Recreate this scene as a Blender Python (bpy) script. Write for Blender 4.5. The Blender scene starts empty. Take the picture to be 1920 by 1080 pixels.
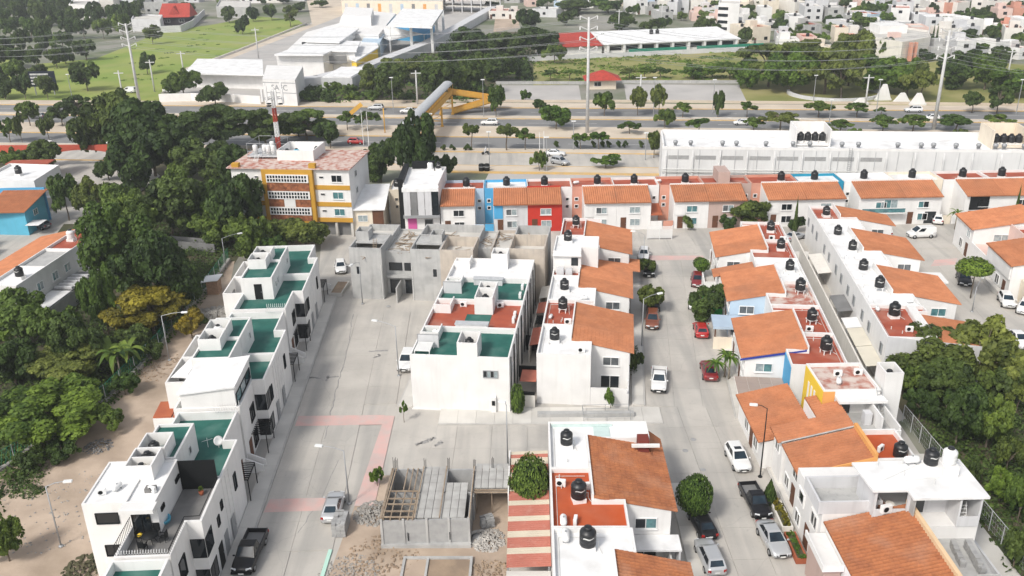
import bpy, math, random
from mathutils import Vector, Matrix
random.seed(11)
rad = math.radians
sc = bpy.context.scene
COL = sc.collection

# ------------------------------------------------------------------ camera
FPX, TH, ROLL, CAMH = 1690.0, math.atan(720/1700.0), rad(1.1), 51.0
_f = Vector((0, math.cos(TH), -math.sin(TH)))
_u0 = Vector((0, math.sin(TH), math.cos(TH)))
_r0 = Vector((1, 0, 0))
CR = _r0*math.cos(ROLL) - _u0*math.sin(ROLL)
CU = _r0*math.sin(ROLL) + _u0*math.cos(ROLL)
CPOS = Vector((0, 0, CAMH))
cam = bpy.data.cameras.new('camera')
cam.sensor_width = 36.0
cam.lens = FPX/1920*36
cam.clip_start = 1.0
cam.clip_end = 6000
camo = bpy.data.objects.new('camera', cam)
COL.objects.link(camo)
m = Matrix((CR, CU, -_f)).transposed().to_4x4()
m.translation = CPOS
camo.matrix_world = m
sc.camera = camo

# ------------------------------------------------------------------ sky, sun, exposure
SUN_AZ, SUN_EL = rad(-142), rad(45)      # azimuth clockwise from +Y: the sun stands to the left, behind the camera
w = bpy.data.worlds.new('World'); sc.world = w; w.use_nodes = True
nt = w.node_tree; nt.nodes.clear()
sky = nt.nodes.new('ShaderNodeTexSky'); sky.sky_type = 'NISHITA'; sky.sun_disc = False
sky.sun_elevation = SUN_EL; sky.sun_rotation = SUN_AZ
sky.air_density = 1.0; sky.dust_density = 4.0; sky.ozone_density = 0.6; sky.altitude = 500
hs = nt.nodes.new('ShaderNodeHueSaturation'); hs.inputs['Saturation'].default_value = 0.35   # thin bright cloud
bg = nt.nodes.new('ShaderNodeBackground'); bg.inputs['Strength'].default_value = 0.15
wo = nt.nodes.new('ShaderNodeOutputWorld')
nt.links.new(sky.outputs[0], hs.inputs['Color']); nt.links.new(hs.outputs[0], bg.inputs['Color'])
nt.links.new(bg.outputs[0], wo.inputs['Surface'])
sl = bpy.data.lights.new('sun', 'SUN'); sl.energy = 2.1; sl.angle = rad(10); sl.color = (1.0, 0.95, 0.87)
so = bpy.data.objects.new('sun', sl); COL.objects.link(so)
sdir = Vector((math.sin(SUN_AZ)*math.cos(SUN_EL), math.cos(SUN_AZ)*math.cos(SUN_EL), math.sin(SUN_EL)))
so.rotation_euler = (-sdir).to_track_quat('-Z', 'Y').to_euler()
so.location = (0, 0, 200)
vs = sc.view_settings
vs.view_transform = 'Standard'; vs.look = 'None'; vs.gamma = 1.0; vs.use_curve_mapping = False
vs.exposure = 0.34

# ------------------------------------------------------------------ helpers
def P(px, py, z=0.0):
    """point of the place at height z that the photograph (1920x1080) shows at a pixel"""
    d = _f*FPX + CR*(px-960) - CU*(py-540)
    t = (z-CAMH)/d.z
    return CPOS + d*t
def Qy(X):
    v = X-CPOS
    return 540 - FPX*v.dot(CU)/v.dot(_f)
def scale_at(X):
    return FPX/(X-CPOS).dot(_f)
def height_for(G, top):
    lo, hi = 0.0, 48.0
    for _ in range(30):
        mid = (lo+hi)/2
        if Qy(Vector((G.x, G.y, mid))) > top: lo = mid
        else: hi = mid
    return lo

class Frame:
    """plan frame: x to the right, y away from the viewer, turned by ang degrees"""
    def __init__(s, ox, oy, ang):
        s.o = Vector((ox, oy, 0)); s.a = rad(ang)
    def w(s, x, y, z=0.0):
        c, n = math.cos(s.a), math.sin(s.a)
        return Vector((s.o.x+x*c-y*n, s.o.y+x*n+y*c, z))
    def l(s, p):
        d = p-s.o; c, n = math.cos(s.a), math.sin(s.a)
        return Vector((d.x*c+d.y*n, -d.x*n+d.y*c, p.z))
W0 = Frame(0, 0, 0)
ES = Frame(-11.2, 86.5, -7.1)       # estate rows
RA = Frame(-25.4, 64.4, 1.9)        # white terrace row on the left
NB = Frame(3.0, 52.0, -1.5)         # near middle block

LABELS = {}
def setp(o, label=None, cat=None, group=None, kind=None):
    if label:
        o['label'] = label; LABELS.setdefault(label, []).append((o.name, group))
    if cat: o['category'] = cat
    if group: o['group'] = group
    if kind: o['kind'] = kind
    return o
def empty(name, loc, rz=0.0):
    o = bpy.data.objects.new(name, None); o.empty_display_size = .3
    o.location = loc; o.rotation_euler = (0, 0, rz); COL.objects.link(o)
    return o
def thing(name, label, cat, fr, x, y, z=0.0, rot=0.0, group=None):
    return setp(empty(name, fr.w(x, y, z), fr.a+rot), label, cat, group)

class MB:
    def __init__(s): s.v = []; s.f = []; s.m = []; s.mi = 0; s.sm = []; s.smooth = False
    def add(s, vs_, fs):
        b = len(s.v); s.v.extend(vs_)
        for f in fs:
            s.f.append(tuple(i+b for i in f)); s.m.append(s.mi); s.sm.append(s.smooth)
        return s
    def box(s, x0, x1, y0, y1, z0, z1):
        if x0 > x1: x0, x1 = x1, x0
        if y0 > y1: y0, y1 = y1, y0
        return s.add([(x0,y0,z0),(x1,y0,z0),(x1,y1,z0),(x0,y1,z0),(x0,y0,z1),(x1,y0,z1),(x1,y1,z1),(x0,y1,z1)],
              [(0,3,2,1),(4,5,6,7),(0,1,5,4),(1,2,6,5),(2,3,7,6),(3,0,4,7)])
    def rbox(s, x0, x1, y0, y1, z0, z1, b=.04):
        """box with chamfered upright edges and top"""
        if x0 > x1: x0, x1 = x1, x0
        if y0 > y1: y0, y1 = y1, y0
        def ring(i, z): return [(x0+b+i,y0+i,z),(x1-b-i,y0+i,z),(x1-i,y0+b+i,z),(x1-i,y1-b-i,z),(x1-b-i,y1-i,z),(x0+b+i,y1-i,z),(x0+i,y1-b-i,z),(x0+i,y0+b+i,z)]
        v = ring(0, z0)+ring(0, z1-b)+ring(b*.7, z1)
        f = [tuple(range(7,-1,-1)), tuple(range(16,24))]
        for k in (0, 8):
            for i in range(8): f.append((k+i, k+(i+1) % 8, k+8+(i+1) % 8, k+8+i))
        return s.add(v, f)
    def prism(s, pts, z0, z1):
        """z1 may be a function of (x, y)"""
        n = len(pts); a = sum(pts[i][0]*pts[(i+1) % n][1]-pts[(i+1) % n][0]*pts[i][1] for i in range(n))
        if a < 0: pts = pts[::-1]
        g = z1 if callable(z1) else (lambda x, y: z1)
        g0 = z0 if callable(z0) else (lambda x, y: z0)
        v = [(x, y, g0(x, y)) for x, y in pts]+[(x, y, g(x, y)) for x, y in pts]
        f = [tuple(range(n-1, -1, -1)), tuple(range(n, 2*n))]
        for i in range(n): f.append((i, (i+1) % n, n+(i+1) % n, n+i))
        return s.add(v, f)
    def wall(s, pts, t, z0, z1, closed=True, inside=True):
        """parapet of thickness t along a polyline; a closed run keeps inside the outline"""
        n = len(pts)
        if closed:
            a = sum(pts[i][0]*pts[(i+1) % n][1]-pts[(i+1) % n][0]*pts[i][1] for i in range(n))
            if a < 0: pts = pts[::-1]
        k = n if closed else n-1
        offs = []
        for i in range(n):
            def nrm(p, q):
                dx, dy = q[0]-p[0], q[1]-p[1]; l = math.hypot(dx, dy) or 1; return (-dy/l, dx/l)
            if closed or 0 < i < n-1:
                n1 = nrm(pts[i-1], pts[i]); n2 = nrm(pts[i], pts[(i+1) % n])
                d = 1+n1[0]*n2[0]+n1[1]*n2[1]
                if d < .2: d = .2
                o = ((n1[0]+n2[0])/d, (n1[1]+n2[1])/d)
            elif i == 0: o = nrm(pts[0], pts[1])
            else: o = nrm(pts[-2], pts[-1])
            offs.append(o)
        inn = [(p[0]+o[0]*t, p[1]+o[1]*t) for p, o in zip(pts, offs)]
        for i in range(k):
            j = (i+1) % n
            q = [pts[i], pts[j], inn[j], inn[i]]
            v = [(x, y, z0) for x, y in q]+[(x, y, z1) for x, y in q]
            f = [(0,3,2,1),(4,5,6,7),(0,1,5,4),(2,3,7,6)]
            if not closed and i == 0: f.append((3,0,4,7))
            if not closed and i == k-1: f.append((1,2,6,5))
            s.add(v, f)
        return s
    def tube(s, p0, p1, r0, r1=None, n=8, caps=True):
        r1 = r0 if r1 is None else r1
        p0 = Vector(p0); p1 = Vector(p1); d = (p1-p0)
        if d.length < 1e-6: return s
        d.normalize(); a = Vector((0,0,1)) if abs(d.z) < .9 else Vector((1,0,0))
        x = d.cross(a).normalized(); y = d.cross(x)
        v = []
        for p, r in ((p0, r0), (p1, r1)):
            for i in range(n):
                t = 2*math.pi*i/n; v.append(tuple(p+x*(r*math.cos(t))+y*(r*math.sin(t))))
        f = [(i, n+i, n+(i+1) % n, (i+1) % n) for i in range(n)]
        if caps: f += [tuple(range(n)), tuple(range(2*n-1, n-1, -1))]
        o = s.smooth; s.smooth = n > 6; s.add(v, f); s.smooth = o
        return s
    def lathe(s, prof, cx=0, cy=0, n=16, cz=0):
        v = []; k = len(prof)
        for r, z in prof:
            for i in range(n):
                t = 2*math.pi*i/n; v.append((cx+r*math.cos(t), cy+r*math.sin(t), cz+z))
        f = []
        for j in range(k-1):
            for i in range(n):
                f.append((j*n+i, j*n+(i+1) % n, (j+1)*n+(i+1) % n, (j+1)*n+i))
        if prof[0][0] > 1e-3: f.append(tuple(range(n-1, -1, -1)))
        if prof[-1][0] > 1e-3: f.append(tuple((k-1)*n+i for i in range(n)))
        o = s.smooth; s.smooth = True; s.add(v, f); s.smooth = o
        return s
    def rod(s, pts, r, n=6):
        for a, b in zip(pts, pts[1:]): s.tube(a, b, r, n=n)
        return s
    def mesh(s, name, mats):
        me = bpy.data.meshes.new(name); me.from_pydata(s.v, [], s.f)
        for mm in (mats if isinstance(mats, (list, tuple)) else [mats]): me.materials.append(mm)
        if any(s.m): me.polygons.foreach_set('material_index', s.m)
        if any(s.sm): me.polygons.foreach_set('use_smooth', s.sm)
        me.update(); return me
    def obj(s, name, mats, parent=None, label=None, cat=None, group=None, kind=None, loc=None, rz=None):
        o = bpy.data.objects.new(name, s.mesh(name, mats)); COL.objects.link(o)
        if parent: o.parent = parent
        if loc is not None: o.location = loc
        if rz is not None: o.rotation_euler = (0, 0, rz)
        return setp(o, label, cat, group, kind)
def inst(name, me, parent=None, loc=(0,0,0), rz=0.0, scale=None, mats=None):
    o = bpy.data.objects.new(name, me); COL.objects.link(o)
    if parent: o.parent = parent
    o.location = loc; o.rotation_euler = (0, 0, rz)
    if scale: o.scale = scale
    if mats:
        for i, mm in enumerate(mats):
            if mm: o.material_slots[i].link = 'OBJECT'; o.material_slots[i].material = mm
    return o
def copy_tree(o, loc=None, rz=None, label=None, group=None):
    c = o.copy(); COL.objects.link(c)
    if loc is not None: c.location = loc
    if rz is not None: c.rotation_euler = (0, 0, rz)
    if label: setp(c, label, None, group)
    for ch in o.children:
        k = ch.copy(); COL.objects.link(k); k.parent = c
        for g in ch.children:
            d = g.copy(); COL.objects.link(d); d.parent = k
    return c

# ------------------------------------------------------------------ materials
MATS = {}
def mat(name, c1, c2=None, scale=.6, rough=.85, detail=4, lo=.38, hi=.66, bump=0.0, bscale=12, stain=None, stain_amt=.5,
        streak=None, streak_amt=.5, track=None, rnd=0.0, metal=0.0, spec=.3, cell=0.0, cscale=3.0):
    if name in MATS: return MATS[name]
    m = bpy.data.materials.new(name); m.use_nodes = True; N = m.node_tree.nodes; L = m.node_tree.links
    b = N['Principled BSDF']; b.inputs['Roughness'].default_value = rough; b.inputs['Metallic'].default_value = metal
    b.inputs['Specular IOR Level'].default_value = spec
    c1 = tuple(c1)+(1,) if len(c1) == 3 else c1
    g = N.new('ShaderNodeNewGeometry')
    def noise(sc_, det=4, vec=None):
        n = N.new('ShaderNodeTexNoise'); n.inputs['Scale'].default_value = sc_; n.inputs['Detail'].default_value = det
        L.new(vec or g.outputs['Position'], n.inputs['Vector']); return n
    def ramp(sock, a, d):
        r = N.new('ShaderNodeMapRange'); r.inputs[1].default_value = a; r.inputs[2].default_value = d; r.clamp = True
        L.new(sock, r.inputs[0]); return r.outputs[0]
    def mix(fac, A, B, amt=1.0, blend='MIX'):
        x = N.new('ShaderNodeMix'); x.data_type = 'RGBA'; x.blend_type = blend
        if amt != 1.0:
            mm = N.new('ShaderNodeMath'); mm.operation = 'MULTIPLY'; L.new(fac, mm.inputs[0]); mm.inputs[1].default_value = amt; fac = mm.outputs[0]
        L.new(fac, x.inputs[0])
        for s_, v in ((x.inputs[6], A), (x.inputs[7], B)):
            if isinstance(v, tuple): s_.default_value = v if len(v) == 4 else v+(1,)
            else: L.new(v, s_)
        return x.outputs[2]
    cur = c1
    if c2: cur = mix(ramp(noise(scale, detail).outputs[0], lo, hi), cur, tuple(c2))
    if cell:
        vo = N.new('ShaderNodeTexVoronoi'); vo.inputs['Scale'].default_value = cscale; L.new(g.outputs['Position'], vo.inputs['Vector'])
        bw = N.new('ShaderNodeSeparateColor'); L.new(vo.outputs['Color'], bw.inputs[0])
        h = N.new('ShaderNodeHueSaturation'); mr = N.new('ShaderNodeMapRange'); L.new(bw.outputs[0], mr.inputs[0])
        mr.inputs[3].default_value = 1-cell; mr.inputs[4].default_value = 1+cell; L.new(mr.outputs[0], h.inputs['Value'])
        if isinstance(cur, tuple): h.inputs['Color'].default_value = cur
        else: L.new(cur, h.inputs['Color'])
        cur = h.outputs[0]
    if stain:
        cur = mix(ramp(noise(scale*.35+.05, 6).outputs[0], .5, .72), cur, tuple(stain), stain_amt)
    if streak:
        mp = N.new('ShaderNodeMapping'); mp.inputs['Scale'].default_value = (1.6, 1.6, .14); L.new(g.outputs['Position'], mp.inputs['Vector'])
        cur = mix(ramp(noise(1.4, 5, mp.outputs[0]).outputs[0], .52, .78), cur, tuple(streak), streak_amt)
    if track:
        mp = N.new('ShaderNodeMapping'); mp.inputs['Rotation'].default_value = (0,0,rad(5)); mp.inputs['Scale'].default_value = (.55,.035,1); L.new(g.outputs['Position'], mp.inputs['Vector'])
        cur = mix(ramp(noise(1.0, 6, mp.outputs[0]).outputs[0], .46, .70), cur, tuple(track), .55)
        mp = N.new('ShaderNodeMapping'); mp.inputs['Scale'].default_value = (.9,.9,1); L.new(g.outputs['Position'], mp.inputs['Vector'])
        cur = mix(ramp(noise(3.0, 8, mp.outputs[0]).outputs[0], .62, .72), cur, tuple(track), .3)
        vo = N.new('ShaderNodeTexVoronoi'); vo.feature = 'DISTANCE_TO_EDGE'; vo.inputs['Scale'].default_value = .13; va = N.new('ShaderNodeVectorMath'); va.operation = 'ADD'; nz = noise(.5, 6); L.new(g.outputs['Position'], va.inputs[0]); L.new(nz.outputs[1], va.inputs[1]); L.new(va.outputs[0], vo.inputs['Vector'])
        cur = mix(ramp(vo.outputs['Distance'], .005, .001), cur, (.30,.29,.275), .35)
    if rnd:
        oi = N.new('ShaderNodeObjectInfo'); h = N.new('ShaderNodeHueSaturation'); mr = N.new('ShaderNodeMapRange')
        L.new(oi.outputs['Random'], mr.inputs[0]); mr.inputs[3].default_value = 1-rnd; mr.inputs[4].default_value = 1+rnd
        L.new(mr.outputs[0], h.inputs['Value'])
        if isinstance(cur, tuple): h.inputs['Color'].default_value = cur
        else: L.new(cur, h.inputs['Color'])
        cur = h.outputs[0]
    if isinstance(cur, tuple): b.inputs['Base Color'].default_value = cur
    else: L.new(cur, b.inputs['Base Color'])
    if bump:
        bn = N.new('ShaderNodeBump'); bn.inputs['Strength'].default_value = bump; bn.inputs['Distance'].default_value = .05
        L.new(noise(bscale, 5).outputs[0], bn.inputs['Height']); L.new(bn.outputs[0], b.inputs['Normal'])
    MATS[name] = m; return m

white = mat('white_paint', (.76,.75,.735), (.70,.69,.675), scale=.5, rough=.8, streak=(.52,.51,.48), streak_amt=.24, stain=(.64,.625,.60), stain_amt=.15, bump=.12)
whiteroof = mat('white_roof_coat', (.80,.80,.80), (.72,.72,.715), scale=.9, rough=.7, stain=(.52,.51,.49), stain_amt=.55, bump=.15, bscale=6)
offwhite = mat('offwhite_paint', (.72,.69,.64), (.66,.63,.58), scale=.5, streak=(.45,.43,.39), streak_amt=.4, bump=.1)
greywall = mat('pale_grey_paint', (.60,.60,.61), (.54,.54,.55), scale=.4, streak=(.38,.38,.38), streak_amt=.4)
cream = mat('cream_paint', (.74,.66,.54), (.68,.60,.49), scale=.5, streak=(.48,.42,.34), streak_amt=.3)
salmon = mat('salmon_paint', (.60,.30,.22), (.54,.26,.19), scale=.5, streak=(.40,.22,.17), streak_amt=.4)
mauve = mat('mauve_paint', (.47,.35,.31), (.43,.32,.28), scale=.5, streak=(.33,.25,.22), streak_amt=.3)
pinkwall = mat('pale_pink_paint', (.70,.52,.46), (.64,.47,.42), scale=.5, streak=(.5,.33,.28), streak_amt=.3)
magenta = mat('magenta_paint', (.55,.10,.30), rough=.7)
redwall = mat('red_paint', (.50,.035,.02), (.45,.03,.02), scale=.5, rough=.7)
bluewall = mat('blue_paint', (.08,.36,.62), (.07,.32,.56), scale=.5, rough=.7, streak=(.10,.26,.40), streak_amt=.3)
skyblue = mat('sky_blue_paint', (.12,.45,.62), (.10,.40,.55), scale=.5, rough=.7, streak=(.12,.3,.4), streak_amt=.3)
paleblue = mat('pale_blue_paint', (.45,.56,.66), (.40,.50,.60), scale=.5)
tealwall = mat('teal_paint', (.02,.26,.40), (.02,.22,.35), scale=.5)
yellow = mat('yellow_paint', (.78,.55,.05), (.72,.50,.05), scale=.5, rough=.7)
ochre = mat('ochre_paint', (.53,.29,.04), (.48,.26,.035), scale=.5, streak=(.42,.22,.04), streak_amt=.3)
orange_trim = mat('orange_paint', (.72,.36,.12), (.66,.32,.1), scale=.5)
limewall = mat('lime_paint', (.25,.60,.05), rough=.7)
green_paint = mat('green_plastic', (.03,.40,.08), rough=.5)
lilac = mat('lilac_paint', (.62,.42,.66), rough=.7)
greenroof = mat('green_roof_coat', (.014,.098,.080), (.022,.125,.10), scale=.8, rough=.7, stain=(.12,.22,.19), stain_amt=.6, bump=.15, bscale=8)
redroof = mat('red_roof_coat', (.37,.085,.045), (.31,.07,.04), scale=.8, rough=.75, stain=(.45,.26,.2), stain_amt=.5, bump=.15, bscale=8)
redroof2 = mat('bright_red_roof_coat', (.45,.08,.02), (.38,.065,.018), scale=.6, rough=.65, stain=(.50,.2,.12), stain_amt=.35)
wornred = mat('worn_red_roof', (.38,.14,.10), (.56,.46,.41), scale=1.1, rough=.85, detail=7, lo=.38, hi=.58, stain=(.6,.53,.47), stain_amt=.5)
brickred = mat('brick_red_roof', (.37,.11,.05), (.32,.09,.045), scale=.8, rough=.85)
tile = mat('terracotta_tile', (.46,.185,.088), (.39,.15,.07), scale=.7, rough=.8, cell=.06, cscale=4, stain=(.26,.12,.072), stain_amt=.45, rnd=.10)
tile_old = mat('weathered_terracotta_tile', (.37,.14,.06), (.28,.105,.05), scale=1.0, rough=.85, cell=.10, cscale=5, stain=(.44,.25,.165), stain_amt=.4, rnd=.05)
tile_red = mat('red_tile', (.40,.05,.035), (.34,.045,.03), scale=.8, rough=.75, cell=.15)
concrete = mat('street_concrete', (.50,.472,.43), (.435,.41,.375), scale=.25, rough=.9, detail=6, stain=(.36,.35,.33), stain_amt=.55, track=(.265,.26,.25), rnd=.03, bump=.1, bscale=20)
concrete2 = mat('pavement_concrete', (.60,.58,.54), (.53,.51,.475), scale=.4, rough=.9, detail=6, stain=(.36,.35,.33), stain_amt=.5, rnd=.06, bump=.1, bscale=20)
cement = mat('raw_cement', (.44,.44,.43), (.35,.35,.345), scale=.7, rough=.95, detail=7, streak=(.24,.24,.24), streak_amt=.5, stain=(.48,.47,.45), stain_amt=.5, bump=.3, bscale=9)
cement_tan = mat('tan_cement', (.52,.46,.39), (.42,.37,.32), scale=.7, rough=.95, detail=7, streak=(.27,.24,.22), streak_amt=.6, stain=(.36,.33,.3), stain_amt=.5, bump=.3)
block = mat('grey_block', (.36,.36,.355), (.30,.30,.30), scale=1.5, rough=.95, rnd=.10, bump=.3, bscale=25)
greyfloor = mat('grey_terrace_tile', (.19,.185,.18), (.15,.148,.145), scale=.8, rough=.7, stain=(.27,.26,.25), stain_amt=.5)
beigefloor = mat('beige_terrace_tile', (.36,.29,.25), (.33,.265,.23), scale=.6, rough=.7, rnd=.05)
asphalt = mat('asphalt', (.22,.22,.22), (.185,.186,.188), scale=.08, rough=.9, detail=6, stain=(.26,.258,.25), stain_amt=.5)
paint_white = mat('road_paint_white', (.62,.62,.6), (.4,.4,.4), scale=1.2, rough=.8)
pink_paint = mat('faded_pink_road_paint', (.62,.40,.365), (.54,.43,.40), scale=.7, rough=.9, detail=7, stain=(.42,.38,.36), stain_amt=.6)
sand = mat('sandy_soil', (.49,.39,.305), (.37,.29,.225), scale=.3, rough=1, detail=9, stain=(.23,.18,.13), stain_amt=.6, bump=.5, bscale=3)
dirt = mat('dirt', (.36,.27,.19), (.25,.19,.14), scale=.5, rough=1, detail=8, bump=.6, bscale=4)
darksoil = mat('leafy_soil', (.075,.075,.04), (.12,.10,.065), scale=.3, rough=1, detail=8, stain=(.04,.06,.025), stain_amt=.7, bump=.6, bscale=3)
grassm = mat('grass_ground', (.19,.27,.05), (.27,.31,.08), scale=.05, rough=1, detail=10, lo=.35, hi=.65, stain=(.33,.30,.14), stain_amt=.4, bump=.6, bscale=1.2)
grass2 = mat('rough_grass_ground', (.20,.21,.06), (.31,.28,.12), scale=.07, rough=1, detail=10, stain=(.13,.165,.045), stain_amt=.5, bump=.8, bscale=1.5)
townground = mat('town_ground', (.27,.26,.23), (.10,.13,.06), scale=.035, rough=1, detail=8, stain=(.34,.31,.27), stain_amt=.6)
court = mat('court_concrete', (.46,.44,.42), (.39,.375,.36), scale=.1, rough=.9, detail=6)
medianm = mat('median_paving', (.60,.52,.42), (.53,.45,.365), scale=.15, rough=.95, detail=6, stain=(.42,.35,.27), stain_amt=.5)
kerb_yellow = mat('yellow_kerb', (.62,.40,.14), (.5,.36,.2), scale=.5, rough=.9)
kerb_m = mat('kerb_concrete', (.50,.485,.46), (.43,.42,.40), scale=.8, rough=.9)
black = mat('black_plastic', (.014,.015,.017), rough=.42, spec=.5)
darkm = mat('dark_metal', (.010,.011,.012), rough=.6, spec=.2)
graymet = mat('grey_metal', (.34,.35,.36), rough=.5, metal=.3)
galv = mat('galvanised', (.55,.56,.57), (.46,.47,.48), scale=2, rough=.55, metal=.2)
whitemet = mat('white_metal', (.74,.74,.73), rough=.5)
cream_sheet = mat('cream_sheet', (.66,.62,.52), (.6,.56,.47), scale=.5, rough=.6, stain=(.45,.42,.35), stain_amt=.4)
blue_sheet = mat('pale_blue_sheet', (.42,.52,.62), (.38,.47,.57), scale=.6, rough=.5)
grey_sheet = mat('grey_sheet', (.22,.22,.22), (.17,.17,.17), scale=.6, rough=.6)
rust_sheet = mat('red_corrugated_sheet', (.45,.15,.10), (.38,.12,.08), scale=1, rough=.6)
glass = mat('dark_glass', (.012,.016,.02), rough=.08, spec=.7)
greyglass = mat('grey_glass', (.13,.14,.145), (.07,.078,.085), scale=1.5, rough=.12, spec=.6)
dullwhite = mat('dull_white_paint', (.66,.66,.655), (.60,.60,.595), scale=.3, rough=.85, streak=(.45,.45,.44), streak_amt=.4)
tealglass = mat('teal_glass', (.10,.24,.25), (.05,.13,.15), scale=1.5, rough=.12, spec=.7)
paleglass = mat('pale_glass', (.34,.40,.41), (.22,.27,.29), scale=2.5, rough=.15, spec=.7)
bluesky_glass = mat('reflecting_glass', (.018,.035,.05), (.01,.016,.024), scale=1.2, rough=.12, spec=.45)
wood = mat('raw_timber', (.34,.27,.20), (.25,.19,.14), scale=2, rough=.9, rnd=.12)
brownwood = mat('brown_wood', (.13,.055,.03), (.10,.045,.025), scale=1.5, rough=.7)
bark = mat('bark', (.12,.095,.07), (.17,.14,.11), scale=3, rough=1)
palebark = mat('pale_bark', (.30,.26,.21), (.22,.19,.15), scale=3, rough=1)
stone = mat('brown_stone_cladding', (.20,.07,.035), (.33,.13,.06), scale=2.2, rough=.9, cell=.3, cscale=2.5)
ytube = mat('yellow_steel', (.64,.36,.06), (.56,.32,.07), scale=.5, rough=.6, streak=(.42,.25,.09), streak_amt=.4)
polem = mat('concrete_pole', (.56,.56,.55), (.48,.48,.47), scale=1, rough=.85)
redmast = mat('red_mast', (.40,.06,.04), rough=.6)
rubblem = mat('rubble', (.42,.40,.37), (.30,.285,.265), scale=2, rough=1, rnd=.2, bump=.4)
netgreen = mat('green_net', (.02,.20,.13), (.025,.25,.16), scale=.6, rough=.9)
pvc = mat('pvc_pipe', (.62,.62,.60), rough=.5)
lampm = mat('lamp_head', (.70,.71,.70), rough=.4)
rubber = mat('tyre_rubber', (.02,.02,.02), rough=.9)
rimm = mat('wheel_rim', (.42,.43,.44), rough=.35, metal=.7)
plate = mat('number_plate', (.7,.7,.68), rough=.5)
hlamp = mat('headlamp', (.62,.64,.66), rough=.12, spec=.8)
tlamp = mat('tail_lamp', (.32,.015,.012), rough=.2)
def paint(name, c, rough=.28, metal=.0):
    m = mat('car_paint_'+name, c, rough=rough, metal=metal, spec=.55); b = m.node_tree.nodes['Principled BSDF']
    b.inputs['Coat Weight'].default_value = .6; b.inputs['Coat Roughness'].default_value = .08
    if name == 'black': b.inputs['Coat Weight'].default_value = .15; b.inputs['Specular IOR Level'].default_value = .3
    return m
CP = {'white': paint('white', (.74,.74,.73)), 'silver': paint('silver', (.50,.51,.52), .35, .35), 'black': paint('black', (.012,.012,.014)),
      'red': paint('red', (.42,.02,.02)), 'darkred': paint('dark_red', (.19,.015,.02)), 'orange': paint('orange', (.20,.06,.03)),
      'grey': paint('grey', (.16,.165,.175), .35, .3), 'blue': paint('blue', (.05,.09,.17))}
def leafmat(name, dark, light, tint=None):
    m = bpy.data.materials.new(name); m.use_nodes = True; N = m.node_tree.nodes; L = m.node_tree.links
    b = N['Principled BSDF']; b.inputs['Roughness'].default_value = .6; b.inputs['Specular IOR Level'].default_value = .25
    at = N.new('ShaderNodeAttribute'); at.attribute_name = 'tone'
    oi = N.new('ShaderNodeObjectInfo')
    mx = N.new('ShaderNodeMix'); mx.data_type = 'RGBA'
    mx.inputs[6].default_value = dark+(1,); mx.inputs[7].default_value = light+(1,)
    L.new(at.outputs['Fac'], mx.inputs[0])
    h = N.new('ShaderNodeHueSaturation'); mr = N.new('ShaderNodeMapRange'); L.new(oi.outputs['Random'], mr.inputs[0])
    mr.inputs[3].default_value = .78; mr.inputs[4].default_value = 1.25; L.new(mr.outputs[0], h.inputs['Value'])
    mr2 = N.new('ShaderNodeMapRange'); L.new(oi.outputs['Random'], mr2.inputs[0]); mr2.inputs[3].default_value = .515; mr2.inputs[4].default_value = .485
    L.new(mr2.outputs[0], h.inputs['Hue']); L.new(mx.outputs[2], h.inputs['Color'])
    L.new(h.outputs[0], b.inputs['Base Color'])
    tr = N.new('ShaderNodeBsdfTranslucent'); L.new(h.outputs[0], tr.inputs['Color'])
    ms = N.new('ShaderNodeMixShader'); ms.inputs[0].default_value = .30
    L.new(b.outputs[0], ms.inputs[1]); L.new(tr.outputs[0], ms.inputs[2]); L.new(ms.outputs[0], N['Material Output'].inputs['Surface'])
    MATS[name] = m; return m
LM = {'d': leafmat('dark_leaves', (.017,.034,.010), (.125,.19,.042)),
      'g': leafmat('green_leaves', (.024,.052,.012), (.185,.275,.048)),
      'b': leafmat('bright_leaves', (.030,.070,.012), (.185,.295,.040)),
      'y': leafmat('olive_yellow_leaves', (.07,.065,.012), (.42,.34,.035)),
      'o': leafmat('olive_leaves', (.032,.052,.014), (.225,.275,.056))}
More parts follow.
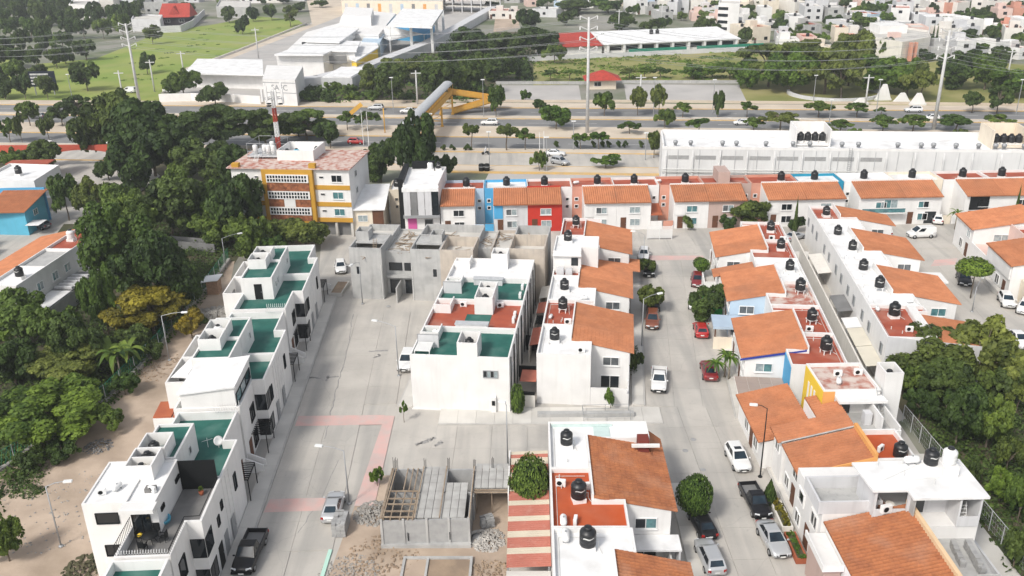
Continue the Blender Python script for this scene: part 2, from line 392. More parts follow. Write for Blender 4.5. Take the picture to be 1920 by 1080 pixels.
# ------------------------------------------------------------------ small shared builders
def facemap(face, plane):
    return {'S': lambda s, t, d: (s, plane-d, t), 'N': lambda s, t, d: (s, plane+d, t),
            'E': lambda s, t, d: (plane+d, s, t), 'W': lambda s, t, d: (plane-d, s, t)}[face]
def fbox(b, F, s0, s1, t0, t1, d0, d1):
    p = F(s0, t0, d0); q = F(s1, t1, d1)
    b.box(p[0], q[0], p[1], q[1], min(p[2], q[2]), max(p[2], q[2])); return b
def win(par, face, a, z0, w, h, plane, n=2, pane=None, frame=None, name='window', rows=1, t=.07, sill=False, depth=.10, label=None):
    F = facemap(face, plane); frame = frame or whitemet; pane = pane or glass
    b = MB()
    fbox(b, F, a-t, a+w+t, z0-t, z0, .0, depth); fbox(b, F, a-t, a+w+t, z0+h, z0+h+t, 0, depth)
    fbox(b, F, a-t, a, z0, z0+h, 0, depth); fbox(b, F, a+w, a+w+t, z0, z0+h, 0, depth)
    if sill: fbox(b, F, a-t-.08, a+w+t+.08, z0-t-.07, z0-t-.004, 0, depth+.08)
    cw = w/n
    for i in range(1, n): fbox(b, F, a+i*cw-.03, a+i*cw+.03, z0, z0+h, 0, depth*.7)
    for j in range(1, rows): fbox(b, F, a, a+w, z0+h*j/rows-.03, z0+h*j/rows+.03, 0, depth*.7-.004)
    o = b.obj(name, frame, par, label)
    for i in range(n):
        for j in range(rows):
            q = MB(); fbox(q, F, a+i*cw+(.03 if i else 0), a+(i+1)*cw-(.03 if i < n-1 else 0), z0+h*j/rows+(.03 if j else 0), z0+h*(j+1)/rows-(.03 if j < rows-1 else 0), .004, .02)
            pm = pane[(i*rows+j) % len(pane)] if isinstance(pane, (list, tuple)) else pane
            q.obj('pane', pm, o)
    return o
def door(par, face, a, z0, w, h, plane, m=None, name='door'):
    F = facemap(face, plane); b = MB(); fbox(b, F, a, a+w, z0, z0+h, 0, .05)
    o = b.obj(name, m or brownwood, par)
    q = MB(); fbox(q, F, a+w*.85, a+w*.9, z0+h*.45, z0+h*.52, .05, .10); q.obj('handle', graymet, o)
    return o
def slab(par, x0, x1, y0, y1, z, m, name='flat_roof', t=.12):
    return MB().box(x0, x1, y0, y1, z-t, z).obj(name, m, par)
def tile_roof(par, a_r, z_r, a_e, z_e, b0, b1, m=None, axis='x', period=.36, amp=.075, rows=10, step=0.0, name='tile_roof', th=.10, skew=0.0, label=None):
    """slopes along one plan axis from the ridge (a_r,z_r) to the eave (a_e,z_e); barrel waves run across b0..b1"""
    if step: amp = .115
    m = m or tile; n = max(2, int(abs(b1-b0)/period)); k = 4; b = MB(); V = []; F = []
    cols = n*k+1; sub = 2 if step else 1; st = []
    for r in range(rows):
        st.append((r/rows, 0.0)); 
        if step: st.append(((r+.94)/rows, step))
    st.append((1.0, step))
    for t_, dz in st:
        for c in range(cols):
            s = c/(cols-1); bb = b0+(b1-b0)*s
            a = a_r+(a_e-a_r)*t_+skew*s
            z = z_r+(z_e-z_r)*t_+dz+amp*(abs(math.sin(math.pi*c/k))*1.5-.6)
            V.append((a, bb, z) if axis == 'x' else (bb, a, z))
    R = len(st); flip = ((a_e > a_r) == (b1 > b0)) != (axis == 'y')
    for r in range(R-1):
        for c in range(cols-1):
            q = (r*cols+c, (r+1)*cols+c, (r+1)*cols+c+1, r*cols+c+1)
            F.append(q if flip else q[::-1])
    b.add(V, F)
    def pt(a, bb, z): return (a, bb, z) if axis == 'x' else (bb, a, z)
    lo = th
    v = [pt(a_r, b0, z_r-lo), pt(a_e, b0, z_e-lo), pt(a_e+skew, b1, z_e-lo), pt(a_r+skew, b1, z_r-lo),
         pt(a_r, b0, z_r-.03), pt(a_e, b0, z_e-.03), pt(a_e+skew, b1, z_e-.03), pt(a_r+skew, b1, z_r-.03)]
    b.add(v, [(0,1,2,3),(0,4,5,1),(1,5,6,2),(2,6,7,3),(3,7,4,0)])
    return b.obj(name, m, par, label)
def parapet_roof(par, pts, z, m, h=.45, t=.16, wm=None, body=True, z0=0.0, name='wall', roofname='flat_roof'):
    """a solid block with a parapet; roof sheet inside it"""
    b = MB()
    if body: b.prism(pts, z0, z-.06)
    b.wall(pts, t, z-.06 if body else z0, z+h)
    o = b.obj(name, wm or white, par)
    n = len(pts); a = sum(pts[i][0]*pts[(i+1) % n][1]-pts[(i+1) % n][0]*pts[i][1] for i in range(n))
    q = pts if a > 0 else pts[::-1]
    r = MB(); r.wall(q, t*.98, z-.07, z-.069); inner = [r.v[i*8+3] for i in range(n)]
    s = MB().prism([(p[0], p[1]) for p in inner], z-.058, z).obj(roofname, m, par)
    return o
# water tanks ------------------------------------------------------
_tp = [(.0,0),(.52,0),(.56,.05),(.56,.30),(.545,.33),(.56,.36),(.56,.62),(.545,.65),(.56,.68),(.56,.98),(.53,1.06),(.36,1.20),(.26,1.25),(.0,1.25)]
TANKB = MB().lathe(_tp, n=20).mesh('tank_body', black)
TANKL = MB().lathe([(.0,1.252),(.25,1.252),(.27,1.28),(.27,1.38),(.22,1.42),(.0,1.43)], n=16).mesh('tank_lid', black)
_b = MB()
for i in range(9):
    a0 = rad(-128+i*8.5); a1 = rad(-128+(i+1)*8.5); zc = .78+.035*math.sin(i*.9); zd = .78+.035*math.sin((i+1)*.9); hh = (.06 if i < 6 else .045)
    r = .566
    _b.add([(r*math.cos(a0), r*math.sin(a0), zc-hh), (r*math.cos(a1), r*math.sin(a1), zd-hh), (r*math.cos(a1), r*math.sin(a1), zd+hh*.6), (r*math.cos(a0), r*math.sin(a0), zc+hh*.6)], [(0,1,2,3)])
TANKM = _b.mesh('tank_mark', paint_white)
TANKP = MB().box(-.55,.55,-.5,.5,0,.4).mesh('tank_plinth', white)
_b = MB()
for sx in (-.38,.38):
    for sy in (-.38,.38): _b.tube((sx,sy,0),(sx,sy,.5),.06,n=6)
_b.box(-.5,.5,-.5,.5,.5,.56); TANKS = _b.mesh('tank_stand', whitemet)
def tank(fr, x, y, z, label, s=1.0, stand=1, body=None, mark=True, lid=None):
    r = thing('water_tank', label, 'water tank', fr, x, y, z, rot=-fr.a+rad(random.uniform(-14, 14)), group='rooftop water tanks')
    h = .4 if stand == 1 else (.56 if stand == 2 else 0)
    if stand: inst('plinth' if stand == 1 else 'stand', TANKP if stand == 1 else TANKS, r)
    inst('tank_body', TANKB, r, (0,0,h+.003), 0, (s,s,s), [body] if body else None)
    inst('lid', TANKL, r, (0,0,h+.003), 0, (s,s,s), [lid] if lid else None)
    if mark: inst('logo', TANKM, r, (0,0,h+.003), 0, (s,s,s))
    pp = MB().rod([(.5*s, .1, h+.2), (.72*s, .12, h+.2), (.74*s, .12, .05), (.9*s, -.7, .05)], .03).obj('pipe', pvc, r)
    return r
ACB = MB().rbox(-.42,.42,-.16,.16,.08,.68,.03).box(-.36,-.28,-.14,.14,0,.08).box(.28,.36,-.14,.14,0,.08).mesh('casing', whitemet)
_b = MB()
v = [(-.1+.22*math.cos(i*math.pi/8), -.166, .38+.22*math.sin(i*math.pi/8)) for i in range(16)]
_b.add(v, [tuple(range(16))]); ACF = _b.mesh('fan_grille', darkm)
def aircon(fr, x, y, z, rot, label, s=1.0):
    r = thing('air_conditioner', label, 'air conditioner', fr, x, y, z, rot=rad(rot), group='rooftop air conditioners')
    inst('casing', ACB, r, scale=(s,s,s)); inst('fan_grille', ACF, r, scale=(s,s,s)); return r
_b = MB(); _b.lathe([(0,-.62),(.12,-.6),(.23,-.52),(.28,-.4),(.28,.4),(.23,.52),(.12,.6),(0,.62)], n=14)
_b.v = [(z, y, x+.42) for x, y, z in _b.v]; GASB = _b.mesh('gas_body', whitemet)
GASL = MB().box(-.35,-.28,-.2,.2,0,.2).box(.28,.35,-.2,.2,0,.2).mesh('gas_feet', graymet)
GASV = MB().lathe([(.07,.68),(.07,.78),(0,.79)], n=8).mesh('gas_valve', graymet)
def gastank(fr, x, y, z, rot, label, s=1.0):
    r = thing('gas_tank', label, 'gas tank', fr, x, y, z, rot=rad(rot), group='rooftop gas tanks')
    inst('cylinder', GASB, r, scale=(s,s,s)); inst('feet', GASL, r, scale=(s,s,s)); inst('valve', GASV, r, scale=(s,s,s)); return r

# vehicles ---------------------------------------------------------
def panel(b, q, s0, s1, t0, t1, off=.012):
    """sub-quad of a (nearly flat) quad q, lifted off it"""
    q = [Vector(p) for p in q]
    n = (q[1]-q[0]).cross(q[3]-q[0]).normalized()*off
    def bl(s, t): return (q[0]*(1-s)+q[1]*s)*(1-t)+(q[3]*(1-s)+q[2]*s)*t+n
    b.add([tuple(bl(s0,t0)), tuple(bl(s1,t0)), tuple(bl(s1,t1)), tuple(bl(s0,t1))], [(0,1,2,3)])
CARS = {}
def car_meshes(kind):
    if kind in CARS: return CARS[kind]
    spec = {'sedan': dict(st=[(-2.25,.68,.42,.80),(-2.12,.80,.26,.97),(-1.6,.86,.2,1.02),(-.6,.88,.2,.98),(.9,.88,.2,.95),(1.5,.87,.2,.88),(1.95,.82,.22,.80),(2.15,.74,.3,.70),(2.24,.62,.4,.58)],
                          cab=(-1.78,-1.02,.12,1.02,.97,1.44,.78,.57), ax=(-1.35,1.38), L=2.24, H=1.44),
            'suv': dict(st=[(-2.2,.72,.45,.92),(-2.12,.82,.3,1.06),(-1.6,.88,.24,1.10),(-.4,.89,.24,1.06),(.9,.89,.24,1.03),(1.5,.88,.24,.99),(1.95,.83,.26,.92),(2.14,.75,.34,.80),(2.22,.64,.42,.66)],
                        cab=(-2.12,-1.72,.25,1.05,1.05,1.66,.80,.62), ax=(-1.32,1.36), L=2.22, H=1.66),
            'hatch': dict(st=[(-1.95,.70,.42,.85),(-1.88,.79,.28,1.0),(-1.4,.84,.22,1.02),(-.4,.85,.22,.98),(.75,.85,.22,.95),(1.3,.84,.22,.90),(1.75,.79,.24,.82),(1.9,.70,.32,.70),(1.96,.6,.4,.6)],
                          cab=(-1.88,-1.45,.2,.98,.98,1.49,.76,.58), ax=(-1.2,1.22), L=1.96, H=1.49),
            'van': dict(st=[(-2.2,.78,.4,1.0),(-2.16,.86,.26,1.1),(-1.4,.88,.22,1.1),(-.2,.88,.22,1.08),(.9,.88,.22,1.06),(1.45,.86,.22,1.02),(1.9,.82,.24,.92),(2.08,.74,.32,.80),(2.16,.62,.4,.66)],
                        cab=(-2.19,-2.12,.45,1.35,1.08,1.84,.84,.72), ax=(-1.36,1.36), L=2.16, H=1.84),
            'pickup': dict(st=[(-.42,.90,.36,1.10),(.2,.92,.34,1.10),(1.1,.92,.34,1.09),(1.7,.91,.34,1.06),(2.2,.88,.36,1.02),(2.5,.84,.4,.94),(2.62,.74,.5,.80)],
                           cab=(-.40,-.22,.72,1.36,1.09,1.78,.82,.66), ax=(-1.65,1.75), L=2.62, H=1.78)}[kind]
    b = MB(); b.smooth = True; rings = []
    for y, hw, zl, zt in spec['st']:
        half = [(hw*.88, zl), (hw, zl+.18), (hw*1.005, (zl+zt)/2), (hw, zt-.17), (hw*.95, zt-.05), (hw*.7, zt)]
        rings.append([(x, y, z) for x, z in half]+[(0, y, zt+.02)]+[(-x, y, z) for x, z in half[::-1]])
    k = len(rings[0]); vv = [p for r in rings for p in r]; ff = []
    for j in range(len(rings)-1):
        for i in range(k):
            ff.append((j*k+i, j*k+(i+1) % k, (j+1)*k+(i+1) % k, (j+1)*k+i))
    ff = [f[::-1] for f in ff]
    b.add(vv, ff); b.smooth = False
    b.add(rings[0], [tuple(range(k))]); b.add(rings[-1], [tuple(range(k-1, -1, -1))])
    yb0, yt0, yt1, yb1, zb, zt, wb, wt = spec['cab']
    zb -= .03
    lo = [(-wb,yb0,zb),(wb,yb0,zb),(wb,yb1,zb),(-wb,yb1,zb)]
    hi = [(-wt,yt0,zt-.05),(wt,yt0,zt-.05),(wt,yt1,zt-.05),(-wt,yt1,zt-.05)]
    i_ = .12
    tp = [(-wt+i_,yt0+i_,zt),(wt-i_,yt0+i_,zt),(wt-i_,yt1-i_*1.5,zt),(-wt+i_,yt1-i_*1.5,zt)]
    b.add(lo+hi+tp, [(0,1,5,4),(1,2,6,5),(2,3,7,6),(3,0,4,7),(4,5,9,8),(5,6,10,9),(6,7,11,10),(7,4,8,11),(8,9,10,11)])
    if kind == 'pickup':
        b.box(-.90,.90,-2.60,-.43,.42,.62); b.box(-.90,-.80,-2.60,-.43,.62,1.08); b.box(.80,.90,-2.60,-.43,.62,1.08)
        b.box(-.80,.80,-2.60,-2.52,.62,1.06)
    out = {'body': b.mesh('car_body_'+kind, CP['white'])}
    g = MB(); panel(g, [lo[3],lo[2],hi[2],hi[3]][::-1] if False else [lo[2],lo[3],hi[3],hi[2]], .07,.93,.12,.95); out['windscreen'] = g.mesh('windscreen', bluesky_glass)
    g = MB(); panel(g, [lo[0],lo[1],hi[1],hi[0]], .1,.9,.22,.93); out['rear_window'] = g.mesh('rear_window', bluesky_glass)
    nside = 1 if kind == 'van' else 2
    for sgn, q in ((1,[lo[1],lo[2],hi[2],hi[1]]),(-1,[lo[3],lo[0],hi[0],hi[3]])):
        g = MB()
        if kind == 'van': panel(g, q, *((.62,.92) if sgn == 1 else (.08,.38)), .2,.9)
        else:
            for a, c in (((.08,.5),(.53,.9)) if kind != 'pickup' else ((.1,.46),(.5,.9))):
                panel(g, q, a, c, .18, .9)
        out['side%d' % sgn] = g.mesh('side_window', glass)
    L = spec['L']; fy = L
    zt_f = spec['st'][-1][3]; hwf = spec['st'][-2][1]
    g = MB()
    g.rbox(-.24,.24,-.06,.05,-.08,.08,.02); out['headlight'] = g.mesh('headlight', hlamp)
    g = MB().rbox(-.14,.14,-.05,.05,-.12,.12,.02); out['tail'] = g.mesh('tail_light', tlamp)
    g = MB().box(-.5,.5,-.02,.03,-.1,.1); out['grille'] = g.mesh('grille', darkm)
    g = MB().box(-.22,.22,-.012,.012,-.07,.07); out['plate'] = g.mesh('number_plate', plate)
    g = MB().rbox(-.1,.1,-.05,.05,-.06,.06,.02); out['mirror'] = g.mesh('mirror', CP['white'])
    g = MB().tube((-.11,0,0),(.11,0,0),.33,n=16); out['tyre'] = g.mesh('tyre', rubber)
    g = MB().tube((-.116,0,0),(.116,0,0),.2,n=12); out['rim'] = g.mesh('rim', rimm)
    g = MB().box(-.86,.86,-.1,.1,0,.18) ; out['bumper'] = g.mesh('bumper', darkm)
    if kind == 'pickup': out['bed'] = MB().box(-.79,.79,-2.51,-.44,.621,.66).mesh('bed_floor', grey_sheet)
    CARS[kind] = (out, spec); return CARS[kind]
def car(kind, col, loc, rz, label, name=None, s=1.0, sunroof=False, group=None):
    me, sp = car_meshes(kind)
    nm = name or {'pickup': 'pickup_truck', 'van': 'delivery_van'}.get(kind, 'parked_car')
    r = setp(empty(nm, loc, rz), label, 'car' if kind not in ('pickup', 'van') else ('pickup truck' if kind == 'pickup' else 'van'), group or 'cars in the estate')
    r.scale = (s,s,s); p = CP[col]
    inst('body', me['body'], r, mats=[p])
    inst('windscreen', me['windscreen'], r); inst('rear_window', me['rear_window'], r)
    inst('side_window', me['side1'], r); inst('side_window', me['side-1'], r)
    st = sp['st']; yf, hf = st[-2][0], st[-2][1]; zf = st[-2][3]
    for sx in (-1, 1):
        inst('headlight', me['headlight'], r, (sx*(hf-.2), yf+.02, zf-.09), -sx*.35)
        rb = -sp['L'] if kind != 'pickup' else -2.60
        inst('tail_light', me['tail'], r, (sx*(.66 if kind != 'pickup' else .82), rb+(.06 if kind != 'pickup' else .0), .80), sx*.3)
        inst('mirror', me['mirror'], r, (sx*.96, sp['cab'][3]-.22, sp['cab'][4]+.05), mats=[p])
        for y in sp['ax']:
            wv = inst('wheel', me['tyre'], r, (sx*.80, y, .33)); inst('rim', me['rim'], wv)
    inst('grille', me['grille'], r, (0, st[-1][0]-.005, .56)); inst('number_plate', me['plate'], r, (0, st[-1][0]+.05, .46))
    inst('number_plate', me['plate'], r, (0, rb-.03, .66))
    if kind == 'pickup':
        inst('bed', me['bed'], r)
        inst('bumper', me['bumper'], r, (0, -2.68, .42)); inst('bumper', me['bumper'], r, (0, 2.56, .40))
    if sunroof: MB().box(-.36,.36,-.5,.0,sp['H']+.002,sp['H']+.012).obj('sunroof', glass, r)
    return r
def car_px(kind, col, x0, y0, x1, y1, label, s=1.0, **k):
    """(x0,y0) tail and (x1,y1) nose on the ground in the photograph"""
    a = P(x0, y0); b = P(x1, y1); d = b-a
    return car(kind, col, (a+b)/2+Vector((0,0,.068)), math.atan2(-d.x, d.y), label, s=s, **k)

# trees ------------------------------------------------------------
def crown_mesh(name, seed, nl, nleaf, leaf, form, lm):
    R = random.Random(seed); lobes = []; main = []
    for i in range(max(5, nl//3)):
        for _ in range(50):
            d = Vector((R.uniform(-1,1), R.uniform(-1,1), R.uniform(-1,1)))
            if .02 < d.length < 1: break
        if form == 'umbrella':
            c = Vector((d.x*.72, d.y*.72, .58+.22*d.z-.22*(d.x*d.x+d.y*d.y))); r = R.uniform(.18,.30); sq = .5
        elif form == 'tall':
            c = Vector((d.x*.5, d.y*.5, .50+.40*d.z)); r = R.uniform(.2,.34)*(1.15-.5*abs(d.z)); sq = .85
        elif form == 'layer':
            c = Vector((d.x*.68, d.y*.68, .48+.36*d.z)); r = R.uniform(.22,.36); sq = .34
        else:
            d = d.normalized()*d.length**.55
            c = Vector((d.x*.62, d.y*.62, .48+.32*d.z)); r = R.uniform(.22,.40); sq = .8
        main.append((c, r, sq, R.random()))
    for c, r, sq, t in main:
        for k in range(6):
            d = Vector((R.gauss(0,1), R.gauss(0,1), R.gauss(.3,.9))).normalized(); q = r*R.uniform(.7,1.05)
            lobes.append((c+Vector((d.x*q, d.y*q, d.z*q*sq)), r*R.uniform(.32,.62), min(.9,sq*1.25), min(1,max(0,.5*t+.5*R.random()))))
    W = [l[1]**2 for l in lobes]; V = []; F = []; T = []
    n = 0; tries = 0
    while n < nleaf and tries < nleaf*6:
        tries += 1
        c, r, sq, tone = R.choices(lobes, W)[0]
        d = Vector((R.gauss(0,1), R.gauss(0,1), R.gauss(.35,1))).normalized()
        k = R.uniform(.72,1.08); p = c+Vector((d.x*r*k, d.y*r*k, d.z*r*sq*k))
        ins = False
        for c2, r2, s2, _ in lobes:
            e = p-c2; e.z /= s2*1.0
            if e.length < r2*.66: ins = True; break
        if ins: continue
        nrm = (d+Vector((R.gauss(0,.55), R.gauss(0,.55), R.gauss(.35,.5)))).normalized()
        a = nrm.cross(Vector((R.gauss(0,1), R.gauss(0,1), R.gauss(0,1)))).normalized(); bb = nrm.cross(a)
        s = leaf*R.uniform(.55,1.35); q = s*R.uniform(.45,.9)
        i0 = len(V)
        V += [tuple(p-a*s-bb*q*.2), tuple(p-bb*q), tuple(p+a*s+nrm*s*.15), tuple(p+bb*q+nrm*s*.1)]
        F.append((i0, i0+1, i0+2, i0+3)); tt = min(1, max(0, .6*tone+.4*R.random()))**1.4; T += [tt]*4; n += 1
    me = bpy.data.meshes.new(name); me.from_pydata(V, [], F); me.materials.append(lm)
    at = me.attributes.new('tone', 'FLOAT', 'POINT'); at.data.foreach_set('value', T)
    me.update(); return me, lobes
def trunk_mesh(name, lobes, form, seed):
    """unit trunk: z 0..1 of the whole tree, plan radius in crown units; crown starts at cb"""
    R = random.Random(seed); b = MB(); cb = {'umbrella': .45, 'tall': .15, 'layer': .3}.get(form, .28)
    top = Vector((R.uniform(-.08,.08), R.uniform(-.08,.08), cb+.12)); mid = Vector((R.uniform(-.05,.05), R.uniform(-.05,.05), cb*.5))
    b.tube((0,0,-.02), mid, .06, .048, n=7); b.tube(mid, top, .048, .04, n=7)
    for c, r, sq, t in sorted(lobes, key=lambda l: -l[1])[:9]:
        e = Vector((c.x*.8, c.y*.8, cb+(c.z)*(1-cb)*.95)); m_ = (top+e)/2+Vector((0,0,.04))
        b.tube(top-Vector((0,0,.03)), m_, .03, .02, n=5); b.tube(m_, e, .02, .008, n=5)
    return b.mesh(name, bark)
TREES = {}
def tree_proto(leafk, form, size, var):
    key = (leafk, form, size, var)
    if key not in TREES:
        nl, nf, lf = {'h': (48,14000,.040), 'l': (36,7500,.058), 'm': (27,3600,.080), 's': (15,1000,.14)}[size]
        cm, lob = crown_mesh('crown_mesh', hash((form, size, var)) % 9999 if False else (len(TREES)*17+5), nl, nf, lf, form, LM[leafk])
        TREES[key] = (cm, trunk_mesh('trunk_mesh', lob, form, var))
    return TREES[key]
CB = {'umbrella': .42, 'tall': .12, 'layer': .22, 'round': .22, 'bush': .0}
def tree_at(G, h, r, label, leafk='d', form='round', name='broadleaf_tree', cat='tree', group=None, var=None, size=None):
    if size is None:
        px = r*scale_at(G)
        size = 'h' if px > 85 else 'l' if px > 38 else 'm' if px > 15 else 's'
    f2 = 'round' if form == 'bush' else form
    cm, tm = tree_proto(leafk, f2, size, (var if var is not None else random.randrange(2)))
    root = setp(empty(name, G, random.uniform(0, 6.28)), label, cat, group)
    cb = CB[form]
    inst('crown', cm, root, (0,0,h*cb*.9), 0, (r, r, h*(1-cb*.9)*1.0))
    if form != 'bush': inst('trunk', tm, root, (0,0,0), 0, (r*.6+.3, r*.6+.3, h))
    else: MB().tube((0,0,0),(0,0,h*.5),.04,.02,n=5).obj('stem', bark, root)
    return root
def tree(cx, top, base, wpx, label, leafk='d', form='round', hmin=1.2, **k):
    if form != 'umbrella': base -= wpx*(.04+.30*min(1, max(0, (base-220)/550)))
    G = P(cx, base); s = scale_at(G); h = max(hmin, height_for(G, top)); return tree_at(G, h, wpx/2.1/s, label, leafk, form, **k)
_O = ['first', 'second', 'third', 'fourth', 'fifth', 'sixth', 'seventh', 'eighth', 'ninth', 'tenth', 'eleventh', 'twelfth', 'thirteenth', 'fourteenth', 'fifteenth', 'sixteenth', 'seventeenth', 'eighteenth', 'nineteenth', 'twentieth']
_T = {2: 'twenty', 3: 'thirty', 4: 'forty', 5: 'fifty', 6: 'sixty', 7: 'seventy', 8: 'eighty', 9: 'ninety'}
def nth(i):
    if i >= 99: return 'hundredth' if i == 99 else 'hundred and '+nth(i-100)
    if i < 20: return _O[i]
    t, u = divmod(i+1, 10)
    if u == 0: return {3: 'thirtieth', 4: 'fortieth', 5: 'fiftieth', 6: 'sixtieth', 7: 'seventieth', 8: 'eightieth', 9: 'ninetieth'}[t]
    return _T[t]+'-'+_O[u-1]
# ------------------------------------------------------------------ the setting
def sheet(name, pts, z, m, kind='structure', t=0.0):
    b = MB(); n = len(pts); a = sum(pts[i][0]*pts[(i+1) % n][1]-pts[(i+1) % n][0]*pts[i][1] for i in range(n))
    if a < 0: pts = pts[::-1]
    if t: b.prism([(p[0], p[1]) for p in pts], z-t, z)
    else: b.add([(p[0], p[1], z) for p in pts], [tuple(range(n))])
    return b.obj(name, m, kind=kind)
def px(*pts): return [P(x, y) for x, y in pts]
sheet('ground', [(-2500,-200),(2500,-200),(2500,4000),(-2500,4000)], 0, townground)
# ravine and rough ground left of the white row, and the plot right of the estate
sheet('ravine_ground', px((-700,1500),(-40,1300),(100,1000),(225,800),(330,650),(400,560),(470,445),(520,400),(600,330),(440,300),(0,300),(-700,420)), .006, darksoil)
sheet('dirt_strip', px((-300,1500),(250,1400),(230,1000),(330,790),(420,590),(440,490),(425,490),(395,540),(335,600),(300,655),(255,700),(200,755),(95,815),(30,870),(-30,905),(-300,1000)), .010, sand)
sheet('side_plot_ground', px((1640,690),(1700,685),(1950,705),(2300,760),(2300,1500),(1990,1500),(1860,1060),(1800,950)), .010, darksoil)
sheet('estate_ground', [RA.w(-1.5,-32), RA.w(-1.5,60), (-33,150), (-46,150), (-46,160), (110,160), (110,97), (66,98), ES.w(52,2), ES.w(53,-12), ES.w(54,-55)], .004, concrete)
sheet('lane_ground', px((0,330),(60,300),(250,285),(300,330),(190,420),(120,420),(60,500),(0,560),(-300,700),(-300,380)), .014, concrete)

# concrete street panels: each panel is a piece of its street
PAN = {}
def panels(name, fr, cols, rows, keep, z=.06, m=None):
    root = setp(empty(name, fr.w(cols[0], rows[0]), fr.a), kind='structure'); root.location.z = 0
    m = m or concrete
    for i in range(len(cols)-1):
        for j in range(len(rows)-1):
            x0, x1, y0, y1 = cols[i], cols[i+1], rows[j], rows[j+1]
            cs = [fr.w(x, y) for x in (x0, x1) for y in (y0, y1)]
            if not all(keep(c) for c in cs): continue
            dx, dy = round(x1-x0, 2), round(y1-y0, 2)
            k = (dx, dy, z, m.name)
            if k not in PAN: PAN[k] = MB().box(.011, dx-.011, .011, dy-.011, 0, z).mesh('panel', m)
            inst('concrete_panel', PAN[k], root, (x0-cols[0], y0-rows[0], .005))
    return root
def rng(a, b, n): return [a+(b-a)*i/n for i in range(n+1)]
panels('left_street', RA, rng(2.2, 20.2, 5), rng(-14, 60, 18), lambda c: ES.l(c).x < -1.8 and not (ES.l(c).y > 28 and ES.l(c).x > -17) and not (NB.l(c).x > -17.5 and NB.l(c).y < 21.8))
panels('cross_street', NB, rng(-13.6, 12.4, 7), rng(22.2, 30.4, 2), lambda c: RA.l(c).x > 12.0, z=.054)
panels('right_street', ES, rng(25.6, 34.8, 3), rng(3, 49.5, 11), lambda c: True)
RS = Frame(*ES.w(25.6, 2.6).xy, 0.6)
panels('right_street_bend', RS, rng(.2, 9.6, 3), rng(-42, 0, 10), lambda c: True, z=.058)
panels('far_street', W0, rng(-8, 76, 20), rng(133, 140.2, 2), lambda c: not (ES.l(c).y < 53 and ES.l(c).x > 8) or 24.8 < ES.l(c).x < 35.2, z=.050)
panels('east_street', ES, rng(66, 73.8, 2), rng(-8, 52, 14), lambda c: True)
# raised pavements of separate slabs, with kerbs
def pavement(name, fr, x0, x1, ys, kerb=None, z=.17):
    root = setp(empty(name, fr.w(x0, ys[0]), fr.a), kind='structure')
    for j in range(len(ys)-1):
        dy = round(ys[j+1]-ys[j], 2); dx = round(x1-x0, 2); k = ('p', dx, dy)
        if k not in PAN: PAN[k] = MB().box(.01, dx-.01, .01, dy-.01, 0, z).mesh('slab', concrete2)
        inst('pavement_slab', PAN[k], root, (0, ys[j]-ys[0], .004))
    if kerb:
        xa = (x1-x0 if kerb > 0 else -.18)
        MB().box(xa+.004, xa+.176, 0, ys[-1]-ys[0], 0, z-.02).obj('kerb', kerb_m, root)
    return root
pavement('left_pavement', RA, .55, 2.0, rng(-22, 57, 40), 1)
pavement('green_row_pavement', ES, -1.7, -.15, rng(0.5, 28, 13), -1)
pavement('middle_row_pavement', ES, 24.0, 25.3, rng(3, 49, 22), 1)
pavement('right_row_pavement', ES, 35.1, 36.2, rng(1, 48, 22), -1)
pavement('near_block_pavement', NB, 11.0, 12.6, rng(-8, 20, 13), 1)
pavement('near_right_pavement', RS, 10.0, 11.4, rng(-42, -1, 20), -1)
def pave_cross(name, fr, xs, y0, y1):
    root = setp(empty(name, fr.w(xs[0], y0), fr.a), kind='structure')
    for j in range(len(xs)-1):
        MB().box(xs[j]-xs[0]+.01, xs[j+1]-xs[0]-.01, 0, y1-y0, 0.004, .17).obj('pavement_slab', concrete2, root)
    MB().box(0, xs[-1]-xs[0], -.18, -.004, .004, .15).obj('kerb', kerb_m, root)
pave_cross('cross_pavement', NB, rng(-12, 12, 12), 31.0, 34.2)
# faded pink crossings
def mark(name, pts, z=.072, m=None): return sheet(name, px(*pts), z, m or pink_paint)
mark('pink_crossing_west', [(553,800),(560,781),(722,779),(716,797)])
mark('pink_crossing_diagonal', [(722,780),(740,781),(702,950),(664,950)])
mark('pink_crossing_south', [(494,962),(506,937),(622,934),(616,958)])
mark('pink_crossing_far', [(1206,489),(1206,480),(1318,480),(1322,488)])
mark('pink_crossing_east', [(1745,500),(1752,488),(1795,485),(1790,497)], z=.07)
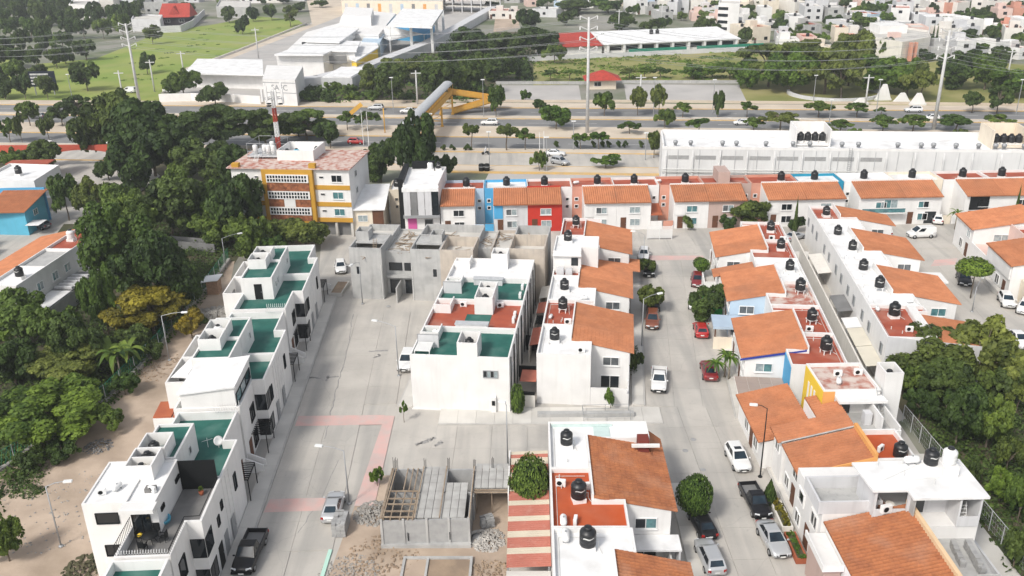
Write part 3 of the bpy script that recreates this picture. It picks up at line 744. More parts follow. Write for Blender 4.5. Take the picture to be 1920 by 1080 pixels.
# cracks and dark joint repairs
crackm = mat('crack_filler', (.27,.265,.255), (.33,.32,.31), scale=2, rough=.95)
def crack(name, pts, w_=.10, z=.069):
    q = px(*pts); b = MB(); R = random.Random(len(pts)); pp = []
    for a, c_ in zip(q, q[1:]):
        for k in range(6): t = k/6; p = a*(1-t)+c_*t; pp.append(p+Vector((R.uniform(-.12,.12), R.uniform(-.12,.12), 0)))
    for a, c_ in zip(pp, pp[1:]):
        d = (c_-a); n = Vector((-d.y, d.x, 0)).normalized()*w_*R.uniform(.3,.7); b.add([(a.x-n.x,a.y-n.y,z),(c_.x-n.x,c_.y-n.y,z),(c_.x+n.x,c_.y+n.y,z),(a.x+n.x,a.y+n.y,z)], [(0,1,2,3)])
    return b.obj(name, crackm, kind='structure')
crack('street_crack', [(662,590),(655,640),(640,700),(628,740),(618,790),(608,832)], .10); crack('street_crack', [(570,716),(582,708),(604,711)], .3); crack('street_crack', [(612,716),(616,702)], .25); crack('street_crack', [(612,709),(640,706)], .25); crack('street_crack', [(690,660),(735,657)], .3); crack('street_crack', [(700,672),(712,668),(708,664)], .25); crack('street_crack', [(560,1000),(600,940),(640,850)], .08); crack('street_crack', [(780,835),(800,828),(818,820)], .45); crack('street_crack', [(815,838),(832,826)], .4)
# manhole covers and patches
for i, (x, y) in enumerate([(1300,825),(1285,846),(1424,925),(1318,882),(728,575)]):
    g = P(x, y)
    MB().lathe([(.30,0),(.30,.012),(.26,.016),(0,.016)], n=16).obj('manhole_cover', block, None, 'iron manhole cover in the concrete, %s' % ['near the start of the right street bend', 'just below the first on the right street', 'beside the dark pickup truck', 'in front of the white car', 'by the grey building site'][i], 'manhole', 'manhole covers', loc=(g.x, g.y, .066))

# ---- highway ----
HW = ES
def strip(name, u0, u1, z, m, v0=-260, v1=260, kind='structure', t=0): return sheet(name, [HW.w(v0,u0), HW.w(v1,u0), HW.w(v1,u1), HW.w(v0,u1)], z, m, kind, t)
strip('forecourt', 72, 96.5, .006, court, -5, 30)
strip('frontage_pavement', 96.5, 101, .15, medianm, -34, 200, t=.14)
strip('service_road', 101, 112.4, .010, concrete)
strip('planted_median', 112.4, 115.7, .16, medianm, t=.15)
strip('highway_near_lanes', 115.7, 126.6, .010, asphalt)
strip('wide_median', 126.6, 138, .16, medianm, t=.15)
strip('highway_middle_lanes', 138, 146.9, .010, asphalt)
strip('narrow_median', 146.9, 150.3, .16, medianm, t=.15)
strip('highway_far_lanes', 150.3, 160.6, .010, asphalt)
strip('far_pavement', 160.6, 167, .16, medianm, t=.15)
for nm, u in (('kerb_a', 101.0), ('kerb_b', 112.4), ('kerb_c', 115.7), ('kerb_d', 126.6), ('kerb_e', 138), ('kerb_f', 146.9), ('kerb_g', 150.3), ('kerb_h', 160.6)):
    s_ = 1 if nm in 'kerb_b kerb_d kerb_f kerb_h' else -1
    strip('highway_'+nm, u-.14, u+.14, .18, kerb_yellow if nm in ('kerb_b', 'kerb_d', 'kerb_f', 'kerb_h', 'kerb_a') else kerb_m, t=.17)
strip('yellow_forecourt_kerb', 95.2, 96.4, .2, kerb_yellow, -14, 30, t=.19)
for nm, u in (('near', 121.0), ('middle', 142.4), ('far', 155.4)):
    root = setp(empty('lane_marking_'+nm, HW.w(-230, u), HW.a), kind='structure')
    me = MB().box(0, 6, -.09, .09, .011, .016).mesh('dash', paint_white)
    for i in range(38): inst('lane_dash', me, root, (i*12.0, 0, 0))
for nm, u in (('a', 116.2), ('b', 138.5), ('c', 146.4), ('d', 150.9)):
    strip('edge_line_'+nm, u-.07, u+.07, .016, paint_white)
# ---- ground beyond the highway ----
sheet('grass_field', px((0,196),(0,160),(70,120),(180,110),(235,88),(300,60),(400,46),(480,30),(560,38),(575,50),(350,135),(300,175),(330,180),(330,196)), .010, grassm)
sheet('grass_field_west', px((-200,196),(-200,85),(20,78),(30,110),(10,196)), .011, grassm)
sheet('rough_meadow', px((1000,160),(1000,118),(1060,100),(1250,92),(1420,100),(1920,120),(2300,150),(2300,190),(1920,185),(1400,150)), .010, grass2)
sheet('park_ground', px((1380,192),(1390,150),(1920,150),(2300,160),(2300,205),(1920,205)), .014, grass2)
sheet('school_yard', px((330,196),(345,135),(580,45),(640,0),(930,0),(925,25),(700,130),(560,165),(500,196)), .012, court)
sheet('unpaved_road', px((585,45),(575,0),(650,0),(640,30),(355,140),(340,130)), .016, medianm)
sheet('sports_court_west', px((925,188),(935,160),(1085,160),(1090,188)), .016, court)
sheet('sports_court_east', px((1175,190),(1170,158),(1385,160),(1400,190)), .016, court)
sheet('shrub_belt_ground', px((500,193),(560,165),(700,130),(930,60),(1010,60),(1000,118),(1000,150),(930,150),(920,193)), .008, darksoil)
sheet('sand_heap_ground', px((925,60),(930,25),(970,30),(975,52)), .014, sand)
# ------------------------------------------------------------------ white terrace row on the left
def helix(par, x0, x1, y, z, r=.26, axis='x', n=10):
    b = MB(); pts = []
    N = n*10
    for i in range(N+1):
        t = i/N; a = t*n*2*math.pi
        p = (x0+(x1-x0)*t, y+r*math.cos(a), z+r*math.sin(a))
        pts.append(p if axis == 'x' else (p[1], p[0], p[2]))
    b.rod(pts, .018, 4); b.rod([pts[0][:2]+(z-r-.3,), pts[0]], .03, 5)
    return b.obj('wire_coil', whitemet, par)
def corner_glass(par, yc, sgn, xf=.5):
    """dark corner windows on two floors at the free corner of the projecting bay"""
    for z0, h in ((3.55,1.75),(.55,1.75)):
        face = 'S' if sgn < 0 else 'N'
        win(par, face, xf-1.12, z0, 1.05, h, yc, n=1, frame=darkm, t=.04, depth=.05)
        a = yc+.05 if sgn < 0 else yc-1.75
        win(par, 'E', a, z0, 1.7, h, xf, n=2, frame=darkm, t=.04, depth=.05)
def row_house(label, uc, sgn, room=(5.5, -6.9, -3.0), enc=True, tlen=11.1, roofm=None, roomroof=None, rear=5.6, xback=-7.0, terr=None, wires=True):
    roofm = roofm or greenroof
    r = thing('terrace_house', label, 'house', RA, 0, uc)
    Y = lambda t: sgn*t
    L = [(xback,Y(.05)),(.5,Y(.05)),(.5,Y(5.9)),(-.7,Y(5.9)),(-.7,Y(tlen)),(xback,Y(tlen))]
    parapet_roof(r, L, 6.2, terr or roofm, h=.85, t=.18)
    # rear yard walls with a slab floor
    if rear:
        xl = xback-2.6; yd = [(xl,Y(.05)),(xback-.003,Y(.05)),(xback-.003,Y(rear)),(xl,Y(rear))]
        b = MB(); b.prism(yd, 0, 3.1); b.wall(yd, .16, 3.1, 6.9); b.obj('yard_wall', white, r)
        MB().box(xl+.17,xback-.17,*sorted((Y(.3),Y(rear-.2))),3.102,3.13).obj('yard_floor', cement, r)
        for i in range(int(rear/2.4)): MB().box(xl+.17,xl+.21,*sorted((Y(.9+i*2.2),Y(2.1+i*2.2))),4.2,5.6).obj('yard_opening', grey_sheet, r)
    if room:
        tl, xa, xb = room
        pr = [(xa,Y(.06)),(xb,Y(.06)),(xb,Y(tl)),(xa,Y(tl))]
        parapet_roof(r, pr, 8.85, roomroof or greenroof, h=.25, t=.18, z0=6.14, name='roof_room')
        f = 'S' if sgn < 0 else 'N'
        door(r, f, xa+1.6, 6.25, .95, 2.05, Y(tl), darkm)
        if sgn < 0: win(r, 'E', Y(4.9), 7.3, .5, .7, xb, n=1, t=.03); win(r, 'E', Y(3.6), 7.3, .5, .7, xb, n=1, t=.03)
        else: win(r, 'E', Y(3.2), 7.3, .5, .7, xb, n=1, t=.03)
        if enc:
            e = [(xa+.2,Y(.10)),(xa+2.5,Y(.10)),(xa+2.5,Y(2.5)),(xa+.2,Y(2.5))]
            MB().wall(e, .12, 8.84, 10.15).obj('tank_enclosure', white, r)
    if sgn < 0: corner_glass(r, Y(5.9), sgn)
    # facade: slots, windows, doors
    b = MB()
    for t in (.9, 1.9): b.box(.5,.56,*sorted((Y(t),Y(t+.16))),.3,6.6)
    b.obj('pilaster', white, r)
    for z0 in (3.4, .5):
        lo_ = min(Y(6.8), Y(8.2)); win(r, 'E', lo_, z0, 1.4, 1.6, -.7, n=2, frame=darkm, pane=glass)
    lo_ = min(Y(3.0), Y(4.0)); win(r, 'E', lo_, 3.6, .6, 1.5, .5, n=1, frame=darkm, pane=bluesky_glass)
    door(r, 'E', min(Y(9.0), Y(10.0)), .1, 1.0, 2.2, -.7, brownwood)
    door(r, 'E', min(Y(.5), Y(2.6))+.05, .1, 1.0, 2.2, .56, graymet)
    # tapered garden wall and steel pergola in front
    g = MB(); y0 = Y(tlen-.2)
    g.prism([(-.69,y0),(1.0,y0),(1.0,y0+.15),(-.69,y0+.15)], 0, lambda x, y: 1.7-.5*(x+.7)); g.obj('garden_wall', white, r)
    g = MB()
    ys = sorted((Y(6.1), Y(8.9)))
    for i in range(9): yy = ys[0]+(ys[1]-ys[0])*i/8; g.box(-.68,.8,yy,yy+.07,2.46,2.54)
    g.box(.72,.8,ys[0],ys[1]+.07,2.38,2.458)
    for yy in ys: g.box(.72,.8,yy,yy+.07,.15,2.376)
    g.obj('pergola', darkm, r)
    if wires: helix(r, -3.0, -.6, Y(tlen)-sgn*.3, 7.3)
    return r
# nearest full house: bigger white roof room and a grey furnished terrace
H1 = thing('terrace_house', 'white corner terrace house with furnished grey roof terrace and black partition', 'house', RA, 0, -.4)
b = MB()
b.prism([(-8.4,-.05),(.5,-.05),(.5,-5.9),(-.7,-5.9),(-.7,-9.9),(-4.9,-9.9),(-4.9,-5.9),(-8.4,-5.9)], 0, 6.14)
b.wall([(.5,-.05),(.5,-5.9),(-.7,-5.9),(-.7,-9.9),(-4.9,-9.9),(-4.9,-6.2)][::-1], .2, 6.14, 7.05, closed=False)
b.obj('wall', white, H1)
MB().prism([(-2.72,-.35),(.28,-.35),(.28,-5.68),(-.92,-5.68),(-.92,-9.68),(-4.68,-9.68),(-4.68,-5.92),(-2.72,-5.92)], 6.142, 6.2).obj('terrace_floor', greyfloor, H1)
parapet_roof(H1, [(-8.4,-.1),(-2.75,-.1),(-2.75,-5.9),(-8.4,-5.9)], 8.95, whiteroof, h=.12, t=.15, z0=6.13, name='roof_room')
MB().box(-5.2,-2.6,-7.0,-5.9,8.72,9.05).obj('canopy', white, H1)
MB().box(-5.1,-4.95,-5.88,-.3,9.0,9.12).obj('roof_ridge', white, H1)
MB().box(-2.74,.3,-.34,-.24,6.2,9.0).obj('partition_panel', darkm, H1, 'black terrace partition')
for xx in (-6.4,): 
    win(H1, 'S', -7.5, 7.2, 1.7, .95, -5.9, n=1, frame=darkm, t=.04); win(H1, 'S', -7.3, 4.1, 1.9, 1.0, -5.9, n=1, frame=darkm, t=.04)
win(H1, 'S', -4.75, 6.25, 1.35, 2.1, -5.9, n=2, frame=darkm, t=.05); win(H1, 'E', -1.5, 7.6, .9, .35, -2.75, n=1, frame=darkm, t=.03)
win(H1, 'E', -5.2, 7.6, .7, .35, -2.75, n=1, frame=darkm, t=.03)
corner_glass(H1, -5.9, -1)
for z0 in (3.5,.5): win(H1, 'E', -8.8, z0, 1.3, 1.8, -.7, n=1, frame=darkm, t=.05)
win(H1, 'E', -2.6, 3.9, .55, .9, .5, n=1, frame=darkm, t=.03); win(H1, 'E', -1.3, 4.6, .5, .8, .5, n=1, frame=darkm, t=.03)
door(H1, 'E', -3.4, .1, 1.1, 2.3, .5, darkm); door(H1, 'E', -1.6, .1, 1.0, 2.2, .5, graymet)
g = MB()
for i in range(13): g.tube((-4.8,-6.3-i*.28,7.05),(-4.8,-6.3-i*.28,7.9),.02,n=5)
g.rod([(-4.8,-6.2,7.9),(-4.8,-9.8,7.9)], .03, 6); g.obj('railing', darkm, H1)
g = MB()
for i in range(15): g.tube((-.8,-6.1-i*.26,7.05),(-.8,-6.1-i*.26,7.5),.02,n=5)
g.rod([(.38,-.4,7.5),(.38,-5.8,7.5),(-.8,-5.85,7.5),(-.8,-9.8,7.5)], .035, 6); g.obj('railing', darkm, H1)
e = [(-6.0,-.15),(-3.8,-.15),(-3.8,-2.9),(-6.0,-2.9)]
g = MB().wall(e, .13, 8.95, 10.35); g.box(-5.87,-3.93,-1.55,-1.42,8.95,10.3); g.obj('tank_enclosure', white, H1)
MB().box(-4.0,-3.2,-4.6,-4.0,8.952,9.3).obj('roof_hatch', greyfloor, H1)
helix(H1, -4.6, -1.0, -9.6, 7.25, r=.16, n=18)
H0 = thing('terrace_house', 'white terrace house at the bottom edge with green roof behind a parapet', 'house', RA, 0, -10.6)
parapet_roof(H0, [(-4.9,0),(-.7,0),(-.7,-12),(-4.9,-12)], 6.2, greenroof, h=.85, t=.2)
for z0 in (3.4,.5): win(H0, 'E', -3.5, z0, 1.4, 1.6, -.7, n=2, frame=darkm)
H2 = row_house('white terrace house with two green roof decks next to the furnished grey terrace', -.4, 1, room=(5.6,-6.2,-3.0), enc=True, rear=2.7, xback=-6.4)
H3 = row_house('white terrace house topped by a big white sloping roof', 22.6, -1, room=(4.7,-6.9,-3.0), tlen=11.3)
b = MB(); b.prism([(-6.2,-11.2),(-1.0,-11.2),(-1.0,-5.0),(-6.2,-5.0)], 6.14, lambda x, y: 8.55+.11*(x+6.2)); b.obj('roof_room', white, H3)
b = MB(); b.prism([(-6.4,-11.4),(-.85,-11.4),(-.85,-4.8),(-6.4,-4.8)], lambda x, y: 8.58+.11*(x+6.2), lambda x, y: 8.74+.11*(x+6.2)); b.obj('sloping_roof', whiteroof, H3)
win(H3, 'E', -10.9, 7.15, 5.4, 1.1, -1.0, n=3, pane=[tealglass, paleglass, bluesky_glass], frame=darkm, t=.04)
b = MB(); b.prism([(-10.9,-7.1),(-7.02,-7.1),(-7.02,-4.0),(-10.9,-4.0)], 0, 3.6); b.obj('rear_extension', white, H3)
for x0 in (-10.9,-8.9):
    MB().prism([(x0,-7.0),(x0+1.85,-7.0),(x0+1.85,-4.3),(x0,-4.3)], 3.62, lambda x, y: 3.75+.1*(y+7)).obj('red_roof_sheet', brickred, H3)
MB().prism([(-9.3,-4.6),(-7.4,-4.9),(-7.2,-.6),(-8.2,-.4)], 6.95, lambda x, y: 7.05+.25*(x+9)).obj('white_awning', whiteroof, H3)
H4 = row_house('white terrace house with twin tank enclosures beside green decks, mid row', 22.6, 1, room=(5.2,-6.9,-3.0))
H5 = row_house('white terrace house with dark door onto its green roof deck, second from far end', 45.6, -1, room=(6.2,-7.0,-3.1))
H6 = row_house('white terrace house at the far end of the left row', 45.6, 1, room=(5.2,-6.9,-3.2), wires=False)
tank(RA, -4.9, -1.1, 8.96, 'black water tank in the rear half of the nearest white tank enclosure', s=.95, stand=0)
tank(RA, -4.9, -2.6, 8.96, 'cream water tank in the front half of the nearest white tank enclosure', s=.85, stand=0, body=cream_sheet, mark=False)
tank(RA, -5.1, 1.0, 8.86, 'black water tank behind the cream one on the furnished terrace house', s=.8, stand=0)
tank(RA, -5.6, 21.4, 8.86, 'black water tank in the front tank enclosure mid way along the white row', s=.8, stand=0)
tank(RA, -5.6, 23.9, 8.86, 'pale water tank in the rear tank enclosure mid way along the white row', s=.85, stand=0, body=whitemet, mark=False)
tank(RA, -5.7, 44.2, 8.86, 'black water tank in the front enclosure at the far end of the white row', s=.8, stand=0)
tank(RA, -5.7, 47.0, 8.86, 'black water tank in the last enclosure at the far end of the white row', s=.8, stand=0)
gastank(RA, -6.3, -4.4, 8.95, 70, 'white gas tank in the middle of the white corner house roof', .8)
aircon(RA, -7.3, -5.0, 8.95, 20, 'outdoor unit at the left edge of the white corner house roof', .8)
aircon(RA, -3.4, -4.9, 8.95, -30, 'outdoor unit at the right edge of the white corner house roof', .8)
aircon(RA, -3.0, 1.3, 6.2, 90, 'outdoor unit on the green deck behind the black partition', .9)
# furniture on the grey terrace
def chair_at(x, y, rot, label):
    r = thing('patio_chair', label, 'chair', RA, x, y, 6.2, rot=rad(rot), group='patio chairs on the grey terrace')
    MB().rbox(-.27,.27,-.27,.27,.38,.44,.03).obj('seat', darkm, r)
    MB().rbox(-.27,.27,.22,.28,.44,.98,.02).obj('backrest', darkm, r)
    for sx in (-.23,.23):
        for sy in (-.23,.23): MB().tube((sx,sy,0),(sx,sy,.38),.025,n=6).obj('leg', darkm, r)
        MB().box(sx-.03,sx+.03,-.25,.25,.62,.66).obj('armrest', darkm, r)
T1 = thing('patio_table', 'round dark patio table on the grey roof terrace', 'table', RA, -3.1, -7.6, 6.2)
MB().lathe([(0,.70),(.62,.70),(.62,.74),(0,.75)], n=20).obj('table_top', darkm, T1)
for i in range(4): MB().tube((.4*math.cos(i*1.57+.6),.4*math.sin(i*1.57+.6),0),(.1*math.cos(i*1.57+.6),.1*math.sin(i*1.57+.6),.7),.03,n=6).obj('leg', darkm, T1)
chair_at(-2.15,-7.5,-95,'patio chair on the right of the round table, towards the street'); chair_at(-3.0,-6.7,0,'patio chair behind the round table')
chair_at(-4.0,-7.3,80,'patio chair on the left of the round table, with a yellow cloth'); chair_at(-3.4,-8.5,170,'patio chair in front of the round table')
MB().lathe([(0,.0),(.2,.03),(.24,.12),(.1,.22),(0,.24)], n=9).obj('folded_cloth', yellow, None, 'bright yellow cloth lying on a patio chair', 'cloth', loc=RA.w(-4.0,-7.3,6.64))
_r = thing('wading_pool', 'light blue plastic basin by the white roof room wall', 'basin', RA, -3.0, -5.0, 6.2)
MB().lathe([(0,.06),(.45,.06),(.5,.1),(.55,.3),(.62,.34),(.62,.28),(.55,0),(0,0)], n=18).obj('basin', skyblue, _r); MB().lathe([(0,.1),(.3,.1),(.25,.4),(0,.45)], n=9).obj('toys', cream, _r)
_r = thing('flower_pot', 'terracotta flower pot with small plant near the black partition', 'flower pot', RA, -.9, -1.6, 6.2)
MB().lathe([(0,0),(.14,0),(.22,.36),(.18,.36),(.16,.3),(0,.3)], n=12).obj('pot', brickred, _r)
_r2 = crown_mesh('pot_plant', 3, 5, 60, .25, 'round', LM['g'])[0]; inst('plant', _r2, _r, (0,0,.3), 0, (.3,.3,.5))
# satellite dish on the second house
_r = thing('satellite_dish', 'white satellite dish and aerial on the second green deck', 'satellite dish', RA, -1.3, 5.6, 6.2)
MB().lathe([(0,0),(.3,.04),(.45,.12),(.46,.13),(.3,.06),(0,.02)], n=16).obj('dish', whitemet, _r).rotation_euler = (rad(60), 0, rad(40))
_r.children[0].location = (0,0,.7); MB().rod([(0,0,0),(0,0,.7)], .03).rod([(-1.0,.1,.0),(-1.0,.1,1.0)], .025).rod([(-1.5,.1,.6),(-.5,.1,.9)], .02).obj('aerial', whitemet, _r)
# ------------------------------------------------------------------ green-roofed row in the middle
def green_row(label, y0, y1, roofm, enc, panel_=False, first=False, skylight=None, wm=None):
    r = thing('row_house', label, 'house', ES, 0, y0); d = y1-y0
    parapet_roof(r, [(0,.02),(10.8,.02),(10.8,d-.02),(0,d-.02)], 6.15, roofm, h=.6, t=.17)
    if enc:
        a, c = enc
        MB().prism([(5.2,a),(7.4,a),(7.4,c),(5.2,c)], 6.14, 6.9).wall([(5.2,a),(7.4,a),(7.4,c),(5.2,c)], .14, 6.9, 8.35).obj('stair_box', white, r)
    if skylight:
        a, c = skylight
        MB().box(3.7,7.4,a,c,6.16,6.95).obj('skylight_kerb', greywall, r); MB().box(3.6,7.5,a-.08,c+.08,6.952,7.02).obj('skylight_lid', galv, r)
    MB().box(.2,2.3,d*.62,d*.62+.14,6.16,7.3).box(2.16,2.3,d*.62+.143,d-.2,6.16,7.2).obj('roof_screen', white, r)
    if panel_:
        b = MB(); b.box(.3,2.6,3.0,3.08,6.16,7.75); b.obj('privacy_panel', greywall, r)
        g = MB(); g.box(.25,2.65,2.97,3.0,7.7,7.78).box(.25,.31,2.97,3.0,6.16,7.7).box(2.59,2.65,2.97,3.0,6.16,7.7); g.obj('panel_frame', graymet, r)
    # west front: garage doors, windows
    win(r, 'W', 1.2, 3.5, 1.8, 1.3, 0, n=2); win(r, 'W', 4.4, 3.5, 1.2, 1.3, 0, n=2); door(r, 'W', 1.0, .1, 2.6, 2.2, 0, graymet); door(r, 'W', 5.0, .1, 1.0, 2.1, 0)
    # east side: drain pipes and small windows
    b = MB()
    for yy in (.8, d*.5, d*.5+.35, d-.7): b.tube((10.9,yy,.2),(10.9,yy,6.5),.06,n=6)
    b.obj('drain_pipe', darkm, r)
    win(r, 'E', d*.28, 3.9, .7, .9, 10.8, n=1); win(r, 'E', d*.7, 3.9, .7, .9, 10.8, n=1)
    return r
G1 = green_row('white row house with plain front wall and green roof, nearest of the middle green row', .2, 7.4, greenroof, (.0, 3.0), True, True, None)
b = MB()
for i in range(11): b.box(.4,2.1,.55+i*.2,.65+i*.2,6.9,7.0)
b.box(2.02,2.1,.5,2.9,6.8,6.898); b.box(.4,.48,.5,2.9,6.8,6.898)
for x_ in (.44,2.06):
    for y_ in (.55,2.8): b.box(x_-.04,x_+.04,y_-.04,y_+.04,6.15,6.8)
b.obj('slatted_pergola', whitemet, G1)
win(G1, 'S', 8.0, 4.35, 1.5, .75, .02, n=4, pane=[glass, paleglass, glass, paleglass], frame=graymet)
b = MB().box(8.75,9.3,-.28,.018,0,1.9); b.prism([(8.75,-.28),(9.3,-.28),(9.3,.018),(8.75,.018)], 1.9, lambda x, y: 2.0+.5*(y+.28)); b.obj('meter_pillar', white, G1)
MB().box(8.86,9.2,-.34,-.282,1.05,1.6).obj('meter_box', darkm, G1)
MB().box(-.1,10.9,-.12,.016,0,.14).obj('plinth', white, G1)
G2 = green_row('white row house with red-brown roof and a green strip in the middle green row', 7.4, 15.3, redroof, (4.9, 7.85), False, skylight=(.25,1.1))
MB().box(4.3,7.3,1.9,4.85,6.152,6.158).obj('green_roof_strip', greenroof, G2)
G3 = green_row('white row house with green roof behind the red-brown roofed one', 15.3, 22.3, greenroof, (.05, 2.0), True, skylight=(5.9,6.8))
G4 = green_row('white row house with white roof at the far end of the middle green row', 22.3, 29.3, whiteroof, (4.6, 6.9))
tank(ES, 6.3, 1.9, 7.0, 'black water tank sunk in the white stair box of the nearest green roof', s=.85, stand=0)
tank(ES, 6.3, 13.9, 7.0, 'black water tank in the front half of the double stair box', s=.8, stand=0)
tank(ES, 6.3, 16.4, 7.0, 'black water tank in the rear half of the double stair box', s=.8, stand=0)
tank(ES, 6.3, 28.3, 7.0, 'black water tank in the stair box of the white roof at the row end', s=.8, stand=0)
gastank(ES, 1.7, 6.6, 6.15, 0, 'white gas tank at the left rear corner of the nearest green roof', .8)
aircon(ES, 3.5, 14.4, 6.15, 0, 'outdoor unit at the left rear of the red-brown roof'); aircon(ES, 8.0, 14.5, 6.15, 20, 'outdoor unit right of the double stair box')
aircon(ES, 10.1, 10.4, 6.15, 90, 'front outdoor unit on the right edge of the red-brown roof'); aircon(ES, 10.1, 11.8, 6.15, 90, 'rear outdoor unit on the right edge of the red-brown roof')
aircon(ES, 10.1, 17.6, 6.15, 90, 'front outdoor unit on the right edge of the second green roof'); aircon(ES, 10.1, 20.3, 6.15, 90, 'rear outdoor unit on the right edge of the second green roof')
gastank(ES, 1.7, 21.4, 6.15, 0, 'pale gas tank at the left rear corner of the second green roof', .8)
_r = thing('service_alley_gate', 'dark steel gates and cross walls in the alley between two rows', 'gate', ES, 11.0, 1.5)
MB().box(0,2.4,0,.12,0,2.0).obj('gate_leaf', darkm, _r); MB().box(0,2.4,6,6.12,0,2.0).obj('gate_leaf', darkm, _r); MB().box(0,2.4,14,14.12,0,2.0).obj('gate_leaf', darkm, _r); MB().box(.1,2.4,-.1,-.02,0,1.6).obj('stone_panel', offwhite, _r)

# ------------------------------------------------------------------ grey unfinished building
GC = thing('unfinished_building', 'grey raw cement shell of unfinished houses with open rooms on top', 'building', ES, 0, 29.6)
def shell(x0, x1, y0, y1, z1, m=cement, deck=6.2, nm='wall'):
    b = MB(); p = [(x0,y0),(x1,y0),(x1,y1),(x0,y1)]
    b.prism(p, 0, deck); b.wall(p, .16, deck, z1); MB().box(x0+.17,x1-.17,y0+.17,y1-.17,deck+.002,deck+.03).obj('deck_floor', concrete2, GC); return b.obj(nm, m, GC)
shell(-15.2,-10.6,0,6.2,7.7); shell(-15.2,-10.6,6.203,11.6,7.2); shell(-6.5,-2.32,0,6.2,7.7); shell(-2.317,2.3,0,5.6,7.7,cement_tan); shell(-6.5,2.3,6.203,11.6,7.4)
shell(-10.597,-6.503,2.2,11.6,6.55); shell(4.3,7.2,3.4,11.6,6.7,cement_tan); shell(7.203,12.1,.6,6.5,7.9,cement_tan); shell(7.203,12.1,6.503,11.6,7.5); shell(2.303,4.297,4.2,11.6,6.5)
for x0, x1 in ((-15.0,-10.8),(-6.3,-2.5)):
    MB().box(x0,x1,2.6,5.9,7.4,7.55).obj('upper_slab', cement, GC)
    b = MB()
    for xx in (x0, x1-.16):
        b.box(xx,xx+.16,2.6,2.76,6.2,7.398)
    b.obj('column', cement, GC)
b = MB(); b.wall([(-15.1,3.4),(-13.2,3.4),(-13.2,5.6),(-15.1,5.6)], .14, 7.55, 8.9); b.obj('roof_box', cement, GC)
b = MB(); b.wall([(-4.3,3.2),(-2.6,3.2),(-2.6,5.6),(-4.3,5.6)], .14, 7.55, 8.7); b.obj('roof_box', cement, GC)
b = MB()
for a, z0, w_, h_ in ((-10.2,3.6,1.9,1.2),(-8.0,3.6,1.2,1.2),(-10.2,.1,1.6,2.1),(-8.0,.1,1.2,2.1)): b = MB().box(a,a+w_,2.14,2.197,z0,z0+h_); b.obj('opening', glass, GC)
MB().box(-14.3,-13.8,-.03,-.003,3.8,4.9).obj('opening', glass, GC); MB().box(-3.4,-2.9,-.03,-.003,3.7,4.8).obj('opening', glass, GC)
MB().box(-8.6,-8.44,-1.2,2.19,0,2.3).obj('cross_wall', cement, GC)
MB().box(-10.55,-6.55,1.4,2.13,2.75,3.1).obj('ledge', cement, GC)
b = MB()
for xx in (-10.75,-6.35): b.tube((xx,-.06,.1),(xx,-.06,5.2),.05,n=6)
b.obj('conduit', pvc, GC)
for x_, t_ in ((-15.2,4.6),(-6.5,4.18)):
    b = MB()
    for z_ in (1.6,3.2,4.8,6.3): b.box(x_+.01,x_+t_-.01,-.012,-.002,z_,z_+.10)
    b.obj('cement_band', cement, GC)
b = MB()
for sx in (0,.45): b.tube((-12.4+sx,2.2,6.2),(-12.3+sx,2.55,8.2),.04,n=5)
for i in range(7): b.tube((-12.4,2.2+.05*i,6.4+i*.26),(-11.95,2.2+.05*i,6.4+i*.26),.03,n=5)
setp(b.obj('ladder', wood, None, loc=ES.w(0,29.6), rz=ES.a), 'wooden ladder leaning on the upper slab of the grey building', 'ladder')
RR = random.Random(5)
_pl = MB().box(-1.2,1.2,-.07,.07,0,.05).mesh('plank', wood)
_pile = thing('plank_pile', 'loose timber and planks strewn over the open decks of the grey building', 'timber', ES, 0, 29.6)
for i in range(90):
    x_, y_ = RR.choice([(-8.6,6.5),(-8.6,8.6),(3.3,7.5),(5.8,7.0),(-12.8,1.6),(-4.5,1.5),(5.7,9.3),(-8.3,4.2),(0,3),(9.6,3),(9.6,9),(-2,9)])
    o = inst('plank', _pl, _pile, (x_+RR.uniform(-1.2,1.2), y_+RR.uniform(-1.6,1.6), 6.24+RR.random()*.25), RR.uniform(0,3.14), (RR.uniform(.4,1.1),1,1)); o.rotation_euler[1] = RR.uniform(-.12,.12)
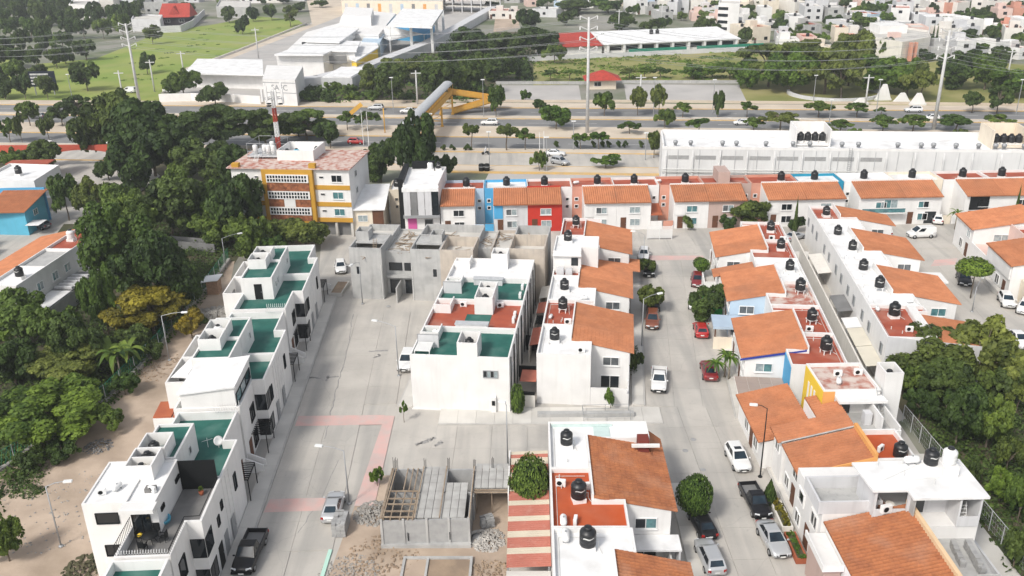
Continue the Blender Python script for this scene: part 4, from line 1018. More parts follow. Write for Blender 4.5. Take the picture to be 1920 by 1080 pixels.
# ------------------------------------------------------------------ paired two-storey houses with tiled fronts
def est_house(label, fr, xb, s, y0, y1, t0, t1, flatm, dims=(3.6,5.9,10.1), wm=None, tm=None, swin=None, wwin=None, front=True, frontm=None, near=None, zs=(6.4,5.0), step=0, backwin=False, par=.42, name='tile_roof_house'):
    """xb back line, s = +1 when the tiled front looks right; y0..y1 plot, t0..t1 tiled part"""
    wm = wm or white; fw = frontm or wm
    r = thing(name, label, 'house', fr, xb, y0); d = y1-y0; a, l, f = dims
    X = lambda x: s*x
    near = (t0-y0) > .8 if near is None else near
    T0, T1 = t0-y0, t1-y0
    if near: L = [(X(0),.01),(X(l),.01),(X(l),T0-.005),(X(a),T0-.005),(X(a),d-.01),(X(0),d-.01)]
    elif T1 < d-.8: L = [(X(0),.01),(X(a),.01),(X(a),T1+.005),(X(l),T1+.005),(X(l),d-.01),(X(0),d-.01)]
    else: L = [(X(0),.01),(X(a),.01),(X(a),d-.01),(X(0),d-.01)]
    parapet_roof(r, L, 5.8, flatm, h=par, t=.16, wm=wm)
    zr, ze = zs; slope = (ze-zr)/(f+.5-a)
    g = lambda x, y: zr+slope*(abs(x)-a)-.12
    MB().prism([(X(a+.003),T0),(X(f),T0),(X(f),T1),(X(a+.003),T1)], 0, g).obj('front_wall', fw, r)
    MB().box(X(a-.14),X(a+.02),T0-.06,T1+.06,5.85,zr+.28).obj('ridge_wall', wm, r)
    tile_roof(r, X(a+.03), zr, X(f+.5), ze, T0-.12 if near or T0 > .1 else T0+.02, T1+.12 if T1 < d-.3 else T1-.02, tm or tile, rows=16 if step else 8, step=step)
    if near:
        xw = sorted((X(f-2.9), X(f-1.2)))
        win(r, 'S', xw[0], 3.35, 1.7, .95, T0, n=2, pane=swin or [greyglass, greyglass], sill=True)
        win(r, 'S', xw[0]-.2, .5, 2.0, 1.5, T0, n=2, pane=glass)
    if front:
        fc = 'E' if s > 0 else 'W'
        for yy, ww in ((T0+.5,1.3),(T1-1.9,1.3)):
            win(r, fc, yy, 3.3, ww, 1.0, X(f), n=2, pane=wwin or greyglass)
        win(r, fc, T0+.6, .7, 1.5, 1.4, X(f), n=2); door(r, fc, T1-1.3, .1, .95, 2.1, X(f))
        if near: MB().box(X(f-.15),X(f),.02,T0-.01,0,1.6).box(X(l+.02),X(f-.16),.02,.16,0,2.2).obj('yard_wall', wm, r)
        elif T1 < d-.8: MB().box(X(f-.15),X(f),T1+.01,d-.02,0,1.6).obj('yard_wall', wm, r)
    if backwin:
        fc = 'W' if s > 0 else 'E'
        for yy in (1.1, d-2.2): win(r, fc, yy, 3.5, .85, 1.15, 0, n=2, pane=[paleglass, glass], frame=graymet)
    # roof clutter: vent pipes and a rain gutter
    b = MB(); RRR = random.Random(int(y0*10+xb))
    for k in range(3): vx = RRR.uniform(.6,a-.6); vy = RRR.uniform(.6,d-.6); b.tube((X(vx),vy,5.8),(X(vx),vy,6.15),.05,n=6)
    b.rod([(X(.5),.6,5.84),(X(.5),d-.7,5.84),(X(a-.5),d-.7,5.84)], .025, 4)
    b.obj('vent_pipes', pvc, r)
    return r
M = 'of the middle tile row'
e1 = est_house('white house with blank front wall and one black tank, nearest %s' % M, ES, 13.5, 1, 2.6, 10.1, 6.0, 10.1, whiteroof, step=.03)
e2 = est_house('house with red flat roof and orange tile front, second %s' % M, ES, 13.5, 1, 10.1, 17.3, 10.1, 16.2, redroof)
e3 = est_house('house with stained white flat roof, third %s' % M, ES, 13.5, 1, 17.3, 25.2, 21.3, 25.2, whiteroof)
e4 = est_house('house with white two-level roof room, fourth %s' % M, ES, 13.5, 1, 25.2, 33.2, 25.2, 32.0, redroof)
parapet_roof(e4, [(0,1.9),(3.7,1.9),(3.7,3.6),(5.9,3.6),(5.9,8.0),(0,8.0)], 8.6, whiteroof, h=.3, t=.15, z0=5.75, name='roof_room')
MB().box(2.4,3.3,1.86,1.897,6.9,8.0).obj('opening', glass, e4); MB().box(-.05,3.75,1.5,1.9,8.3,8.42).obj('canopy', white, e4)
b = MB().rbox(.5,1.5,.6,1.4,5.8,6.9).rbox(1.7,2.6,.6,1.4,5.8,6.8); b.obj('cupboards', greywall, e4)
e5 = est_house('house with long tiled front reaching the far street, fifth %s' % M, ES, 13.5, 1, 33.2, 41.0, 37.0, 41.0, whiteroof)
tile_roof(e5, 5.95, 4.0, 11.7, 3.3, 1.3, 6.0, tile, rows=6, name='porch_roof')
e6 = est_house('house with red flat roof at the far end, sixth %s' % M, ES, 13.5, 1, 41.0, 48.9, 41.0, 47.3, redroof)
MB().box(-1.9,-.1,.4,3.0,2.45,2.55).obj('lean_to_roof', rust_sheet, e1)
for hh, a_, c_, mm in ((e2,2.0,6.8,rust_sheet),(e3,.5,3.2,darkm),(e3,4.0,7.4,rust_sheet),(e4,1,5,concrete2)):
    b = MB()
    if mm is darkm:
        for i in range(9): b.box(-1.6,-.1,a_+i*.3,a_+i*.3+.08,2.5,2.6)
        for i in range(4): b.box(-1.6+i*.45,-1.54+i*.45,a_,c_,2.42,2.497)
    else:
        n_ = 14
        for i in range(n_):
            y_ = a_+(c_-a_)*i/n_; b.prism([(-1.75,y_),(-.02,y_),(-.02,y_+(c_-a_)/n_-.03),(-1.75,y_+(c_-a_)/n_-.03)], lambda x, y: 2.7+.2*x, lambda x, y: 2.76+.2*x)
    b.obj('lean_to_roof', mm, hh)
    MB().box(-1.85,-1.75,a_,c_,0,2.3).obj('yard_wall', offwhite, hh)
_tl = 'black water tank %s ' + M
for i, (x_, y_, z_, sd) in enumerate([(15.2,6.4,5.8,1),(15.6,14.6,5.8,2),(15.4,20.8,5.8,1),(15.2,31.2,8.6,1),(15.6,45.6,5.8,2)]):
    tank(ES, x_, y_, z_, _tl % ['on the nearest white flat roof', 'on the red flat roof, second house', 'on the stained white roof, third house', 'on the high white roof room', 'on the last red flat roof'][i], stand=sd)
gastank(ES, 14.3, 12.6, 5.8, 80, 'upright white gas tank on the red roof of the second middle house', .7); aircon(ES, 16.4, 11.2, 5.8, 10, 'outdoor unit at the front of the red roof, second middle house')
aircon(ES, 18.3, 4.0, 5.8, 5, 'outdoor unit on the nearest white flat roof of the middle row'); gastank(ES, 14.6, 43.0, 5.8, 30, 'white gas tank on the last red roof of the middle row', .7)
gastank(ES, 18.0, 18.3, 5.8, 10, 'white gas tank on the stained white roof of the third middle house', .8)
# right row
M2 = 'of the right tile row'
f1 = est_house('white house with blue eave board and green-paned window, nearest %s' % M2, ES, 46.3, -1, 2.2, 10.2, 5.9, 10.2, redroof, step=.03, swin=[paleglass, tealglass])
tile_fascia = MB().prism([(-3.7,3.52),(-10.65,3.52),(-10.65,3.585),(-3.7,3.585)], lambda x, y: 6.05-.2*(abs(x)-3.6), lambda x, y: 6.27-.2*(abs(x)-3.6)).obj('blue_fascia', mat('royal_blue', (.03,.05,.30), rough=.6), f1)
MB().box(-5.96,-5.905,-.05,3.6,0,5.9).obj('blue_side_wall', bluewall, f1)
b = MB(); b.box(-11.2,-6.0,-.9,3.5,2.55,2.7); b.obj('terrace_slab', offwhite, f1)
for i in range(4):
    for j in range(3): MB().box(-11.15+i*1.29,-9.88+i*1.29,-.85+j*1.45,.58+j*1.45,2.702,2.72).obj('terrace_tile', beigefloor, f1)
f2 = est_house('house with red flat roof and orange tile front, second %s' % M2, ES, 46.3, -1, 10.2, 17.8, 10.2, 16.0, redroof)
f3 = est_house('house with worn red roof and pale blue porch roof, third %s' % M2, ES, 46.3, -1, 17.8, 25.4, 21.3, 25.4, wornred, frontm=paleblue)
MB().prism([(-12.4,-.3),(-5.95,-.3),(-5.95,3.3),(-12.4,3.3)], 2.8, lambda x, y: 2.9+.02*abs(x)).obj('porch_roof', blue_sheet, f3)
b = MB()
for x_ in (-12.2,-9.2,-6.4): b.box(x_,x_+.15,-.2,-.05,0,2.78)
b.obj('porch_post', brownwood, f3); MB().box(-12.3,-10.0,-.25,-.1,0,1.7).obj('garden_wall', cream, f3)
f4 = est_house('house with mottled white flat roof, fourth %s' % M2, ES, 46.3, -1, 25.4, 33.6, 25.4, 30.6, whiteroof)
tile_roof(f4, -6.0, 5.65, -11.4, 4.4, 5.25, 8.1, tile, rows=6, name='side_roof'); MB().box(-10.6,-6.0,5.3,7.9,0,4.3).obj('side_wall', white, f4)
_g = MB().box(-12.6,-12.45,2.2,5.6,0,1.7).box(-12.6,-10.2,5.45,5.6,0,1.7).box(-12.6,-10.2,2.2,2.35,0,1.7); _g.obj('green_gate', green_paint, f4)
f5 = est_house('house with red flat roof and two tanks, fifth %s' % M2, ES, 46.3, -1, 33.6, 41.0, 36.7, 41.0, redroof)
MB().box(-12.3,-10.15,-.05,.1,0,2.4).box(-12.3,-12.15,.1,3.0,0,2.6).obj('garden_wall', white, f5)
f6 = est_house('house with red flat roof at the far end, sixth %s' % M2, ES, 46.3, -1, 41.0, 48.9, 41.0, 47.1, redroof)
_tl = 'black water tank %s ' + M2
for i, (x_, y_, sd, s_) in enumerate([(44.6,6.0,2,1.1),(44.5,13.6,2,1),(44.7,22.4,2,1.1),(44.6,29.6,1,1),(44.7,37.8,1,1),(44.4,45.4,1,1)]):
    tank(ES, x_, y_, 5.8, _tl % ['on the nearest red flat roof', 'on the second red flat roof', 'on the worn red roof', 'on the mottled white roof', 'on the fifth roof', 'on the last roof'][i], stand=sd, s=s_)
aircon(ES, 43.9, 11.4, 5.8, 0, 'outdoor unit in front of the second tank of the right row'); aircon(ES, 44.1, 42.0, 5.8, 0, 'outdoor unit near the wall on the last roof of the right row')
aircon(ES, 45.6, 41.7, 5.8, 0, 'outdoor unit at the right edge of the last roof of the right row'); gastank(ES, 45.5, 15.8, 5.8, 80, 'white gas tank behind the second tank of the right row', .7)
# back row
M3 = 'of the white back row'
D3 = (3.8,6.2,11.6)
h1 = est_house('house with red flat roof and grey end wall, nearest %s' % M3, ES, 52, 1, 9.8, 18.7, 12.4, 17.0, redroof, dims=(4.4,6.4,11.6), near=False, backwin=True, zs=(6.0,4.9))
MB().prism([(0.02,-.06),(11.6,-.06),(11.6,.004),(0.02,.004)], 0, lambda x, y: 6.25-(.0 if x < 4.4 else .13*(x-4.4))).obj('end_wall', greywall, h1)
MB().box(4.3,5.3,.1,8.6,5.81,6.35).obj('light_well_wall', white, h1)
tile_roof(h1, 5.4, 5.95, 12.0, 4.9, .05, 2.7, tile, rows=6, name='tile_roof')
h2 = est_house('house with white flat roof and teal-framed window, second %s' % M3, ES, 52, 1, 18.7, 26.5, 22.4, 26.5, whiteroof, dims=D3, backwin=True, swin=[tealglass, tealglass])
h3 = est_house('house with white flat roof and dormer wall, third %s' % M3, ES, 52, 1, 26.5, 33.8, 26.5, 31.6, whiteroof, dims=D3, backwin=True)
h4 = est_house('house with long white garage roof on its right, fourth %s' % M3, ES, 52, 1, 33.8, 41.8, 37.4, 41.8, whiteroof, dims=D3, backwin=True)
MB().box(6.3,14.4,-.1,3.4,3.05,3.3).box(6.4,14.2,0.05,.2,0,3.04).box(14.0,14.2,.2,3.2,0,3.04).obj('garage', white, h4)
h5 = est_house('house with white flat roof, fifth %s' % M3, ES, 52, 1, 41.8, 50.8, 41.8, 46.4, whiteroof, dims=D3, backwin=True)
h6 = est_house('house with small red roof patch at the far end, sixth %s' % M3, ES, 52, 1, 50.8, 57.4, 52.0, 57.4, redroof, dims=D3, backwin=True, near=True)
_tl = 'black water tank %s ' + M3
for i, (x_, y_, s_, sd) in enumerate([(54.3,16.0,1.15,1),(54.6,24.0,1.05,2),(54.4,31.3,1.05,0),(54.4,37.8,1,1),(54.0,45.2,1,0),(53.9,53.2,1,1)]):
    tank(ES, x_, y_, 5.8, _tl % ['on the nearest red roof', 'on the second white roof', 'on the third white roof', 'on the fourth white roof', 'on the fifth roof', 'on the far red patch'][i], stand=sd, s=s_)
aircon(ES, 55.0, 12.2, 5.8, 0, 'outdoor unit on the nearest red roof of the back row'); aircon(ES, 62.4, 12.0, 5.1, 0, 'outdoor unit on the low tiled roof at the street end of the back row')
gastank(ES, 52.9, 17.8, 5.8, 90, 'white gas tank at the left edge of the red back-row roof', .8); gastank(ES, 52.9, 34.6, 5.8, 90, 'white gas tank at the left edge of the fourth back-row roof', .8)
gastank(ES, 57.4, 20.4, 5.8, 10, 'pale gas tank at the right of the second back-row roof', .7)
_r = thing('alley_wall', 'long pale garden wall in the alley behind the white back row', 'wall', ES, 49.8, 4)
MB().box(-.1,.1,0,52,0,2.4).obj('wall', offwhite, _r); MB().box(-3.0,-.12,0,52,.006,.02).obj('alley_floor', cement, _r)
for i, (a_, c_, mm, nm) in enumerate([(8.6,13.4,cream_sheet,'cream'),(13.6,18.4,cream_sheet,'beige'),(18.6,21.5,whiteroof,'white'),(23.5,28.6,grey_sheet,'dark grey'),(36.5,44.0,offwhite,'pale')]):
    _r = thing('yard_canopy', '%s sheet canopy over a back yard in the alley, %s from the front' % (nm, nth(i)), 'canopy', ES, 50.0, a_+1)
    MB().prism([(.12,0),(1.97,0),(1.97,c_-a_),(.12,c_-a_)], lambda x, y: 2.5+.12*x, lambda x, y: 2.58+.12*x).obj('canopy_sheet', mm, _r)
    b = MB()
    for y_ in (.1,c_-a_-.2): b.box(.14,.24,y_,y_+.1,0,2.48)
    b.obj('canopy_post', graymet, _r)
_r = thing('yard_wall', 'cement side wall and low walls at the end of the alley', 'wall', ES, 46.5, 49.2)
MB().box(0,4.6,0,.15,0,1.4).obj('wall', white, _r)
# ------------------------------------------------------------------ near middle block
DN = (3.5,6.1,9.9)
n1 = est_house('house with bright red flat roof and teal-paned window, beside the striped roof', NB, -.4, 1, 5.6, 13.7, 9.2, 13.7, redroof2, dims=DN, tm=tile_old, step=.035, swin=[glass, tealglass], zs=(6.5,5.1))
MB().box(6.3,10.6,1.6,3.55,2.5,2.68).obj('carport_roof', whiteroof, n1); MB().box(10.4,10.55,1.7,3.5,0,2.49).box(6.2,6.3,1.7,3.5,0,2.49).obj('carport_wall', greywall, n1)
n2 = est_house('house with white flat roof and mint skylight at the street corner', NB, -.4, 1, 13.7, 21.3, 13.7, 18.4, whiteroof, dims=(3.5,9.2,9.9), tm=tile_old, step=.035, zs=(6.5,5.1))
MB().box(4.2,5.7,5.6,7.2,5.81,5.85).obj('skylight', mat('mint_glass', (.55,.66,.635), (.50,.61,.585), scale=2, rough=.3), n2)
MB().box(.3,6.0,7.25,7.4,5.81,6.05).obj('mint_band', MATS['mint_glass'], n2)
MB().box(8.0,9.0,3.4,4.6,5.5,6.7).obj('chimney', mat('dark_red_render', (.17,.035,.025), rough=.8), n2); MB().box(7.4,9.9,3.1,3.38,6.2,6.45).obj('white_beam', white, n2)
tile_roof(n2, 9.2, 5.5, 10.6, 4.4, 3.0, 7.4, tile_old, rows=5, name='side_tile_roof')
n3 = est_house('house with white flat roof and one big tank at the bottom edge', NB, -.4, 1, -6.5, 5.55, -6.4, 2.7, whiteroof, dims=(4.6,6.3,9.9), tm=tile_old, step=.035, near=False, zs=(6.4,5.1))
tank(NB, 1.2, 17.6, 5.8, 'black water tank on the white corner roof with the mint skylight', s=1.0, stand=1)
tank(NB, 1.9, 9.6, 5.8, 'black water tank on the bright red roof', s=1.15, stand=1)
tank(NB, 2.3, 3.6, 5.8, 'large black water tank on the white roof at the bottom edge', s=1.15, stand=1)
aircon(NB, .5, 11.6, 5.8, -10, 'outdoor unit at the left of the bright red roof', 1.0); aircon(NB, 2.5, 11.1, 5.8, 10, 'outdoor unit behind the tank on the bright red roof', 1.0)
aircon(NB, 1.5, 6.6, 5.8, 80, 'upended outdoor unit at the front of the bright red roof', .9)
gastank(NB, .55, 6.5, 5.8, 90, 'white gas tank at the front left of the bright red roof', 1.0); gastank(NB, .65, 4.6, 5.8, 90, 'white gas tank on the white roof at the bottom edge', 1.1)
# striped sheet roof of the neighbouring yard
SR = thing('striped_roof', 'striped red and cream sheet roof over a long yard', 'roof', NB, -4.0, 4.9)
stripe_red = mat('dusty_red_sheet', (.47,.17,.125), (.42,.15,.11), scale=.6, rough=.8, streak=(.55,.36,.30), streak_amt=.3)
stripe_cr = mat('cream_sheet_stripe', (.60,.54,.43), (.55,.49,.39), scale=.6, rough=.8)
y_ = 0.0; i = 0
for w_ in (1.5,.75,1.35,.8,1.3,.7,1.5,.7,1.4,.8,1.4,.7,1.2,1.1,.6,.5):
    if y_+w_ > 16.3: break
    b = MB(); nw = max(2, int(w_/.12))
    for k in range(nw):
        ya, yb = y_+w_*k/nw, y_+w_*(k+1)/nw-.012
        b.prism([(0,ya),(3.55,ya),(3.55,yb),(0,yb)], lambda x, y: 2.85+.04*x, lambda x, y: 2.93+.04*x+(.02 if k % 2 else 0))
    b.obj('roof_sheet', stripe_red if i % 2 == 0 else stripe_cr, SR); y_ += w_; i += 1
b = MB()
for yy in (.1,5.3,10.6,15.8): b.box(.05,.2,yy,yy+.15,0,2.84).box(3.3,3.45,yy,yy+.15,0,2.84)
b.obj('post', graymet, SR)
MB().box(-.12,.0,9.5,16.3,0,3.1).obj('yard_wall', white, SR); MB().box(3.552,3.6,0,16.3,0,2.6).obj('rear_wall', cement, SR)
MB().box(0,3.5,-4.5,-.1,2.5,2.62).obj('front_slab', concrete2, SR)

# ------------------------------------------------------------------ low building site
BS = thing('building_site', 'half-built grey block house with timber formwork and white vault panels', 'building', NB, -15.0, 10.6)
b = MB(); b.wall([(0,.3),(7.7,.6),(7.7,8.1),(0,8.1)], .16, 0, 2.75)
b.box(2.9,3.05,.6,7.9,0,2.7); b.box(5.1,5.25,.6,7.9,0,2.7); b.box(.2,7.6,4.4,4.55,0,2.7)
b.obj('block_wall', block, BS)
b = MB()
for xx in (0.02,1.9,3.9,5.8,7.5): b.box(xx,xx+.2,.22+xx*.039,.34+xx*.039,0,2.95)
b.obj('column', cement, BS)
b = MB(); b.box(-.05,7.75,.15,.62,-.02,.35); b.obj('footing', cement, BS)
for xx in (2.3,5.9):
    MB().box(xx,xx+.08,.2+xx*.04,.30+xx*.04,.7,1.5).obj('wall_slot', glass, BS)
VP = MB(); n_ = 6
for i in range(n_):
    for j in range(n_): pass
def vault(w_, d_):
    b = MB(); V = []; N = 5
    for i in range(N+1):
        for j in range(N+1):
            s, t = i/N, j/N; V.append((s*w_, t*d_, (0.05+.035*math.sin(math.pi*s)*math.sin(math.pi*t)) if 0 < s < 1 and 0 < t < 1 else .05))
    F = [(i*(N+1)+j, (i+1)*(N+1)+j, (i+1)*(N+1)+j+1, i*(N+1)+j+1) for i in range(N) for j in range(N)]
    b.smooth = True; b.add(V, F); b.smooth = False; b.box(0,w_,0,d_,-.04,.02); return b.mesh('vault_panel', mat('vault_panel', (.43,.425,.405), (.36,.35,.335), scale=1.2, rough=.9, rnd=.06))
va = vault(.62, 1.25)
for x0, nx, y0, ny in ((3.1,3,.7,6),(5.3,3,.7,4),(7.8,5,5.0,3)):
    for i in range(nx):
        for j in range(ny):
            if x0 == 5.3 and False: continue
            inst('vault_panel', va, BS, (x0+i*.66, y0+j*1.28, 2.78))
beam = MB().box(-.05,.05,0,1,0,.12).mesh('timber_beam', wood)
RR = random.Random(9)
def beam_at(x, y, ln, rz=0, z=2.76): inst('timber_beam', beam, BS, (x, y, z), rz, (1, ln, 1))
for xx in (.3,.9,1.7,2.4,2.8): beam_at(xx, .4, 4.0, 0, 2.78)
for yy in (.6,1.4,2.4,3.2,4.3): beam_at(2.85, yy, 2.7, rad(90), 2.92)
for xx in (1.5,2.0,2.45): beam_at(xx, 4.6, 3.4, 0, 2.8)
for xx in (2.98,5.12,7.68): beam_at(xx, .5, 7.6, 0, 2.96)
for yy in (4.75,4.4,8.0): beam_at(11.2, yy, 3.4, rad(90), 2.7)
for xx in (.05,.15,.28): beam_at(xx, .4, 7.4, RR.uniform(-.03,.03), 2.95)
b = MB()
for xx in (8.0,9.4,10.9): b.tube((xx,5.0,0),(xx,5.0,2.7),.05,n=5)
b.obj('prop', wood, BS); MB().box(7.8,11.0,8.0,8.15,0,2.6).box(7.72,7.85,4.0,8.0,0,2.6).obj('rear_wall', block, BS)
b = MB()
for xx in (.1,.35,3.0,5.2,7.6,9.3,10.9):
    for k in range(3): b.tube((xx+k*.09,8.05,2.7),(xx+k*.09+.02,8.08,3.7+RR.random()*.4),.02,n=4)
b.obj('rebar', darkm, BS)
# site ground, foundation trench, rubble, block stacks
sheet('site_ground', [tuple(NB.w(x,y).xy) for x, y in ((-20.2,-20),(-18.2,21.6),(-4.1,21.8),(-3.9,-20))], .020, sand)
FD = thing('foundation_frame', 'concrete foundation beams laid out on the soil in front of the site', 'foundation', NB, -12.9, 3.0)
b = MB(); b.wall([(0,0),(5.9,0),(5.9,6.4),(0,6.4)], .22, 0, .3); b.obj('foundation_beam', cement, FD)
MB().box(2.0,2.2,.22,6.18,0,.28).box(.22,1.99,3.6,3.8,0,.28).box(2.21,5.68,3.6,3.8,0,.28).obj('cross_beam', cement, FD)
for x0, x1, y0, y1 in ((.24,1.98,3.82,6.16),(2.22,5.66,3.82,6.16),(.24,1.98,.24,3.58),(2.22,5.66,.24,3.58)): MB().box(x0,x1,y0,y1,.021,.14).obj('soil_fill', dirt if x0 > 1 else sand, FD)
blk = MB().box(0,.39,0,.19,0,.19).mesh('block', block)
def stack(label, fr, x, y, nx, ny, nz, rz=0, jit=.01, z=.06):
    r = thing('block_stack', label, 'block stack', fr, x, y, z, rot=rad(rz), group='stacked concrete blocks'); R = random.Random(nx*7+ny)
    for k in range(nz):
        for i in range(nx):
            for j in range(ny):
                if k == nz-1 and R.random() < .25: continue
                inst('block', blk, r, (i*.40+R.uniform(-jit,jit), j*.2+R.uniform(-jit,jit), k*.195), R.uniform(-.03,.03))
stack('tall stack of grey concrete blocks by the silver car', NB, -19.6, 12.2, 3, 11, 7)
stack('small heap of grey blocks under the formwork of the site', NB, -6.4, 13.2, 3, 4, 5, 20, .05)
def rubble(label, G, r, n, seed, smin=.08, smax=.3, m=None, name='rubble_heap', h=.5):
    R = random.Random(seed); root = setp(empty(name, G), label, 'rubble'); b = MB()
    for i in range(n):
        a = R.uniform(0,6.28); d = r*math.sqrt(R.random()); s = R.uniform(smin,smax); z = max(0,h*(1-d/r))*R.random()
        x, y = d*math.cos(a), d*math.sin(a); k = [R.uniform(.6,1.1)*s for _ in range(8)]
        b.add([(x-k[0],y-k[1],z),(x+k[2],y-k[3],z),(x+k[4],y+k[5],z),(x-k[6],y+k[7],z),(x-k[1]*.6,y-k[2]*.6,z+k[0]),(x+k[3]*.6,y-k[4]*.5,z+k[5]*.8),(x+k[6]*.5,y+k[7]*.6,z+k[2]),(x-k[5]*.6,y+k[0]*.5,z+k[3]*.7)],
              [(4,5,6,7),(0,1,5,4),(1,2,6,5),(2,3,7,6),(3,0,4,7)])
    o = b.obj('rubble_stones', m or rubblem, root, kind='stuff'); return root
rubble('grey rubble between the block stack and the half-built house', NB.w(-16.4,15.6,.02), 1.9, 420, 1, .05, .17)
rubble('pale gravel patch in the lower left of the site', NB.w(-17.2,7.4,.02), 2.6, 420, 2, .03, .10, h=.25)
rubble('broken concrete in the shade of the formwork', NB.w(-5.9,11.8,.02), 1.6, 380, 3, .05, .17)
rubble('scattered earth clods in front of the half-built house', NB.w(-14.6,9.3,.02), 3.4, 260, 4, .04, .16, dirt, h=.15)
rubble('scattered stones right of the foundation beams', NB.w(-5.6,7.2,.02), 2.0, 160, 5, .04, .16, dirt, h=.15)
_r = thing('mortar_pan', 'pale round concrete pan near the props of the site', 'pan', NB, -6.6, 12.0, .03)
MB().lathe([(0,.08),(.85,.08),(1.0,.2),(1.02,.2),(.9,0),(0,0)], n=20).obj('pan', concrete2, _r); MB().lathe([(0,.3),(.4,.2),(.8,.09)], n=14).obj('mortar', cement, _r)
MB().box(-.16,.16,0,22,.02,.14).obj('drain_edge', mat('mint_paint', (.45,.68,.58), rough=.7), None, 'mint painted kerb edge along the site by the left street', 'kerb', loc=NB.w(-19.4,-11.5), rz=NB.a)

# ------------------------------------------------------------------ near right houses (plain plan axes)
yh = thing('tile_roof_house', 'house with yellow wall panel, worn red roof and white tank tower', 'house', W0, 0, 0)
parapet_roof(yh, [(29.9,76.0),(35.4,76.0),(35.4,81.6),(29.9,81.6)], 7.1, wornred, h=.35, t=.18)
MB().box(29.86,29.897,76.05,81.5,2.5,7.3).obj('yellow_panel', yellow, yh, 'yellow painted wall panel')
MB().box(29.86,31.0,75.94,75.997,2.5,7.3).obj('yellow_return', orange_trim, yh)
for i in range(3): MB().box(29.82,29.858,78.0+i*.9,78.4+i*.9,4.4,6.2).obj('slit_window', white, yh)
MB().wall([(35.75,76.2),(37.5,76.2),(37.5,78.5),(35.75,78.5)], .15, 0, 9.1).box(35.9,37.35,76.35,78.35,7.2,7.4).obj('tank_tower', white, yh)
MB().box(31.3,35.7,71.2,75.95,3.9,4.9).obj('balcony_base', cement, yh)
b = MB(); b.box(31.3,31.45,71.2,75.9,4.9,5.9); b.box(31.3,35.7,71.2,71.35,4.9,5.8); b.box(35.55,35.7,71.4,76.1,4.9,6.1); b.obj('balcony_wall', white, yh)
MB().box(31.0,35.6,74.6,75.95,6.7,6.95).obj('balcony_canopy', white, yh); MB().box(31.6,32.6,75.9,75.997,4.95,6.6).obj('opening', glass, yh); MB().box(33.2,33.9,73.6,74.4,4.92,6.2).obj('washing_machine', greywall, yh); MB().box(34.2,34.35,72.2,75.9,4.9,6.6).obj('partition', white, yh)
b = MB()
for sx in (35.0,35.5): b.tube((sx,74.2,4.9),(sx,76.1,7.6),.035,n=5)
for i in range(9): b.tube((35.0,74.3+.2*i,5.05+i*.285),(35.5,74.3+.2*i,5.05+i*.285),.03,n=5)
b.obj('ladder', graymet, yh)
MB().box(23.9,29.85,83.0-.0,83.15,0,2.6).obj('side_wall', white, yh)
MB().prism([(23.9,74.0),(28.6,74.0),(28.6,83.0),(23.9,83.0)], 0, lambda x, y: 2.95+.25*(x-23.9)).obj('garage_wall', white, yh)
tile_roof(yh, 28.7, 4.35, 23.4, 3.1, 73.9, 83.1, tile, rows=14, step=.03, name='garage_tile_roof')
win(yh, 'W', 75.5, .9, 1.4, 1.2, 23.9, n=2); win(yh, 'W', 79.0, .9, 1.4, 1.2, 23.9, n=2); door(yh, 'W', 77.4, .1, 1.0, 2.1, 23.9)
MB().prism([(24.9,71.25),(31.25,71.25),(31.25,77.6),(28.7,77.6),(28.7,73.9),(24.9,73.9)], 0, lambda x, y: 4.6+.25*(x-24.9)).obj('front_wall', white, yh)
tile_roof(yh, 31.35, 6.35, 24.4, 4.75, 71.25, 73.95, tile, rows=16, step=.03, name='front_tile_roof'); tile_roof(yh, 31.35, 6.35, 28.72, 5.745, 73.95, 75.9, tile, rows=6, step=.03, name='rear_tile_roof')
tile_roof(yh, 29.8, 5.99, 28.72, 5.745, 75.9, 77.7, tile, rows=3, step=.03, name='rear_tile_roof')
win(yh, 'W', 72.0, 3.0, 1.2, .9, 24.9, n=2)
tank(W0, 36.62, 77.4, 7.4, 'black water tank sunk in the top of the white tower', s=1.0, stand=0)
aircon(W0, 32.4, 79.4, 7.1, 0, 'outdoor unit left of the middle on the worn red roof'); aircon(W0, 34.5, 79.6, 7.1, 0, 'outdoor unit at the right rear of the worn red roof'); gastank(W0, 32.0, 77.9, 7.1, 70, 'white gas tank on the worn red roof', .9)
oh = thing('tile_roof_house', 'house with orange-edged tile roof and small red roof behind it', 'house', W0, 0, 0)
MB().prism([(25.2,66.3),(31.2,66.3),(31.2,71.1),(25.2,71.1)], 0, lambda x, y: 4.55+.25*(x-25.2)).obj('front_wall', white, oh)
tile_roof(oh, 31.2, 6.25, 24.7, 4.65, 66.2, 71.1, tile, rows=16, step=.035)
MB().box(31.2,31.5,66.1,71.2,4.5,6.75).obj('ridge_wall', orange_trim, oh); MB().prism([(25.0,66.12),(31.2,66.12),(31.2,66.2),(25.0,66.2)], lambda x, y: 4.4+.25*(x-24.9), lambda x, y: 4.75+.25*(x-24.9)).obj('orange_fascia', orange_trim, oh)
MB().tube((24.7,71.17,4.78),(31.2,71.17,6.38),.07,n=6).obj('cable_duct', cement, oh)
parapet_roof(oh, [(31.5,66.2),(35.0,66.2),(35.0,71.1),(31.5,71.1)], 5.6, redroof2, h=.5, t=.2)
win(oh, 'W', 67.2, 3.0, 1.4, .9, 25.2, n=2); win(oh, 'W', 69.3, .8, 1.2, 1.2, 25.2, n=2); door(oh, 'W', 67.6, .1, 1.0, 2.1, 25.2)
tank(W0, 34.0, 67.4, 5.6, 'black water tank on the small red roof beside the orange-edged tiles', s=1.05, stand=0); aircon(W0, 32.6, 68.2, 5.6, 40, 'pale outdoor unit on the small red roof near the tank', .9)
